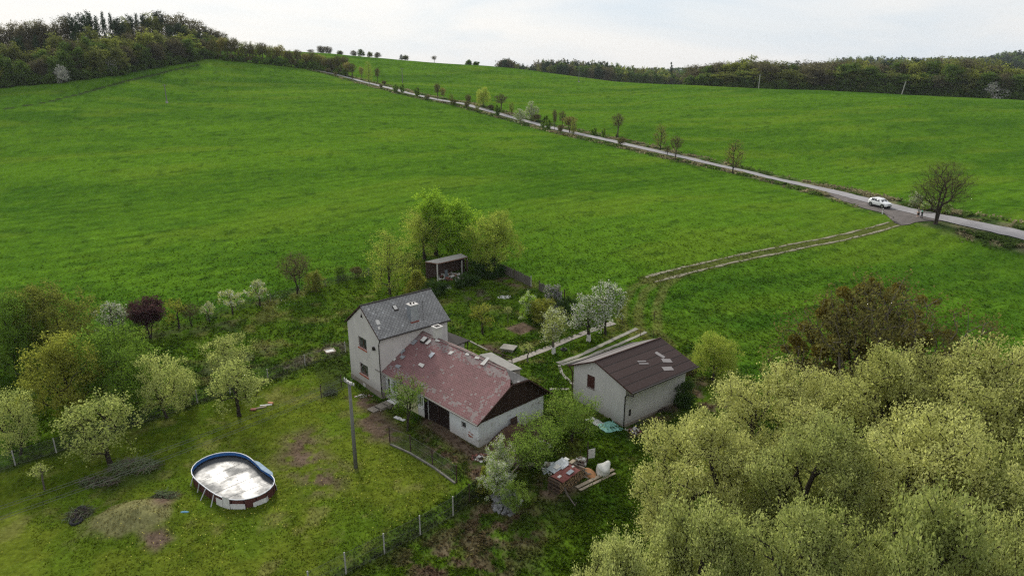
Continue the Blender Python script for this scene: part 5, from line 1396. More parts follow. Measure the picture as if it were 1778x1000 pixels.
for row, (x0, x1, dx, extra, frac, kset) in enumerate([
    (-50, 395, 12, 34, (.96, 1.10), ['brown', 'spruce', 'pine', 'bare', 'green2', 'brown', 'pine']),
    (-50, 385, 15, 22, (.62, .86), ['brown', 'green2', 'spruce', 'brown', 'bare', 'pine', 'green2']),
    (-50, 378, 14, 11, (.55, .75), ['green', 'green2', 'brown', 'yellow', 'green', 'green2']),
    (-50, 372, 13, 4, (.34, .55), ['green', 'yellow', 'green2', 'brown', 'green', 'shrub'])]):
    x = x0; _n = 0
    while x < x1:
        kd = rnd.choice(kset)
        if row == 0 and 285 < x < 350: kd = 'bare'
        if row == 0 and 140 < x < 275 and kd in ('brown', 'bare'): kd = rnd.choice(['spruce', 'pine', 'pine', 'green2'])
        if row == 0 and x < 130: kd = rnd.choice(['brown', 'bare', 'brown', 'green2'])
        f = lerp_tab(foot, x); t = lerp_tab(topl, x); ty_ = f - (f - t) * rnd.uniform(*frac)
        if row == 0 and kd in ('spruce', 'pine'): ty_ -= rnd.uniform(0, 4)
        w_ = {'spruce': 19, 'pine': 18, 'bare': 26}.get(kd, 30) * rnd.uniform(.85, 1.2)
        where = ['tall back', 'second', 'third', 'front'][row]
        tree_at(W[kd], x, ty_, foot_Z(x, extra + rnd.uniform(-3, 3)), w_, wl[kd] + ', ' + nth(_n) + ' from the left in the ' + where + ' row of the left wood', 'tree', 'trees of the left hill wood'); _n += 1
        x += dx * rnd.uniform(.75, 1.25)
tree_at(W['white'], 111, 114, foot_Z(111, -1), 21, 'white blossoming tree on the front edge of the left hill wood', 'tree')
tree_at(W['white'], 196, 103, foot_Z(196, 0), 20, 'greyish pink blossoming tree in the left hill wood edge', 'tree')
# wood behind the right-hand crest
topr = [(1195, 112), (1215, 118), (1235, 107), (1260, 108), (1290, 99), (1330, 104), (1378, 106), (1420, 103), (1480, 103), (1520, 105), (1560, 103), (1620, 103), (1660, 100), (1700, 106), (1740, 112), (1778, 122), (1850, 125)]
for row, (dx, Z0, frac, kset) in enumerate([(18, 415, (.9, 1.05), ['brown', 'green2', 'pine', 'brown', 'bare', 'green2']), (17, 398, (.78, .98), ['brown', 'green2', 'green', 'yellow', 'brown']), (18, 384, (.50, .88), ['green', 'green2', 'yellow', 'brown', 'green'])]):
    x = 1205 + row * 3; _n = 0
    while x < 1840:
        crest = lerp_tab([(1200, 148), (1778, 175), (1900, 181)], x); Zc = lerp_tab([(1200, 388), (1778, 338), (1900, 330)], x)
        kd = rnd.choice(kset); t = lerp_tab(topr, x); ty_ = crest - (crest - t) * rnd.uniform(*frac)
        if x > 1790: ty_ = max(ty_, 122)
        tree_at(W[kd], x, ty_, Zc + 14 + row * -1 + (Z0 - 384) , 42 * rnd.uniform(.8, 1.3) if kd != 'pine' else 22, wl[kd] + ', ' + nth(_n) + ' from the left in the ' + ['back', 'middle', 'front'][row] + ' row of the right wood', 'tree', 'trees of the right wood'); _n += 1
        x += dx * rnd.uniform(.75, 1.25)
x = 1200; _n = 0
while x < 1830:
    crest = lerp_tab([(1200, 148), (1778, 175), (1900, 181)], x); Zc = lerp_tab([(1200, 388), (1778, 338), (1900, 330)], x)
    tree_at(W['shrub'], x, crest - rnd.uniform(10, 20), Zc + 8 + rnd.uniform(-2, 2), rnd.uniform(20, 32), 'dark green bush, ' + nth(_n) + ' from the left along the foot of the right wood', 'bush', 'bushes at the foot of the right wood'); _n += 1
    x += rnd.uniform(12, 19)
x = -50; _n = 0
while x < 372:
    f = lerp_tab(foot, x); tree_at(W['shrub'], x, f - rnd.uniform(12, 22), foot_Z(x, 1 + rnd.uniform(-1, 1)), rnd.uniform(20, 30), 'green bush, ' + nth(_n) + ' from the left along the foot of the left wood', 'bush', 'bushes at the foot of the left wood'); _n += 1
    x += rnd.uniform(11, 18)
tree_at(W['white'], 1722, 144, 352, 38, 'grey-green willow-like tree on the front edge of the right wood', 'tree').active_material
# silhouettes beyond the crest of the middle field
for kd, px, ty_, w_, lab in [('brown', 558, 80, 16, 'brown tree on the skyline above the road top, left end'), ('brown', 570, 81, 14, 'brown tree on the skyline, second from the left end'), ('green2', 590, 88, 12, 'low tree on the skyline left of the gap'),
    ('brown', 614, 88, 11, 'small rounded tree on the skyline'), ('green', 627, 86, 12, 'dark rounded tree on the skyline'), ('green2', 642, 90, 10, 'low green tree on the skyline'), ('brown', 656, 91, 12, 'brownish low tree on the skyline'),
    ('spruce', 697, 95, 8, 'dark spruce in the little clump on the skyline'), ('green2', 704, 96, 12, 'dark tree in the little clump on the skyline'), ('bare', 754, 97, 10, 'tiny bare tree alone on the skyline'),
    ('shrub', 814, 104, 12, 'dark bush on the skyline, left of a pair'), ('shrub', 827, 107, 12, 'low bush on the skyline, right of a pair'), ('bare', 540, 86, 14, 'bare tree rising behind the roadside row on the skyline')]:
    tree_at(W[kd], px, ty_, lerp_tab([(540, 500), (870, 452)], px) + 6, w_, lab, 'tree' if kd != 'shrub' else 'bush')
# far woods: nobody could count them
def far_wood(name, spots, label):
    rng = np.random.default_rng(len(spots)); V = []; F = []; A = []; M = []; nb = 0
    mats = []
    for i, (kd, x_, y_, z_, hh_, rad_) in enumerate(spots):
        v, f, a, m, ms = W[kd].arr
        sel = np.nonzero(m == 1)[0]; sel = sel[rng.random(len(sel)) < .22]
        q = f[sel]; vv = v[q.ravel()].copy(); c_ = vv.reshape(-1, 4, 3).mean(1, keepdims=True); vv = (c_ + (vv.reshape(-1, 4, 3) - c_) * 2.1).reshape(-1, 3)
        t = rng.uniform(0, 6.28); cs, sn = math.cos(t), math.sin(t); s1 = rad_ / W[kd].rad; s2 = hh_ / W[kd].top
        vv = np.c_[(vv[:, 0] * cs - vv[:, 1] * sn) * s1 + x_, (vv[:, 0] * sn + vv[:, 1] * cs) * s1 + y_, vv[:, 2] * s2 + z_]
        if ms[1] not in mats: mats.append(ms[1])
        V.append(vv); F.append(np.arange(len(vv)).reshape(-1, 4) + nb); A.append(a[q.ravel()]); M.append(np.full(len(q), mats.index(ms[1]))); nb += len(vv)
    me = raw_mesh(name, np.concatenate(V), np.concatenate(F), mats, np.concatenate(A), np.concatenate(M))
    o = bpy.data.objects.new(name, me); COL.objects.link(o)
    tag(o, label, 'wood', None, 'stuff'); return o
rnd = random.Random(9)
def spot(px, Z, ty, kset, w):
    u = (px - 889) / FPX; x = u * Z; y = Z * CP
    for _ in range(3): y = (Z + (h1(x, y) - CAMH) * SP) / CP
    z = h1(x, y); kd = rnd.choice(kset); hh_ = max(6, topz((x, y), ty) - z)
    return (kd, x, y, z - .3, hh_, w / 2 / FPX * Z)
tc = [(865, 103), (885, 100), (900, 110), (920, 112), (940, 103), (975, 103), (1010, 106), (1050, 108), (1090, 114), (1130, 118), (1160, 120), (1200, 124), (1260, 126)]
sp = []
for row in range(5):
    x = 868 + row * 2
    while x < 1250:
        t = lerp_tab(tc, x); sp.append(spot(x, 600 + row * 26 + (x - 870) * .1, t + (4 - row) * 2.6 + rnd.uniform(-2, 3) if x > 905 else t + rnd.uniform(0, 6), ['green', 'green2', 'brown', 'spruce', 'brown', 'pine'] if x < 1060 else ['green', 'green2', 'brown', 'yellow', 'green'], 14 if row else 16))
        x += rnd.uniform(6, 10)
sp.append(spot(1163, 640, 108, ['spruce'], 10))
far_wood('far_wood', sp, 'distant hazy wood along the skyline in the middle of the photo')
sp = []
for row in range(5):
    x = 1420 + row * 4
    while x < 2000:
        t = lerp_tab([(1400, 110), (1450, 100), (1500, 98), (1560, 98), (1600, 101), (1640, 98), (1690, 100), (1710, 97), (1740, 91), (1778, 87), (1850, 84), (2000, 90)], x)
        sp.append(spot(x, 900 + row * 110, t + (4 - row) * 4 + rnd.uniform(-1.5, 2), ['green', 'spruce', 'green2', 'pine'], 13))
        x += rnd.uniform(5, 9)
far_wood('far_wood', sp, 'distant dark wooded hill beyond the right edge of the photo')
sp = []
for k in range(260):
    sp.append(spot(rnd.uniform(1100, 1500), rnd.uniform(1500, 2400), rnd.uniform(117, 122), ['green', 'spruce'], 9))
far_wood('far_wood', sp, 'faint bluish woods on the farthest horizon')
# ------------------------------------------------------------------ poles and cables
m_pole = mat_plain('concrete_pole', (.17, .165, .155), .9, .25, 2)
m_wood = mat_plain('grey_wood', (.24, .21, .175), .9, .35, 3)
m_wood2 = mat_plain('pale_wood', (.33, .27, .20), .9, .3, 3)
m_wire = mat_plain('wire', (.12, .12, .115), .6, .2, 3)
m_post = mat_plain('post_concrete', (.34, .33, .31), .9, .25, 4)
m_rust = mat_plain('rusty_steel', (.060, .036, .030), .9, .35, 6)
m_black = mat_plain('black_rubber', (.018, .018, .02), .8, .3, 8)
pb = gp(618, 812); ptop = topz(pb, 662)
pole = empty('utility_pole', pb, 'tall grey concrete utility pole standing on the lawn in front of the house', 'pole')
MB().tube([pb - Vector((0, 0, .3)), Vector((pb.x, pb.y, ptop))], [.165, .105], 10).build('shaft', m_pole, pole, smooth=True)
cdir = at(160, 1010, 0) - Vector((pb.x, pb.y, 0)); cdir = Vector((cdir.x, cdir.y, 0)).normalized(); pr_ = Vector((-cdir.y, cdir.x, 0))
ct = Vector((pb.x, pb.y, ptop - .12))
cr = MB(); cr.tube([ct - pr_ * .75, ct + pr_ * .75], .05, 6); cr.tube([ct - pr_ * .55 + cdir * .12, ct + pr_ * .55 + cdir * .12], .04, 6); cra = cr.build('crossarm', m_pole, pole)
MB().tube([ct - pr_ * .3 + Vector((0, 0, .04)), ct + pr_ * .3 + Vector((0, 0, .04))], .09, 8).build('cap', m_cap, pole)
ends = []
for k, o_ in enumerate((-.68, -.4, .4, .68)):
    q = ct + pr_ * o_; i_ = MB(); i_.tube([q, q + Vector((0, 0, .12)), q + Vector((0, 0, .2))], [.03, .05, .03], 8); i_.build('insulator', m_framew, cra)
    ends.append(q + Vector((0, 0, .17)))
for k, (e_, w_) in enumerate(zip(ends, ('outermost left', 'inner left', 'inner right', 'outermost right'))):
    far_ = ct + cdir * 46 + pr_ * (-.68, -.4, .4, .68)[k] * 1.1 + Vector((0, 0, .6)); pts = [e_.lerp(far_, t / 16) - Vector((0, 0, 4 * 1.1 * (t / 16) * (1 - t / 16))) for t in range(17)]
    o = MB().tube(pts, .011, 4).build('power_cable', m_wire); tag(o, 'thin overhead cable running from the pole across the lawn, %s of four' % w_, 'cable', 'overhead cables above the lawn')
o = MB().tube([ct.lerp(BRACKET, t / 8) - Vector((0, 0, .8 * (t / 8) * (1 - t / 8))) for t in range(9)], .012, 4).build('service_cable', m_wire)
tag(o, 'thin cable from the pole top down to the box on the house gable', 'cable')
for bx_, by_, ty_, lab, cap_ in [(290, 179, 147, 'thin utility pole alone in the big left meadow', True), (1005, 143, 112, 'pale lattice-footed utility pole in the far field below the distant wood', True),
                            (699, 145, 119, 'thin utility pole beyond the road in the upper field', False)]:
    p = gp(bx_, by_); t_ = topz(p, ty_); r_ = empty('utility_pole', p, lab, 'pole')
    MB().tube([p - Vector((0, 0, .3)), Vector((p.x, p.y, t_))], [.2, .13], 8).build('shaft', m_pole, r_)
    MB().tube([Vector((p.x - .9, p.y, t_ - .3)), Vector((p.x + .9, p.y, t_ - .3))], .09, 5).build('crossarm', m_pole, r_)
    if cap_: MB().tube([p - Vector((0, 0, .2)), p + Vector((0, 0, .5))], [.5, .4], 8).build('footing', m_post, r_)
for px, ty_, Z, lab in [(1317, 129, 368, 'pale concrete pole in front of the right wood, left one'), (1565, 142, 350, 'leaning pale concrete pole in front of the right wood, right one')]:
    u = (px - 889) / FPX; x = u * Z; y = Z * CP
    for _ in range(3): y = (Z + (h1(x, y) - CAMH) * SP) / CP
    z = h1(x, y); r_ = empty('utility_pole', (x, y, z), lab, 'pole'); t_ = topz((x, y), ty_)
    MB().tube([Vector((x, y, z - .3)), Vector((x + (1.2 if px > 1500 else .1), y, t_))], [.26, .18], 8).build('shaft', m_post, r_)
    MB().tube([Vector((x - .7, y, t_ - .3)), Vector((x + .9 + (1 if px > 1500 else 0), y, t_ - .3))], .07, 5).build('crossarm', m_pole, r_)

# ------------------------------------------------------------------ fences
def mesh_mat(name, col, alpha, cell=0.12):
    m, nt, out = nt_mat(name); g = G(nt); uv = g.n('ShaderNodeUVMap').outputs[0]; s = g.n('ShaderNodeSeparateXYZ', {0: uv})
    a = g.math('FRACT', g.math('DIVIDE', g.math('ADD', s.outputs[0], s.outputs[1]), cell)); b = g.math('FRACT', g.math('DIVIDE', g.math('SUBTRACT', s.outputs[0], s.outputs[1]), cell))
    e = g.math('MAXIMUM', g.math('LESS_THAN', a, alpha), g.math('LESS_THAN', b, alpha))
    d = g.n('ShaderNodeBsdfDiffuse', {'Color': c4(col)}); t = g.n('ShaderNodeBsdfTransparent')
    ms = g.n('ShaderNodeMixShader', {0: e, 1: t.outputs[0], 2: d.outputs[0]}); nt.links.new(ms.outputs[0], out.inputs['Surface'])
    return m
m_net = mesh_mat('wire_netting', (.14, .14, .13), .07)
m_shade = mesh_mat('shade_netting', (.020, .026, .018), .42, .06)
def fence(name, px, lab, hgt, post_m, pr, net, tops=None, wires=3, w_m=None):
    P = [gp(*q) for q in px]; r_ = empty(name, P[0], lab, 'fence')
    for i, p in enumerate(P):
        MB().tube([p - Vector((0, 0, .3)), p + Vector((0, 0, hgt))], pr, 6).build('post', post_m, r_)
    mb = MB(); sd = 0
    for a, b in zip(P, P[1:]):
        n = max(2, int((b - a).length / 1.5)); L = (b - a).length
        for k in range(n):
            p = a.lerp(b, k / n); q = a.lerp(b, (k + 1) / n); zp = h1(p.x, p.y); zq = h1(q.x, q.y)
            if net:
                s0, s1 = sd + L * k / n, sd + L * (k + 1) / n
                mb.quad((p.x, p.y, zp), (q.x, q.y, zq), (q.x, q.y, zq + hgt * .95), (p.x, p.y, zp + hgt * .95), 0, [(s0, 0), (s1, 0), (s1, hgt), (s0, hgt)])
        sd += L
    if net: mb.build('netting', net, r_)
    mb = MB()
    for w in range(wires):
        z_ = hgt * (.95 - w * .9 / max(1, wires - 1)) if wires > 1 else hgt * .95
        pts = []
        for a, b in zip(P, P[1:]):
            n = max(2, int((b - a).length / 1.5))
            for k in range(n): p = a.lerp(b, k / n); pts.append(Vector((p.x, p.y, h1(p.x, p.y) + z_)))
        pts.append(Vector((P[-1].x, P[-1].y, h1(P[-1].x, P[-1].y) + z_)))
        o_ = MB().tube(pts, .006, 3).build('strand', w_m or m_wire, r_)
    return r_
fence('wire_fence', [(-60,838),(27,808),(98,786),(190,752),(287,722),(343,700),(400,683),(466,662),(530,636),(600,613)], 'long old wire fence with pale posts between lawn and orchard', 1.35, m_post, .05, m_net)
fence('wire_fence', [(538,1030),(601,996),(668,962),(730,930),(787,896)], 'wire fence with pale concrete posts at the bottom edge of the lawn', 1.6, m_post, .05, m_net)
fence('netting_fence', [(787,896),(815,872),(842,852)], 'short fence section covered in dark shade netting near the stone heap', 1.55, m_rust, .045, m_shade)
fence('garden_fence', [(677,768),(713,783),(751,808),(793,838)], 'low wire fence with rusty posts in front of the barn', 1.5, m_rust, .055, m_net)
fence('garden_fence', [(558,690),(593,672)], 'two dark posts with wire beside the lawn left of the utility pole', 1.3, m_rust, .05, m_net)
fence('orchard_fence', [(360,556),(410,540),(470,524),(520,509),(565,498),(640,478),(690,470)], 'thin wire fence along the field edge behind the orchard row', 1.1, m_wood, .04, m_net)
fence('path_fence', [(858,632),(920,612),(993,593),(1080,566),(1136,556)], 'thin wire fence with dark posts along the far side of the concrete path', 1.15, m_rust, .035, None, wires=3, w_m=m_rust)
fence('path_fence', [(1080,566),(1112,584),(1134,590)], 'short wire fence crossing the track end beside the garage roof', 1.1, m_rust, .03, None, wires=3, w_m=m_rust)
# grey plank fence
def plank_fence(px, lab, hgt=1.35):
    P = [gp(*q) for q in px]; r_ = empty('plank_fence', P[0], lab, 'fence'); rnd = random.Random(3)
    mb = MB(); ps = MB()
    for a, b in zip(P, P[1:]):
        L = (b - a).length; n = int(L / .16); d = (b - a) / L; nn = Vector((-d.y, d.x, 0)) * .02
        for k in range(n):
            p = a + d * (k * .16); q = p + d * .14; z = h1(p.x, p.y); z0 = z - .05; t = z + hgt * rnd.uniform(.9, 1.04); ln = nn * rnd.uniform(-1.5, 1.5)
            mb.hexa([Vector((c.x, c.y, zz)) + (ln if zz > z else Vector((0, 0, 0))) for zz in (z0, t) for c in (p - nn, q - nn, q + nn, p + nn)])
    mb.build('planks', mat_plain('old_plank', (.125, .112, .095), .95, .45, 3), r_)
    for a in P:
        MB().tube([a - Vector((0, 0, .2)), a + Vector((0, 0, hgt * 1.15))], .07, 6).build('post', m_post if a is P[-1] else m_rust, r_)
    return r_
plank_fence([(868,473),(893,484),(922,498)], 'grey weathered plank fence running down from the yellow-green tree')
plank_fence([(936,504),(962,518),(975,522)], 'short piece of grey plank fence behind the lilac', 1.2)
o = MB().tube([gp(980, 520), gp(980, 520) + Vector((0, 0, 1.4))], .09, 6).build('wooden_post', m_rust); tag(o, 'single dark post by the field right of the lilac', 'post')

# ------------------------------------------------------------------ open shelter with rubble
sh = {k: gp(*q) for k, q in dict(fl=(759,488), fr=(812,476), bl=(742,470), br=(800,460)).items()}
Sr = empty('open_shelter', sh['fl'], 'collapsing open-fronted shelter with pale flat roof at the back of the garden', 'shed')
zt = topz(sh['fl'], 458); zr_ = topz(sh['fr'], 447)
c = [at(738.5,455.5,zt), at(760,458.5,zt), at(812,447,zr_), at(800,441.5,zr_)]
MB().prism(c, (0, 0, .12)).build('roof', mat_plain('felt_roof', (.33, .31, .29), .9, .25, 2), Sr)
e_ = MB(); e_.tube([q + Vector((0, 0, .0)) for q in (c[0], c[1], c[2], c[3], c[0])], .07, 4); e_.build('roof_edge', mat_plain('rusty_edge', (.17, .09, .065), .9, .3, 5), Sr)
def gnd(p, z): return Vector((p.x, p.y, z))
zb = min(q.z for q in sh.values()) - .2
w_ = MB(); w_.prism([gnd(c[0], zb), gnd(c[3], zb), gnd(c[3], zr_), gnd(c[0], zt)], (c[1] - c[0]).normalized() * .12); w_.build('back_wall', mat_plain('dark_brick', (.085, .055, .045), .9, .4, 5), Sr)
w_ = MB(); w_.prism([gnd(c[3].lerp(c[2], .05), zb), gnd(c[2].lerp(c[3], .45), zb), gnd(c[2].lerp(c[3], .45), zr_), gnd(c[3].lerp(c[2], .05), zr_)], (c[0] - c[3]).normalized() * .1); w_.build('side_wall', m_rust, Sr)
for q, mt_ in ((c[1].lerp(c[0], .05), m_cap), (c[2].lerp(c[3], .08), m_cap), (c[0].lerp(c[1], .3), m_rust), (c[2].lerp(c[1], .2), m_post), (c[2].lerp(c[1], .03), m_rust)):
    MB().tube([gnd(q, zb), gnd(q, zt)], .11, 5).build('post', mt_, Sr)
q = c[1].lerp(c[2], .22); MB().prism([gnd(q, zb), gnd(q.lerp(c[2], .12), zb), gnd(q.lerp(c[2], .12), zb + 1.7), gnd(q, zb + 1.7)], (0, .08, 0)).build('leaning_sheet', mat_plain('blue_grey_sheet', (.12, .14, .16), .7, .2, 3), Sr)
def chunks(name, cx, cy, n, rx, ry, sz, mats, lab, cat, hgt=.4, seed=1, kind='stuff', flat=.5):
    rnd = random.Random(seed); mb = MB(); p0 = gp(cx, cy)
    for k in range(n):
        a = rnd.uniform(0, 6.28); q = math.sqrt(rnd.random()); x = p0.x + rx * q * math.cos(a); y = p0.y + ry * q * math.sin(a)
        z = h1(x, y) + hgt * (1 - q) * rnd.uniform(.3, 1); s = sz * rnd.uniform(.5, 1.4)
        M = Matrix.Rotation(rnd.uniform(0, 6.28), 3, 'Z') @ Matrix.Rotation(rnd.uniform(-.6, .6), 3, 'X') @ Matrix.Rotation(rnd.uniform(-.4, .4), 3, 'Y')
        d = (s * rnd.uniform(.6, 1.5), s * rnd.uniform(.5, 1), s * flat * rnd.uniform(.5, 1.2))
        mb.hexa([Vector((x, y, z)) + M @ Vector((u * d[0] * rnd.uniform(.7, 1), v * d[1] * rnd.uniform(.7, 1), w * d[2])) for w in (-.5, .5) for u, v in ((-.5, -.5), (.5, -.5), (.5, .5), (-.5, .5))], rnd.randrange(len(mats)))
    o = mb.build(name, mats); tag(o, lab, cat, None, kind); return o
m_pw = mat_plain('white_scrap', (.58, .57, .55), .8, .2, 4); m_rb = mat_plain('red_scrap', (.22, .085, .065), .9, .3, 5)
chunks('rubble', 785, 482, 90, 1.9, 1.4, .42, [m_pw, m_cap, m_rust, m_rb, m_wood], 'heap of white and rusty rubble spilling out of the open shelter', 'rubble', .7, 2)
chunks('rubble', 777, 500, 16, .7, .55, .35, [m_pw], 'white scraps lying on the grass below the shelter', 'rubble', .1, 3)
chunks('stone_patch', 877, 516, 110, 1.0, .65, .18, [m_pw, m_cap], 'roundish patch of pale stones in the garden lawn', 'stones', .05, 4)
chunks('stone_heap', 878, 872, 160, 1.1, 1.5, .34, [mat_plain('grey_stone', (.24, .24, .25), .9, .3, 4), mat_plain('grey_stone_dark', (.14, .14, .145), .9, .3, 4)], 'heap of broken grey stones under the low flowering cherry', 'stones', .8, 5)
chunks('rubble', 1100, 748, 34, .7, .5, .24, [m_cap, m_rb, m_rust, m_wood], 'small scraps at the foot of the garage corner', 'rubble', .15, 6)
chunks('rubble', 838, 795, 70, .9, .6, .22, [m_cap, m_rust, m_rb, m_wood], 'broken bricks at the base of the barn corner', 'rubble', .2, 8)
chunks('rubble', 632, 688, 26, .9, .35, .2, [m_cap, m_rb, m_slab], 'bricks strewn beside the steps at the house corner', 'rubble', .08, 9)
chunks('rubble', 944, 772, 40, .8, .7, .3, [m_cap, m_rust, m_rb], 'debris between the barn gable and the green trees', 'rubble', .25, 10)

chunks('rubble', 962, 815, 60, 1.3, .8, .34, [m_cap, m_rust, m_wood, m_galv], 'grey boards and scrap piled behind the firewood stack', 'scrap', .7, 21)
chunks('rubble', 1008, 806, 34, .6, .6, .32, [m_wood, m_pw, m_wood2, m_rust], 'broken pale boards at the back right of the firewood stack', 'scrap', .8, 22)
chunks('rubble', 900, 808, 30, 1.2, .6, .4, [m_wood, m_rust, bark_grey], 'rotten boards between the white cherry and the green plum tree', 'scrap', .3, 23)
# ------------------------------------------------------------------ manure heap at the barn wall
hp = [gp(*q) for q in ((852,768),(868,748),(905,742),(918,755),(906,775),(872,790))]
cx_ = sum(p.x for p in hp) / 6; cy_ = sum(p.y for p in hp) / 6
def heap(name, cx, cy, rx, ry, hgt, rot, mat, lab, cat, seed=0, kind='stuff'):
    n, mrow = 28, 9; vs = []; fs = []
    for j in range(mrow + 1):
        q = j / mrow
        for i in range(n):
            a = 2 * math.pi * i / n; rr = q * (0.85 + .3 * float(vnoise(np.array([math.cos(a) * 1.7 + 5 + seed]), np.array([math.sin(a) * 1.7 + 3]), seed)[0]))
            u, v = rx * rr * math.cos(a), ry * rr * math.sin(a); x = cx + u * math.cos(rot) - v * math.sin(rot); y = cy + u * math.sin(rot) + v * math.cos(rot)
            vs.append((x, y, h1(x, y) + hgt * (1 - q ** 1.7) * (0.8 + .45 * float(vnoise(np.array([x * 2.3]), np.array([y * 2.3]), seed)[0])) - (.08 if j == mrow else 0)))
    fs = [(j * n + i, j * n + (i + 1) % n, (j + 1) * n + (i + 1) % n, (j + 1) * n + i) for j in range(mrow) for i in range(n)]
    mb = MB(); mb.add(vs, fs); o = mb.build(name, mat, smooth=True); tag(o, lab, cat, None, kind); return o
heap('manure_heap', cx_, cy_, 2.3, 1.3, 1.15, R(43), mat_plain('manure', (.090, .052, .034), .95, .5, 2.5, bump=.8, bdist=.05), 'brown rounded heap of dung against the white barn gable', 'heap', 3)
p = gp(889, 752)
o = MB().prism([BF.p(14.5, 3.75, .2), BF.p(14.5, 4.5, .2), BF.p(14.3, 4.5, 1.7), BF.p(14.3, 3.75, 1.7)], BF.A * .06).build('leaning_board', m_rust); tag(o, 'dark board leaning on the barn gable above the brown heap', 'board')

# ------------------------------------------------------------------ pool
Z1 = 0.76
rimp = [(250,380),(268,345),(300,312),(350,280),(400,256),(460,236),(520,226),(580,221),(640,222),(695,232),(740,250),(775,272),(805,300),(835,335),(870,365),(905,388),(940,408),(968,428),(985,452),(990,475),(982,505),(955,540),(905,580),(850,605),(790,625),(720,640),(650,643),(590,638),(530,622),(475,598),(420,560),(370,522),(320,482),(280,448),(257,415)]
rim = [at(280 + x / 5, 740 + y / 5, Z1) for x, y in rimp]
for _ in range(2): rim = [(rim[i - 1] + rim[i] * 2 + rim[(i + 1) % len(rim)]) / 4 for i in range(len(rim))]
pc = sum(rim, Vector()) / len(rim); pg = h1(pc.x, pc.y) - .12
pool = empty('swimming_pool', (pc.x, pc.y, pg), 'above-ground oval pool with blue lining and brown wall full of glaring water', 'pool')
n = len(rim); inn = [pc + (q - pc) * .985 for q in rim]
m_poolw = mat_boards('brown_pool_wall', (.085, .034, .030), (.115, .05, .042), .5); m_lin = mat_plain('blue_lining', (.035, .13, .36), .5, .25, 2)
m_darklin = mat_plain('dark_lining', (.018, .022, .03), .6, .3, 2)  # dark colour paints the reflection band between blue lining and water
w = MB(); ln_ = MB(); al = MB(); WZ = Z1 - .42
for i in range(n):
    a, b = rim[i], rim[(i + 1) % n]; c_, d_ = inn[i], inn[(i + 1) % n]
    w.quad((a.x, a.y, pg), (b.x, b.y, pg), tuple(b), tuple(a), 0, [(i * .3, 0), (i * .3 + .3, 0), (i * .3 + .3, 1), (i * .3, 1)])
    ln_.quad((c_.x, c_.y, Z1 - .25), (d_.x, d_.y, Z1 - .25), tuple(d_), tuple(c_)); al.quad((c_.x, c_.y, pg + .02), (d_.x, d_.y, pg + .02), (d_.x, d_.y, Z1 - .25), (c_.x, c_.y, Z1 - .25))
w.build('wall', m_poolw, pool); li = ln_.build('lining', m_lin, pool); al.build('reflection_band', m_darklin, li)
MB().tube(rim + [rim[0]], .038, 6, cap=False).build('rim', mat_plain('rim_white', (.62, .64, .68), .4, .1, 4), pool, smooth=True)
m_wat, nt_, out_ = nt_mat('pool_water'); g = G(nt_); nz = g.noise(g.pos(), 1.6, 3, .5); dn = g.noise(g.pos(), 3.2, 6, .75)
deb = g.ramp(dn, [(.60, (0, 0, 0)), (.68, (1, 1, 1))])
g.bsdf(out_, g.mix(deb, (.085, .088, .09, 1), (.045, .04, .032, 1)), g.math('ADD', g.math('ADD', .20, g.math('MULTIPLY', g.ramp(g.noise(g.pos(), .55, 4, .6), [(.40, (0, 0, 0)), (.62, (1, 1, 1))]), .24)), g.math('MULTIPLY', deb, .3)), .05, 0, nz, .08, .02)
wt_ = MB(); wt_.add([(q.x, q.y, WZ) for q in inn], [tuple(range(n))]); wt_.build('water', m_wat, pool)
fl_ = MB(); fl_.add([(q.x, q.y, pg + .02) for q in inn], [tuple(range(n))]); fl_.build('floor', m_darklin, pool)
m_strap = mat_plain('galvanised_brace', (.45, .46, .47), .5, .15, 4)
z7 = lambda x, y, z: at(280 + x / 5, 740 + y / 5, z)
for (xa, ya, xb, yb) in [(335, 480, 785, 280), (370, 522, 835, 338), (455, 585, 905, 392), (545, 628, 962, 478)]:
    MB().tube([z7(xa, ya, Z1 + .01), z7(xb, yb, Z1 + .01)], .014, 4).build('tie_rope', m_wire, pool)
for x, y, wd, tl in [(275, 440, .12, .5), (330, 492, .1, .4), (385, 540, .1, .9), (455, 590, .1, .9)]:
    q = z7(x, y, Z1); o_ = (q - pc); o_.z = 0; o_.normalize(); MB().tube([q, q + o_ * .55 * tl + Vector((0, 0, -.75))], .04, 5).build('brace', m_strap, pool)
for x0, y0, x1, y1, hh_ in [(472, 640, 545, 700, .55), (548, 640, 606, 704, .9), (614, 672, 742, 706, .4), (800, 655, 880, 670, .35), (885, 618, 960, 640, .35), (962, 560, 1010, 600, .4)]:
    # pale boards propped on the lower part of the wall
    i0 = min(range(n), key=lambda i: abs((280 + x0 / 5) - (lambda q: 889 + FPX * q.x / depth(q))(rim[i])) + (0 if rim[i].y < pc.y else 1e4))
    i1 = min(range(n), key=lambda i: abs((280 + x1 / 5) - (lambda q: 889 + FPX * q.x / depth(q))(rim[i])) + (0 if rim[i].y < pc.y else 1e4))
    a, b = rim[i0], rim[i1]
    if (a - b).length < .1: b = rim[(i0 - 1) % n]
    o_ = ((a + b) / 2 - pc); o_.z = 0; o_ = o_.normalized() * .10; zt_ = h1(a.x, a.y) + hh_
    MB().prism([gnd(a + o_ * 1.6, pg), gnd(b + o_ * 1.6, pg), gnd(b + o_, zt_), gnd(a + o_, zt_)], -o_ * .3).build('wall_board', m_pw, pool)
cv = MB(); q0 = [z7(*q, Z1 + .03) for q in ((800, 295), (850, 310), (965, 400), (972, 425), (930, 410), (870, 375))]
cv.prism(q0, (0, 0, .02)); cv.build('cover_flap', mat_plain('pale_blue_foil', (.22, .30, .38), .85, .25, 3), pool)
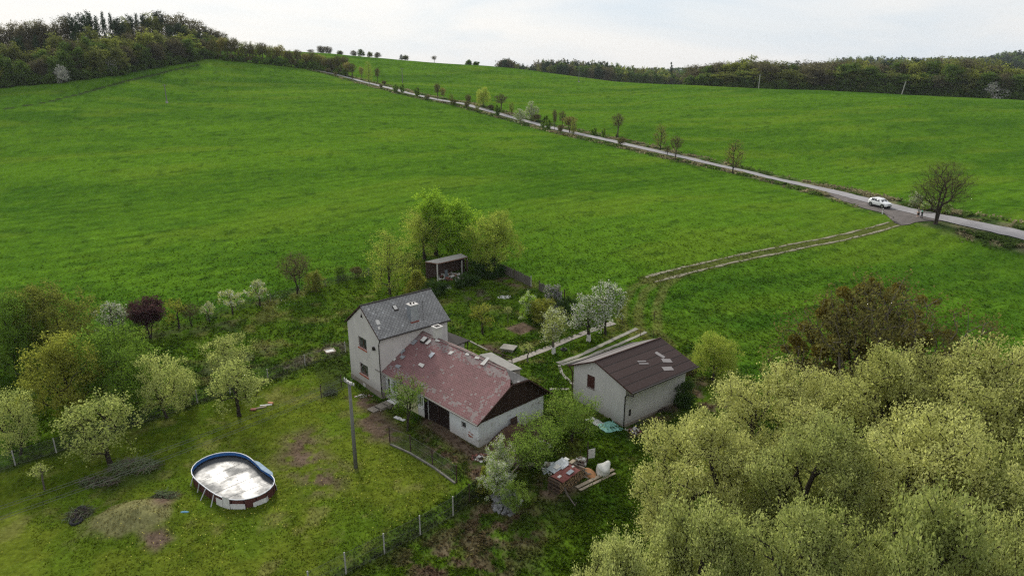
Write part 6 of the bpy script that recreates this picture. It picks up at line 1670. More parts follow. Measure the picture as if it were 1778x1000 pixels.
o = heap('blue_rag', gp(321, 889).x, gp(321, 889).y, .28, .12, .08, .3, mat_plain('blue_cloth', (.12, .28, .42), .8, .2, 5), 'small blue rag lying on the grass left of the pool', 'rag', 2, None)
tag(o, kind='thing')

# ------------------------------------------------------------------ woodpile, planks, sand, big bag
wp0 = gp(985, 838); dA = (gp(1010, 812) - gp(950, 850)); dA.z = 0; dA.normalize(); dB = Vector((-dA.y, dA.x, 0))
rnd = random.Random(8); mb = MB(); zg = h1(wp0.x, wp0.y) - .05
m_log = mat_plain('log_bark', (.075, .050, .036), .95, .4, 5); m_end = mat_plain('log_end', (.33, .22, .13), .9, .35, 6)
for row in range(6):
    for k in range(17 - row // 2):
        s_ = -1.55 + k * .19 + (row % 2) * .09 + rnd.uniform(-.03, .03); z_ = zg + .1 + row * .165; r_ = rnd.uniform(.07, .1)
        for dpt in (0, 1):
            a = wp0 + dA * s_ - dB * (.55 - dpt * .62 + rnd.uniform(-.05, .05)); a = Vector((a.x, a.y, z_)); b = a + dB * .55
            nb = len(mb.f); mb.tube([a, b], r_, 7, 0); mb.m[-2] = 1; mb.m[-1] = 1
pile = mb.build('firewood_stack', [m_log, m_end]); tag(pile, 'stack of split firewood under red and grey sheets right of the green trees', 'firewood', None, 'stuff')
m_rsheet = mat_plain('rusty_red_sheet', (.17, .050, .042), .7, .35, 3)
def sheet(name, c, ax, ay, la, lb, z, tilt, mat, lab, cat='sheet', th=.03, wave=0.0, seed=0):
    rn = random.Random(seed); mb = MB(); vs = []; nx_, ny_ = 8, 3
    top = []
    for i in range(nx_ + 1):
        for j in range(ny_ + 1):
            u, v = (i / nx_ - .5) * la, (j / ny_ - .5) * lb; p = c + ax * u + ay * v
            top.append((p.x, p.y, z + tilt[0] * u + tilt[1] * v + wave * math.sin(i * 2.1 + j)))
    N_ = len(top); W_ = ny_ + 1
    vs = top + [(a, b, c_ - th) for a, b, c_ in top]
    fs = [(i * W_ + j, (i + 1) * W_ + j, (i + 1) * W_ + j + 1, i * W_ + j + 1) for i in range(nx_) for j in range(ny_)]
    fs += [tuple(N_ + k for k in reversed(f)) for f in fs]
    edge = [i * W_ for i in range(nx_ + 1)] + [nx_ * W_ + j for j in range(1, ny_ + 1)] + [i * W_ + ny_ for i in range(nx_ - 1, -1, -1)] + [j for j in range(ny_ - 1, 0, -1)]
    fs += [(a, b, N_ + b, N_ + a) for a, b in zip(edge, edge[1:] + edge[:1])]
    mb.add(vs, fs); o = mb.build(name, mat); tag(o, lab, cat); return o
zt_ = zg + 1.13
sheet('roofing_sheet', wp0 - dB * .12 - dA * .35, dA, dB, 2.1, 1.15, zt_, (.05, .05), m_rsheet, 'rusty red sheet lying on the firewood stack', wave=.03)
sheet('roofing_sheet', wp0 + dB * .85 - dA * .1, dA, dB, 1.9, .8, zt_ + .12, (.06, .10), m_galv, 'grey sheet on the back of the firewood stack', wave=.02)
for k, (a_, b_, la, lb, mt_, lab) in enumerate([(-.15, -.35, .6, .35, m_galv, 'small light grey sheet on the front of the red sheet'), (.15, .45, .8, .3, m_galv, 'pale metal strip lying in the middle of the red sheet'), (-.3, .8, .5, .4, m_cap, 'pale square plate on the back left of the stack'),
                                                (.9, .95, .5, .4, m_pw, 'white plate on top of the back right end of the stack'), (-1.2, -.2, .3, .2, m_pw, 'little white piece on the left end of the stack'), (.5, -.1, .2, .15, m_pw, 'little white piece beside the metal strip on the stack'), (1.0, .35, .5, .3, m_wood2, 'short light board across the right end of the stack')]):
    sheet('scrap_plate', wp0 + dA * a_ + dB * b_, dA, dB, la, lb, zt_ + .10 + .05 * k * .3, (.08, .03), mt_, lab, 'plate', .04, .005)
p = gp(1022, 803)
mb = MB(); mb.box(Fr(p.x, p.y, 20, oz=p.z), -.05, .55, 0, .05, .35, 1.15); o = mb.build('white_board', m_pw); tag(o, 'white board standing upright behind the firewood stack', 'board')
r_ = MB().tube([p - Vector((.1, 0, .1)), p + Vector((-.1, 0, 1.9))], .05, 5).build('fence_post', m_rust); tag(r_, 'thin dark post rising behind the firewood stack', 'post')
for k in range(16):
    pass
mb = MB(); rn = random.Random(3)
for k in range(26):
    c_ = wp0 + dA * (1.35 + rn.uniform(-.1, .55)) + dB * rn.uniform(-.5, .9); a_ = rn.uniform(-.5, .5) + math.atan2(dB.y, dB.x); L_ = rn.uniform(.5, 1.0); z_ = zg + rn.uniform(.05, .75)
    d_ = Vector((math.cos(a_), math.sin(a_), rn.uniform(-.5, .5))) * L_ * .5
    mb.tube([Vector((c_.x, c_.y, z_)) - d_, Vector((c_.x, c_.y, z_)) + d_], rn.uniform(.03, .06), 4)
o = mb.build('kindling', m_wood); tag(o, 'loose split kindling tumbling off the right end of the firewood stack', 'firewood', None, 'stuff')
p = gp(1024, 823); heap('sand_heap', p.x, p.y, 1.0, .55, .35, R(110), mat_plain('orange_sand', (.46, .225, .105), .95, .2, 5), 'small heap of orange sand between the firewood and the white bag', 'sand', 5)
# big bag
p = gp(1045, 822); rn = random.Random(2); mb = MB(); nseg, rows = 16, 8; vs = []
for j in range(rows + 1):
    t = j / rows; rr = .52 * (1 - .08 * abs(t - .4)) * (1 if t < .9 else .8)
    for i in range(nseg):
        a = 2 * math.pi * i / nseg; sq = 1 / max(abs(math.cos(a)), abs(math.sin(a))) ** .45; k = 1 + .08 * math.sin(3 * a + j)
        slump = .22 * t * math.cos(a - .6)
        vs.append((p.x + rr * sq * k * math.cos(a) + .15 * t, p.y + rr * sq * k * math.sin(a), p.z - .03 + .82 * t * (1 + .18 * math.sin(a * 2 + 1)) + slump * .6))
fs = [(j * nseg + i, j * nseg + (i + 1) % nseg, (j + 1) * nseg + (i + 1) % nseg, (j + 1) * nseg + i) for j in range(rows) for i in range(nseg)]
vs.append((p.x + .1, p.y, p.z + .62)); fs += [(rows * nseg + i, rows * nseg + (i + 1) % nseg, len(vs) - 1) for i in range(nseg)]
mb.add(vs, fs); o = mb.build('bulk_bag', mat_plain('white_bag', (.60, .59, .54), .8, .12, 4, bump=.4), smooth=True); tag(o, 'slumped white bulk bag beside the orange sand heap', 'bag')
for k, (q0, q1, wd, zz) in enumerate([((1001, 849), (1065, 817), .30, .10), ((1006, 853), (1068, 823), .22, .05)]):
    a, b = gp(*q0), gp(*q1); d = (b - a).normalized(); nn = Vector((-d.y, d.x, 0)) * wd / 2; L_ = (b - a).length; z0 = Vector((0, 0, zz)); th = Vector((0, 0, .06))
    mb = MB(); mb.hexa([a - nn + z0, b - nn + z0, b + nn + z0, a + nn + z0, a - nn + z0 + th, b - nn + z0 + th, b + nn + z0 + th, a + nn + z0 + th])
    o = mb.build('plank', m_wood2); tag(o, ['long light plank in front of the white bag, the upper one', 'long plank in front of the white bag, the lower one nearest the grass'][k], 'plank')
p0, p1 = gp(975, 845), gp(995, 880)
o = MB().tube([p0 + Vector((0, 0, .5)), p0.lerp(p1, .5) + Vector((0, 0, .2)), p1 + Vector((.15, 0, .1)), p1 + Vector((.25, .1, .35))], [.07, .06, .05, .03], 5).build('dead_branch', bark_grey); tag(o, 'fallen forked branch on the grass below the firewood stack', 'branch')
for k, (qa, qb) in enumerate([((880, 828), (912, 800)), ((876, 822), (905, 795)), ((888, 832), (915, 808))]):
    a, b = gp(*qa), gp(*qb); o = MB().tube([a + Vector((0, 0, .5)), b + Vector((0, 0, .9))], .06, 4).build('wooden_pole', m_wood); tag(o, ['lowest', 'topmost', 'right-hand'][k] + ' grey pole of the three propped beside the flowering cherry', 'pole')

# ------------------------------------------------------------------ steps of pallets, table, well, tarp, etc.
def pallet(fr, a0, b0, la, lb, z, lab, rot=0):
    r_ = empty('pallet', fr.p(a0, b0, z), lab, 'pallet', 'pallets used as steps')
    for k in range(6): MB().box(fr, a0, a0 + la, b0 + k * lb / 6, b0 + k * lb / 6 + lb * .11, z + .11, z + .135).build('slat', m_wood, r_)
    for k in range(3): MB().box(fr, a0 + k * (la - .1) / 2, a0 + k * (la - .1) / 2 + .1, b0 + .01, b0 + lb - .06, z + .01, z + .11).build('runner', m_wood, r_)
    return r_
s0 = gp(636, 713); sf = Fr(s0.x, s0.y, -42, oz=s0.z)
pallet(sf, .0, .1, .95, .8, .02, 'lowest pallet step in front of the entrance, furthest from the door')
pallet(sf, .25, .75, .95, .8, .02, 'bottom pallet under the upper step by the entrance'); pallet(sf, .25, .8, .95, .8, .18, 'middle pallet step stacked on another one')
pallet(sf, .5, 1.5, .95, .8, .02, 'bottom pallet of the stack against the entrance'); pallet(sf, .5, 1.52, .95, .8, .18, 'second pallet of the stack against the entrance'); pallet(sf, .5, 1.5, .95, .8, .34, 'topmost pallet step directly below the entrance door')
def table(px, py, lab, la, lb, hgt, mat, rot, tilt=0):
    p = gp(px, py); r_ = empty('garden_table', p, lab, 'table'); f_ = Fr(p.x, p.y, rot, oz=p.z)
    MB().box(f_, -la / 2, la / 2, -lb / 2, lb / 2, hgt - .04, hgt).build('tabletop', mat, r_)
    for sx in (-1, 1):
        for sy in (-1, 1): MB().tube([f_.p(sx * (la / 2 - .08), sy * (lb / 2 - .08), 0), f_.p(sx * (la / 2 - .08), sy * (lb / 2 - .08), hgt - .04)], .025, 5).build('leg', m_framew, r_)
    return r_
table(683, 706, 'low white garden table half hidden behind the slender plum', 1.15, .6, .55, m_pw, -42)
a = gp(694, 728); f_ = Fr(a.x, a.y, -35, oz=a.z)
o = MB().box(f_, -.6, .6, -.18, .18, .05, .10).build('fallen_sheet', m_pw); tag(o, 'white panel lying on the ground beside the slender plum', 'panel')
p = gp(883, 608); f_ = Fr(p.x, p.y, -20, oz=p.z)
r_ = empty('well', p, 'square concrete well with a thick slab lid in the garden', 'well'); MB().box(f_, -.65, .65, -.55, .55, -.1, .28).build('shaft', m_conc, r_); MB().box(f_, -.82, .82, -.7, .7, .28, .40).build('lid', m_slab, r_)
# wooden edge rails of the basement stair
r_ = empty('stair_rail', gp(858, 622), 'brown wooden railing at the top of the garden steps behind the barn', 'railing')
for z_, nm in ((.55, 'rail'), (.85, 'rail')):
    MB().tube([gp(857, 624) + Vector((0, 0, z_)), gp(889, 633) + Vector((0, 0, z_))], .055, 5).build(nm, m_rust, r_)
for q in ((857, 624), (873, 629), (889, 633)): MB().tube([gp(*q), gp(*q) + Vector((0, 0, 1.0))], .05, 5).build('post', m_rust, r_)
for q0, q1, lab in [((813, 592), (846, 609), 'low pale garden kerb behind the porch')]:
    a, b = gp(*q0), gp(*q1); d = (b - a).normalized(); nn = Vector((-d.y, d.x, 0)) * .08; z1_ = Vector((0, 0, .14)); z0_ = Vector((0, 0, -.1))
    o = MB().hexa([a - nn + z0_, b - nn + z0_, b + nn + z0_, a + nn + z0_, a - nn + z1_, b - nn + z1_, b + nn + z1_, a + nn + z1_]).build('kerb', m_slab); tag(o, lab, 'kerb')
q_ = gpp([(678, 772), (713, 788), (752, 812), (790, 840)])
mb = MB()
for a, b in zip(q_, q_[1:]):
    d = (b - a).normalized(); nn = Vector((-d.y, d.x, 0)) * .07; z1_ = Vector((0, 0, .12)); z0_ = Vector((0, 0, -.15)); mb.hexa([a - nn + z0_, b - nn + z0_, b + nn + z0_, a + nn + z0_, a - nn + z1_, b - nn + z1_, b + nn + z1_, a + nn + z1_])
o = mb.build('kerb', mat_plain('old_kerb', (.16, .15, .13), .95, .4, 3)); tag(o, 'old concrete kerb under the rusty post fence in front of the barn', 'kerb')
for k, x in enumerate((958, 967, 976, 985)):
    p = gp(x, 676); f_ = Fr(p.x, p.y, 10 + k * 3, oz=p.z); o = MB().box(f_, -.2, .2, -.16, .16, -.02, .06).build('stepping_stone', m_slab); tag(o, 'pale stepping stone between barn and garage, %s of four' % ['leftmost', 'second from left', 'third from left', 'rightmost'][k], 'stone', 'stepping stones between barn and garage')
def tyre(px, py, lab, r=.3, tilt=0.0):
    p = gp(px, py); M = Matrix.Rotation(tilt, 3, 'X'); mb = MB(); pts = [p + Vector((0, 0, .1 + abs(math.sin(tilt)) * r)) + M @ Vector((r * math.cos(a * math.pi / 8), r * math.sin(a * math.pi / 8), 0)) for a in range(17)]
    mb.tube(pts, .1, 7, cap=False); o = mb.build('discarded_tyre', m_black, smooth=True); tag(o, lab, 'tyre'); return o
tyre(979, 608, 'old tyre lying in the grass beside the pear tree'); tyre(133, 907, 'old tyre lying left of the dry mound, nearest the camera', .34); tyre(141, 893, 'dark tyre leaning among scrap left of the dry mound', .34, .5)
# cold frame / white tray behind the house
p = gp(573, 611); f_ = Fr(p.x, p.y, 30, oz=p.z); r_ = empty('water_tray', p, 'shallow white tray with wooden rim left of the house', 'tray')
mb = MB(); mb.box(f_, -.55, .55, -.55, -.47, 0, .2); mb.box(f_, -.55, .55, .47, .55, 0, .2); mb.box(f_, -.55, -.47, -.47, .47, 0, .2); mb.box(f_, .47, .55, -.47, .47, 0, .2); mb.build('rim', m_wood2, r_); MB().box(f_, -.47, .47, -.47, .47, .05, .12).build('base', m_pw, r_)
# tarpaulin and sheet by the garage
def cloth(name, px, py, rx, ry, hgt, mat, lab, cat, rot=0, seed=0):
    p = gp(px, py); nx_ = 26; mb = MB(); vs = []
    xs = []
    for i in range(nx_ + 1):
        for j in range(nx_ + 1):
            u, v = i / nx_ * 2 - 1, j / nx_ * 2 - 1
            ed = 1 + .25 * (float(vnoise(np.array([u * 2 + 9]), np.array([v * 2 + seed]), 3)[0]) - .5)
            x = u * rx * ed; y = v * ry * ed; X_ = p.x + x * math.cos(rot) - y * math.sin(rot); Y_ = p.y + x * math.sin(rot) + y * math.cos(rot); xs.append((X_, Y_, u, v))
    XX = np.array([q[0] for q in xs]); YY = np.array([q[1] for q in xs]); UU = np.array([q[2] for q in xs]); VV = np.array([q[3] for q in xs])
    zz = h(XX, YY) + .04 + hgt * np.abs(fbm(XX * 2.2, YY * 2.2, 4, seed) - .35) * 2.2 * (1 - np.maximum(np.abs(UU), np.abs(VV)) ** 3)
    W_ = nx_ + 1; mb.add(list(zip(XX, YY, zz)), [(i * W_ + j, (i + 1) * W_ + j, (i + 1) * W_ + j + 1, i * W_ + j + 1) for i in range(nx_) for j in range(nx_)])
    o = mb.build(name, mat); tag(o, lab, cat); sd_ = o.modifiers.new('t', 'SOLIDIFY'); sd_.thickness = .02; return o
cloth('tarpaulin', 1058, 742, .95, .75, .34, mat_plain('teal_tarp', (.20, .42, .36), .6, .25, 4), 'crumpled teal tarpaulin at the foot of the garage gable', 'tarpaulin', .5, 4)
cloth('plastic_sheet', 1034, 733, .8, .45, .12, mat_plain('grey_foil', (.36, .37, .36), .5, .3, 4), 'dirty grey plastic sheet spread left of the teal tarpaulin', 'sheet', -.8, 6)
r_ = empty('garage_railing', GF.p(.4, 1.2, 0), 'dark steel railing along the side wall of the garage', 'railing')
rp = [hit(GF, 'a', .35, *q) for q in ((1104, 735), (1104, 726), (1127, 712), (1127, 722))]
a, b = GF.p(.3, rp[0].y, 0), GF.p(.3, rp[2].y, 0); za = h1(a.x, a.y); zb_ = h1(b.x, b.y)
for z_ in (.75, .35): MB().tube([gnd(a, za + z_ * .8), gnd(b, zb_ + z_ * .8)], .03, 4).build('rail', m_dark, r_)
for q in (a, b, a.lerp(b, .5)): MB().tube([gnd(q, h1(q.x, q.y) - .1), gnd(q, h1(q.x, q.y) + .62)], .03, 4).build('post', m_dark, r_)
# scrap boards under the open apple tree
for k, (px, py, la, lb, rot, mt_, lab) in enumerate([(462, 704, 1.1, .16, 12, m_pw, 'white board lying on the grass right of the open apple tree'), (450, 709, 1.3, .14, 25, m_wood2, 'light plank lying on the grass by the open apple tree'), (440, 712, .5, .3, 5, m_rb, 'reddish board nearest the open apple tree stem'), (470, 701, .5, .2, -15, mat_plain('orange_board', (.45, .2, .1), .8, .2, 5), 'small orange-brown board at the right end of the scrap boards')]):
    p = gp(px, py); f_ = Fr(p.x, p.y, rot, oz=p.z); o = MB().box(f_, -la / 2, la / 2, -lb / 2, lb / 2, .0, .07 + .03 * k).build('board', mt_); tag(o, lab, 'board', 'scrap boards under the open apple tree')
# brush piles
def brush(px, py, rx, ry, hgt, n, lab, seed, mats, leafy=0):
    rng = np.random.default_rng(seed); p = gp(px, py); mb = MB()
    for k in range(n):
        a = rng.uniform(0, 6.28); q = math.sqrt(rng.uniform()); x = p.x + rx * q * math.cos(a); y = p.y + ry * q * math.sin(a); z = p.z + hgt * (1 - q * q) * rng.uniform(.1, 1)
        t = rng.uniform(0, 6.28); L_ = rng.uniform(.4, 1.3); d = Vector((math.cos(t) * L_ / 2, math.sin(t) * L_ / 2, rng.uniform(-.15, .3) * L_)); c_ = Vector((x, y, z + .05)); mb.tube([c_ - d, c_ + d * .2 + Vector((0, 0, .05)), c_ + d], [.018, .014, .006], 3, int(rng.integers(len(mats))))
    o = mb.build('brush_pile', mats); tag(o, lab, 'brush', None, 'stuff')
m_grn = mat_plain('dry_green_twigs', (.13, .17, .08), .95, .3, 4)
brush(232, 812, 2.0, 1.1, .7, 420, 'tangled grey-green brush pile below the grey-green apple tree', 4, [twig_grey, m_grn, m_grn])
brush(172, 838, 1.5, .6, .4, 200, 'low brush pile left of the tangled one', 5, [twig_grey, m_grn, bark_dark])
brush(287, 862, .9, .5, .3, 110, 'small dark brush heap right of the dry mound', 6, [bark_dark, m_grn])
brush(140, 895, .9, .8, .5, 160, 'dark brush and scrap heap left of the dry mound', 7, [m_grn, twig_grey, bark_dark])
brush(905, 700, .5, .4, .2, 10, 'twigs fallen behind the barn roof', 8, [twig_grey])
brush(575, 684, .6, .4, .5, 160, 'dark clump of twigs between the two fence posts left of the pole', 9, [bark_dark, m_grn])
brush(1140, 712, 1.6, .5, .3, 160, 'dry twigs and dead leaves along the garage side wall', 10, [twig_grey, bark_dark, m_rust])
brush(640, 640, .4, .4, .2, 6, 'few dry sticks behind the house corner', 11, [twig_grey])
# ------------------------------------------------------------------ car
cpos = gp(1527, 360); road_dir = (ROAD[5] - ROAD[8]); ca_ = math.degrees(math.atan2(road_dir.y, road_dir.x)) + 3
car = empty('parked_car', cpos, 'white hatchback parked on the gravel beside the road junction', 'car', None)
cz = max(cpos.z, h1(cpos.x, cpos.y)) + .12
CF = Fr(cpos.x, cpos.y, ca_, oz=cz)
m_paint = mat_plain('white_paint', (.80, .80, .80), .25, .03, 2, .5, bump=0.0); m_trim = mat_plain('black_trim', (.02, .02, .022), .6, .2, 4, .3)
m_cgl = mat_plain('car_glass', (.015, .018, .022), .06, .1, 2, .8, bump=0.0); m_alloy = mat_plain('alloy', (.35, .35, .36), .3, .1, 5, .5, .8); m_lamp = mat_plain('lamp_glass', (.45, .46, .48), .12, .1, 3, .8); m_rlamp = mat_plain('rear_lamp', (.35, .02, .02), .2, .1, 3, .7)
# stations along the car: x, half width, bottom, belt height, roof height, roof half width (None = no cabin)
ST = [(-2.02, .66, .42, .78, .80, .60), (-1.95, .80, .30, .95, 1.02, .66), (-1.72, .85, .26, 1.02, 1.36, .62), (-1.30, .88, .24, 1.00, 1.50, .64), (-.60, .89, .22, .98, 1.53, .66), (.10, .89, .22, .96, 1.50, .66), (.48, .89, .22, .95, 1.38, .64), (.98, .89, .22, .96, .985, .72), (1.45, .88, .24, .92, .94, .66), (1.82, .82, .28, .80, .82, .60), (2.02, .66, .34, .64, .66, .50)]
body = MB(); rings = []
for x, w_, b_, be, rf, rw in ST:
    rings.append([(x, -w_ * .92, b_), (x, -w_, b_ + .18), (x, -w_, be - .12), (x, -w_ * .97, be), (x, -rw, rf), (x, 0, rf + .025), (x, rw, rf), (x, w_ * .97, be), (x, w_, be - .12), (x, w_, b_ + .18), (x, w_ * .92, b_)])
vs = [CF.p(x, y, z) for r_ in rings for x, y, z in r_]; nr_ = 11
fs = [(i * nr_ + k, (i + 1) * nr_ + k, (i + 1) * nr_ + (k + 1) % nr_, i * nr_ + (k + 1) % nr_) for i in range(len(ST) - 1) for k in range(nr_)]
fs += [tuple(range(nr_)), tuple((len(ST) - 1) * nr_ + k for k in range(nr_))[::-1]]
body.add(vs, fs); bo = body.build('body', m_paint, car, smooth=True)
def cabin_pt(x, t, side, out=.012):
    for a, b in zip(ST, ST[1:]):
        if a[0] <= x <= b[0]: f = (x - a[0]) / (b[0] - a[0]); s_ = [a[i] + (b[i] - a[i]) * f for i in range(6)]; break
    y0, z0, y1, z1 = s_[1] * .97, s_[3], s_[5], s_[4]
    return CF.p(x, side * (y0 + (y1 - y0) * t + out), z0 + (z1 - z0) * t)
for side in (-1, 1):
    for xa, xb, xc, xd in [(-1.42, -.62, -.62, -1.30), (-.54, .62, .30, -.54)]:
        w_ = MB(); w_.quad(cabin_pt(xa, .12, side), cabin_pt(xb, .12, side), cabin_pt(xc, .86, side), cabin_pt(xd, .86, side)); w_.build('side_window', m_cgl, car)
    mb = MB(); mb.quad(CF.p(-1.9, side * .872, .26), CF.p(1.8, side * .872, .26), CF.p(1.8, side * .895, .36), CF.p(-1.9, side * .895, .36)); mb.box(CF, -1.0, 1.0, side * .885, side * .90, .24, .38); mb.build('sill_trim', m_trim, car)
    mb = MB(); mb.tube([CF.p(-1.3, side * .60, 1.55), CF.p(.2, side * .60, 1.56)], .025, 5); mb.build('roof_rail', m_alloy, car)
    mb = MB(); mb.box(CF, .55, .75, min(side * .92, side * 1.06), max(side * .92, side * 1.06), .93, 1.08); mb.build('mirror', m_paint, car, bevel=.02)
    mb = MB(); mb.hexa([CF.p(x, side * y, z) for z in (.66, .80) for x, y in ((1.62, .86), (1.97, .62), (2.0, .45), (1.72, .55))]); mb.build('headlight', m_lamp, car)
    mb = MB(); mb.hexa([CF.p(x, side * y, z) for z in (.78, .95) for x, y in ((-1.98, .55), (-1.75, .86), (-1.70, .80), (-1.96, .50))]); mb.build('tail_light', m_rlamp, car)
    for x in (-1.28, 1.28):
        wq = [CF.p(x, side * .70, .32), CF.p(x, side * .905, .32)]
        mb = MB(); mb.tube(wq, .345, 20); wh = mb.build('tyre', m_black, car)
        mb = MB(); mb.tube([CF.p(x, side * .89, .32), CF.p(x, side * .915, .32)], .22, 14); mb.build('rim', m_alloy, wh)
        arc = [CF.p(x + .40 * math.cos(a), side * .895, .32 + .40 * math.sin(a)) for a in [math.pi * k / 10 for k in range(11)]]
        MB().tube(arc, .035, 4).build('wheel_arch', m_trim, car)
mb = MB(); mb.quad(CF.p(.56, -.58, 1.352), CF.p(.56, .58, 1.352), CF.p(.95, .66, 1.02), CF.p(.95, -.66, 1.02)); mb.build('windscreen', m_cgl, car)
mb = MB(); mb.quad(CF.p(-1.75, -.56, 1.36), CF.p(-1.75, .56, 1.36), CF.p(-1.965, .60, 1.06), CF.p(-1.965, -.60, 1.06)); mb.build('rear_window', m_cgl, car)
MB().hexa([CF.p(x, y, z) for z in (.30, .46) for x, y in ((1.9, -.6), (2.045, -.5), (2.045, .5), (1.9, .6))]).build('front_bumper', m_trim, car)
MB().hexa([CF.p(x, y, z) for z in (.60, .70) for x, y in ((1.96, -.4), (2.03, -.38), (2.03, .38), (1.96, .4))]).build('grille', m_trim, car)
MB().hexa([CF.p(x, y, z) for z in (.28, .50) for x, y in ((-2.06, -.6), (-1.9, -.8), (-1.9, .8), (-2.06, .6))]).build('rear_bumper', m_trim, car)

p = gp(1532, 372)
r_ = empty('marker_post', p, 'short white roadside marker post in front of the car', 'post')
MB().tube([p - Vector((0, 0, .1)), p + Vector((0, 0, 1.0))], [.09, .075], 6).build('shaft', m_pw, r_); MB().tube([p + Vector((0, 0, .72)), p + Vector((0, 0, .85))], .082, 6).build('band', m_black, r_)

# ------------------------------------------------------------------ people
def skinned(name, verts, edges, radii, mat, parent, root=0, sub=1):
    me = bpy.data.meshes.new(name); me.from_pydata([tuple(v) for v in verts], edges, []); o = bpy.data.objects.new(name, me); COL.objects.link(o); me.materials.append(mat)
    m_ = o.modifiers.new('skin', 'SKIN'); m_.use_smooth_shade = True
    for i, r_ in enumerate(radii):
        sv = me.skin_vertices[0].data[i]; sv.radius = (r_, r_) if not isinstance(r_, tuple) else r_; sv.use_root = (i == root)
    s_ = o.modifiers.new('sub', 'SUBSURF'); s_.levels = sub; s_.render_levels = sub
    o.parent = parent; return o
m_skin = mat_plain('skin', (.50, .32, .24), .6, .06, 6)
def person(px, py, face, lab, top_m, leg_m, hair_m, pose, skirt=None, bag=None):
    p = gp(px, py); root = empty('person', p + Vector((0, 0, .1)), lab, 'person', None, R(face))
    # local: x right, y forward
    st = pose.get('step', .14)
    J = dict(pel=(0, 0, .93), wst=(0, .01, 1.08), chs=(0, .01, 1.30), nck=(0, .0, 1.46), hd0=(0, .01, 1.55), hd1=(0, .02, 1.66), hd2=(0, .01, 1.73))
    for s, sx in (('l', -1), ('r', 1)):
        f = st * sx
        J['hip' + s] = (.09 * sx, 0, .90); J['kne' + s] = (.10 * sx, f * .6 + .03, .49); J['ank' + s] = (.10 * sx, f - .02, .08); J['toe' + s] = (.11 * sx, f + .15, .035)
        a = pose[s]; J['sho' + s] = (.17 * sx, 0, 1.40); J['elb' + s] = (.17 * sx + a[0] * sx, a[1], a[2]); J['wri' + s] = (.17 * sx + a[3] * sx, a[4], a[5])
    names = list(J); ix = {k: i for i, k in enumerate(names)}; V = [J[k] for k in names]
    E_ = [('pel', 'wst'), ('wst', 'chs'), ('chs', 'nck'), ('nck', 'hd0'), ('hd0', 'hd1'), ('hd1', 'hd2')]
    for s in 'lr': E_ += [('pel', 'hip' + s), ('hip' + s, 'kne' + s), ('kne' + s, 'ank' + s), ('ank' + s, 'toe' + s), ('chs', 'sho' + s), ('sho' + s, 'elb' + s), ('elb' + s, 'wri' + s)]
    E_ = [(ix[a], ix[b]) for a, b in E_]
    rad = {'pel': (.15, .11), 'wst': (.125, .095), 'chs': (.15, .11), 'nck': .055, 'hd0': .07, 'hd1': .095, 'hd2': .07, 'hip': .085, 'kne': .055, 'ank': .038, 'toe': .035, 'sho': .055, 'elb': .04, 'wri': .027}
    RR = [rad.get(k, rad.get(k[:3])) for k in names]
    # palm, fingers, thumb
    for s, sx in (('l', -1), ('r', 1)):
        w_ = Vector(J['wri' + s]); e_ = Vector(J['elb' + s]); d = (w_ - e_).normalized(); sd_ = d.cross(Vector((1, 0, 0))).normalized()
        V.append(tuple(w_ + d * .08)); RR.append((.035, .018)); pi_ = len(V) - 1; E_.append((ix['wri' + s], pi_))
        for k, L_ in enumerate((.065, .075, .07, .055)):
            b = w_ + d * .09 + sd_ * (k - 1.5) * .019; V.append(tuple(b)); RR.append(.009); V.append(tuple(b + d * L_ * .5)); RR.append(.008); V.append(tuple(b + d * L_ + Vector((-sx * .02, 0, 0)))); RR.append(.007)
            n_ = len(V); E_ += [(pi_, n_ - 3), (n_ - 3, n_ - 2), (n_ - 2, n_ - 1)]
        b = w_ + d * .04 - sd_ * .035; V.append(tuple(b)); RR.append(.010); V.append(tuple(b + d * .04 - sd_ * .02)); RR.append(.008); n_ = len(V); E_ += [(ix['wri' + s], n_ - 2), (n_ - 2, n_ - 1)]
    skinned('body', V, E_, RR, m_skin, root, ix['pel'])
    def part(name, keys, ed, rr, mat):
        vv = [J[k] if isinstance(k, str) else k for k in keys]; skinned(name, vv, ed, rr, mat, root, 0)
    # shirt
    part('shirt', ['wst', 'chs', 'nck', 'shol', 'elbl', 'shor', 'elbr', (0, 0, .97)], [(7, 0), (0, 1), (1, 2), (1, 3), (3, 4), (1, 5), (5, 6)], [(.145, .115), (.17, .125), .07, .07, .055, .07, .055, (.15, .12)], top_m)
    part('trousers' if not skirt else 'leggings', ['pel', 'hipl', 'knel', 'ankl', 'hipr', 'kner', 'ankr'], [(0, 1), (1, 2), (2, 3), (0, 4), (4, 5), (5, 6)], [(.16, .125), .10, .072, .055, .10, .072, .055], leg_m)
    if skirt: part('skirt', [(0, 0, .98), (0, 0, .8), (0, 0, .6)], [(0, 1), (1, 2)], [(.15, .12), (.19, .16), (.21, .18)], skirt)
    mb = MB(); n1, n2 = 12, 6; vs = []
    for j in range(n2 + 1):
        ph = math.pi * .62 * j / n2
        for i in range(n1): a = 2 * math.pi * i / n1; vs.append((.098 * math.sin(ph) * math.cos(a), .0 + .105 * math.sin(ph) * math.sin(a) - .012, 1.645 + .125 * math.cos(ph)))
    mb.add(vs, [(j * n1 + i, j * n1 + (i + 1) % n1, (j + 1) * n1 + (i + 1) % n1, (j + 1) * n1 + i) for j in range(n2) for i in range(n1)])
    hr = mb.build('hair', hair_m, None, smooth=True); hr.parent = root
    ft = MB()
    for sx in (-1, 1):
        f = st * sx; ft.hexa([(.11 * sx + a, f + b, z) for z in (0, .07) for a, b in ((-.045, -.09), (.045, -.09), (.04, .17), (-.04, .17))])
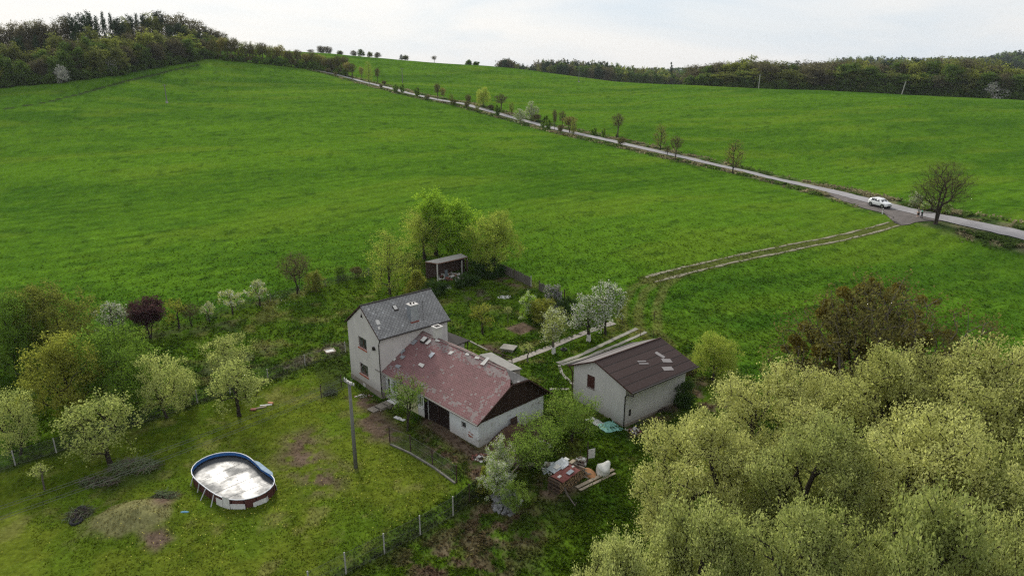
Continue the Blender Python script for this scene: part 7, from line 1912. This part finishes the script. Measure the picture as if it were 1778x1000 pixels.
    for sx, nm in ((-1, 0), (1, 1)):
        f = st * sx; s_ = MB(); s_.hexa([(.11 * sx + a, f + b, z) for z in (-.0, .075) for a, b in ((-.045, -.09), (.045, -.09), (.04, .17), (-.04, .17))]); q = s_.build('shoe', m_pw if skirt else m_black, None, bevel=.015); q.parent = root
    fc = MB()
    for sx in (-1, 1): fc.box(Fr(0, 0, 0), .03 * sx - .012, .03 * sx + .012, .10, .112, 1.65, 1.662)
    fc.box(Fr(0, 0, 0), -.022, .022, .10, .110, 1.585, 1.593); q = fc.build('face_features', m_void, None); q.parent = root
    ns = MB(); ns.add([(-.014, .10, 1.61), (.014, .10, 1.61), (0, .128, 1.615), (0, .10, 1.655)], [(0, 1, 2), (0, 2, 3), (1, 3, 2)]); q = ns.build('nose', m_skin, None); q.parent = root
    return root
pf = -105
person(1592.5, 379, pf + 15, 'person in a light grey top and dark skirt on the road', mat_plain('grey_top', (.42, .42, .44), .9, .1, 5), m_skin, mat_plain('fair_hair', (.30, .22, .14), .8, .2, 6), dict(step=.05, l=(.04, .02, 1.15, .03, .06, .92), r=(.05, .03, 1.15, .04, .10, .93)), skirt=m_black)
r2 = person(1599.5, 379.5, pf - 12, 'person in a mint green shirt and dark trousers standing nearest the big bare tree', mat_plain('mint_shirt', (.22, .60, .46), .9, .1, 5), mat_plain('dark_trousers', (.02, .023, .03), .9, .2, 5), mat_plain('dark_hair', (.05, .035, .03), .8, .2, 6), dict(step=.10, l=(.10, .05, 1.17, .02, .22, 1.12), r=(.10, .05, 1.17, .02, .22, 1.14)))
pb_ = gp(1592.5, 379) + Vector((-.05, -.30, .1))
mb = MB(); mb.hexa([pb_ + Vector((u, v, w)) for w in (.50, .82) for u, v in ((-.17, -.07), (.17, -.07), (.17, .07), (-.17, .07))]); o = mb.build('handbag', m_black, bevel=.03)
tag(o, 'black bag carried by the person in the light grey top', 'bag')
# ------------------------------------------------------------------ grass tufts over the near ground (nobody could count them)
def build_grass():
    rng = np.random.default_rng(77); N = 300000
    th = np.radians(rng.uniform(-40, 40, N)); r = 27 * (135 / 27) ** rng.uniform(0, 1, N)
    x = np.sin(th) * r; y = np.cos(th) * r
    # keep off buildings, paths, pool, soil
    ok = np.ones(N, bool)
    for fr, a0, a1, b0, b1 in ((HF, -.2, 6.6, -.2, 8.2), (BF, -.2, 14.3, .2, 8.2), (GF, .7, 7.4, .1, 8.7)):
        dx = x - fr.o.x; dy = y - fr.o.y; M = np.linalg.inv(np.array([[fr.A.x, fr.B.x], [fr.A.y, fr.B.y]])); a = M[0, 0] * dx + M[0, 1] * dy; b = M[1, 0] * dx + M[1, 1] * dy
        ok &= ~((a > a0) & (a < a1) & (b > b0) & (b < b1))
    ok &= ~inside(x, y, [(q.x, q.y) for q in rim])
    for px in ([(886,629),(1066,561)], [(968,631),(1022,611),(1066,589),(1106,571)], [(975,634),(1018,621),(1084,594),(1122,577)]):
        ok &= seg_dist(x, y, gpp(px)) > .55
    x, y = x[ok], y[ok]
    f2 = fbm(x / .9, y / .9, 3, 201)
    rq = np.hypot(x, y); keep = rng.random(len(x)) < (0.25 + 1.1 * sstep(f2, .35, .65)) * (1 - sstep(rq, 85, 133))
    x, y = x[keep], y[keep]
    soil = np.zeros(len(x))
    for poly, soft, k in SOIL: soil = np.maximum(soil, poly_soft(x, y, poly, soft) * k)
    keep = rng.random(len(x)) > soil * .9
    x, y = x[keep], y[keep]; n = len(x); z = h(x, y)
    yard = poly_soft(x, y, YARD_POLY, 1.0); lawn = poly_soft(x, y, LAWN, .8)
    rr = np.hypot(x, y)
    hgt = (0.10 + .16 * rng.random(n) ** 2) * (1 - .60 * lawn) * np.where(yard > .5, 1.0, .85) * np.minimum(1.15, .8 + .4 * rr / 88)
    wid = hgt * .55 + .03
    col = ground_color(x, y, False) * (rng.uniform(.8, 1.7, (n, 1))) * np.array([1.08, 1.0, .9])
    base = np.stack([x, y, z - .02], -1); V = []; C = []
    for k in range(2):
        a = rng.uniform(0, 6.28, n); d = np.stack([np.cos(a), np.sin(a), np.zeros(n)], -1); lean = np.stack([-d[:, 1], d[:, 0], np.zeros(n)], -1) * rng.uniform(.3, 1.3, (n, 1)); lean[:, 2] = 1; lean /= np.linalg.norm(lean, axis=1, keepdims=True)
        v = np.stack([base - d * wid[:, None] * .35, base + d * wid[:, None] * .35, base + lean * hgt[:, None] + d * wid[:, None] * .55, base + lean * hgt[:, None] * .85 - d * wid[:, None] * .55], 1)
        V.append(v.reshape(-1, 3)); C.append(np.repeat(col, 4, 0))
    V = np.concatenate(V); C = np.concatenate(C); F = np.arange(len(V)).reshape(-1, 4)
    m, nt, out = nt_mat('grass_blades'); g = G(nt); c = g.n('ShaderNodeAttribute', attribute_name='col').outputs['Color']
    d = g.n('ShaderNodeBsdfDiffuse', {'Color': c}); t = g.n('ShaderNodeBsdfTranslucent', {'Color': c}); ms = g.n('ShaderNodeMixShader', {0: .5, 1: d.outputs[0], 2: t.outputs[0]}); nt.links.new(ms.outputs[0], out.inputs['Surface'])
    me = raw_mesh('grass', V, F, [m]); a_ = me.color_attributes.new('col', 'FLOAT_COLOR', 'POINT'); a_.data.foreach_set('color', np.c_[C, np.ones(len(C))].ravel().astype(np.float32))
    # normals upward like the ground: avoids sooty tufts
    o = bpy.data.objects.new('grass', me); COL.objects.link(o); tag(o, 'short green grass tufts over the yard, lawn and near meadow', 'grass', None, 'stuff')
build_grass()
def build_verge():
    rng = np.random.default_rng(78); A = np.array([(q.x, q.y) for q in ROAD]); L = np.r_[0, np.cumsum(np.hypot(*np.diff(A, axis=0).T))]
    N = 60000; s_ = rng.uniform(0, L[-1], N); x0 = np.interp(s_, L, A[:, 0]); y0 = np.interp(s_, L, A[:, 1]); x1 = np.interp(s_ + .5, L, A[:, 0]); y1 = np.interp(s_ + .5, L, A[:, 1])
    tx, ty = x1 - x0, y1 - y0; l = np.hypot(tx, ty) + 1e-6; side = rng.choice([-1, 1], N); off = side * (1.9 + np.abs(rng.normal(0, 1.7, N)))
    x = x0 - ty / l * off; y = y0 + tx / l * off
    jn = [gp(*q) for q in ((1432,330),(1500,347),(1600,368),(1650,380),(1640,387),(1588,391),(1560,396),(1545,388),(1500,366),(1440,343))]
    ok = (seg_dist(x, y, ROAD) > 1.65) & (~inside(x, y, [(q.x, q.y) for q in jn])) & (np.abs(off) < 7) & (fbm(x / 3, y / 3, 3, 301) > .42)
    x, y = x[ok], y[ok]; n = len(x); z = h(x, y); v1 = fbm(x / 2.5, y / 2.5, 4, 161)[:, None]
    col = np.where(v1 > .52, np.array([[.26, .235, .13]]), np.array([[.10, .155, .035]])) * rng.uniform(.6, 1.3, (n, 1))
    hgt = rng.uniform(.2, .6, n); hgt = hgt * (.45 + .55 * sstep(np.abs(off[ok]), 2, 4)); wid = hgt * .7; base = np.stack([x, y, z - .03], -1); V = []
    for k in range(2):
        a = rng.uniform(0, 6.28, n); d = np.stack([np.cos(a), np.sin(a), np.zeros(n)], -1); lean = np.stack([-d[:, 1], d[:, 0], np.zeros(n)], -1) * rng.uniform(.3, 1.4, (n, 1)); lean[:, 2] = 1
        V.append(np.stack([base - d * wid[:, None] * .3, base + d * wid[:, None] * .3, base + lean * hgt[:, None] + d * wid[:, None] * .5, base + lean * hgt[:, None] * .8 - d * wid[:, None] * .5], 1).reshape(-1, 3))
    V = np.concatenate(V); C = np.tile(np.repeat(col, 4, 0), (2, 1)); me = raw_mesh('verge_grass', V, np.arange(len(V)).reshape(-1, 4), [bpy.data.materials['grass_blades']])
    a_ = me.color_attributes.new('col', 'FLOAT_COLOR', 'POINT'); a_.data.foreach_set('color', np.c_[C, np.ones(len(C))].ravel().astype(np.float32))
    o = bpy.data.objects.new('verge_grass', me); COL.objects.link(o); tag(o, 'rough brown and green tufts along both verges of the road', 'grass', None, 'stuff')
build_verge()
# dandelions: tiny yellow dots on the lawn
def build_flowers():
    rng = np.random.default_rng(5); P = []
    for (px, py, sx, sy, n, c) in [(640, 850, 130, 60, 90, 0), (330, 700, 60, 20, 30, 0), (960, 620, 90, 25, 60, 0), (470, 520, 60, 18, 50, 1), (560, 560, 60, 25, 50, 0), (300, 930, 150, 40, 60, 0), (1380, 400, 60, 10, 30, 1), (450, 880, 100, 60, 60, 0)]:
        for k in range(n): q = gp(px + rng.normal() * sx * .6, py + rng.normal() * sy * .6); P.append((q, c))
    mb = MB()
    for q, c in P:
        s = .024; z = q.z + .13; mb.add([(q.x - s, q.y - s, z), (q.x + s, q.y - s, z), (q.x + s, q.y + s, z), (q.x - s, q.y + s, z), (q.x, q.y, z - .05)], [(0, 1, 2, 3), (0, 1, 4), (1, 2, 4), (2, 3, 4), (3, 0, 4)], c)
    o = mb.build('meadow_flowers', [mat_plain('dandelion', (.50, .46, .06), .8, .1, 5), m_pw]); tag(o, 'tiny yellow and white wild flowers scattered in the grass', 'flowers', None, 'stuff')
build_flowers()
# ------------------------------------------------------------------ air
HAZE = 0.00006
hz = MB().hexa([Vector((x_, y_, z_)) for z_ in (-40, 160) for x_, y_ in ((-3450, -3450), (3450, -3450), (3450, 3450), (-3450, 3450))]).build('haze', None)
mh = bpy.data.materials.new('haze'); mh.use_nodes = True; nt = mh.node_tree
for n_ in list(nt.nodes): nt.nodes.remove(n_)
vo = nt.nodes.new('ShaderNodeOutputMaterial'); vp = nt.nodes.new('ShaderNodeVolumePrincipled')
vp.inputs['Color'].default_value = (.80, .87, .95, 1); vp.inputs['Density'].default_value = HAZE; vp.inputs['Anisotropy'].default_value = 0.2; vp.inputs['Density Attribute'].default_value = ''; vp.inputs['Color Attribute'].default_value = ''; vp.inputs['Temperature Attribute'].default_value = ''; mh.cycles.homogeneous_volume = True; mh.cycles.volume_sampling = 'MULTIPLE_IMPORTANCE'
nt.links.new(vp.outputs[0], vo.inputs['Volume']); hz.data.materials.clear(); hz.data.materials.append(mh)
tag(hz, 'thin pale haze filling the air', 'haze', None, 'stuff')
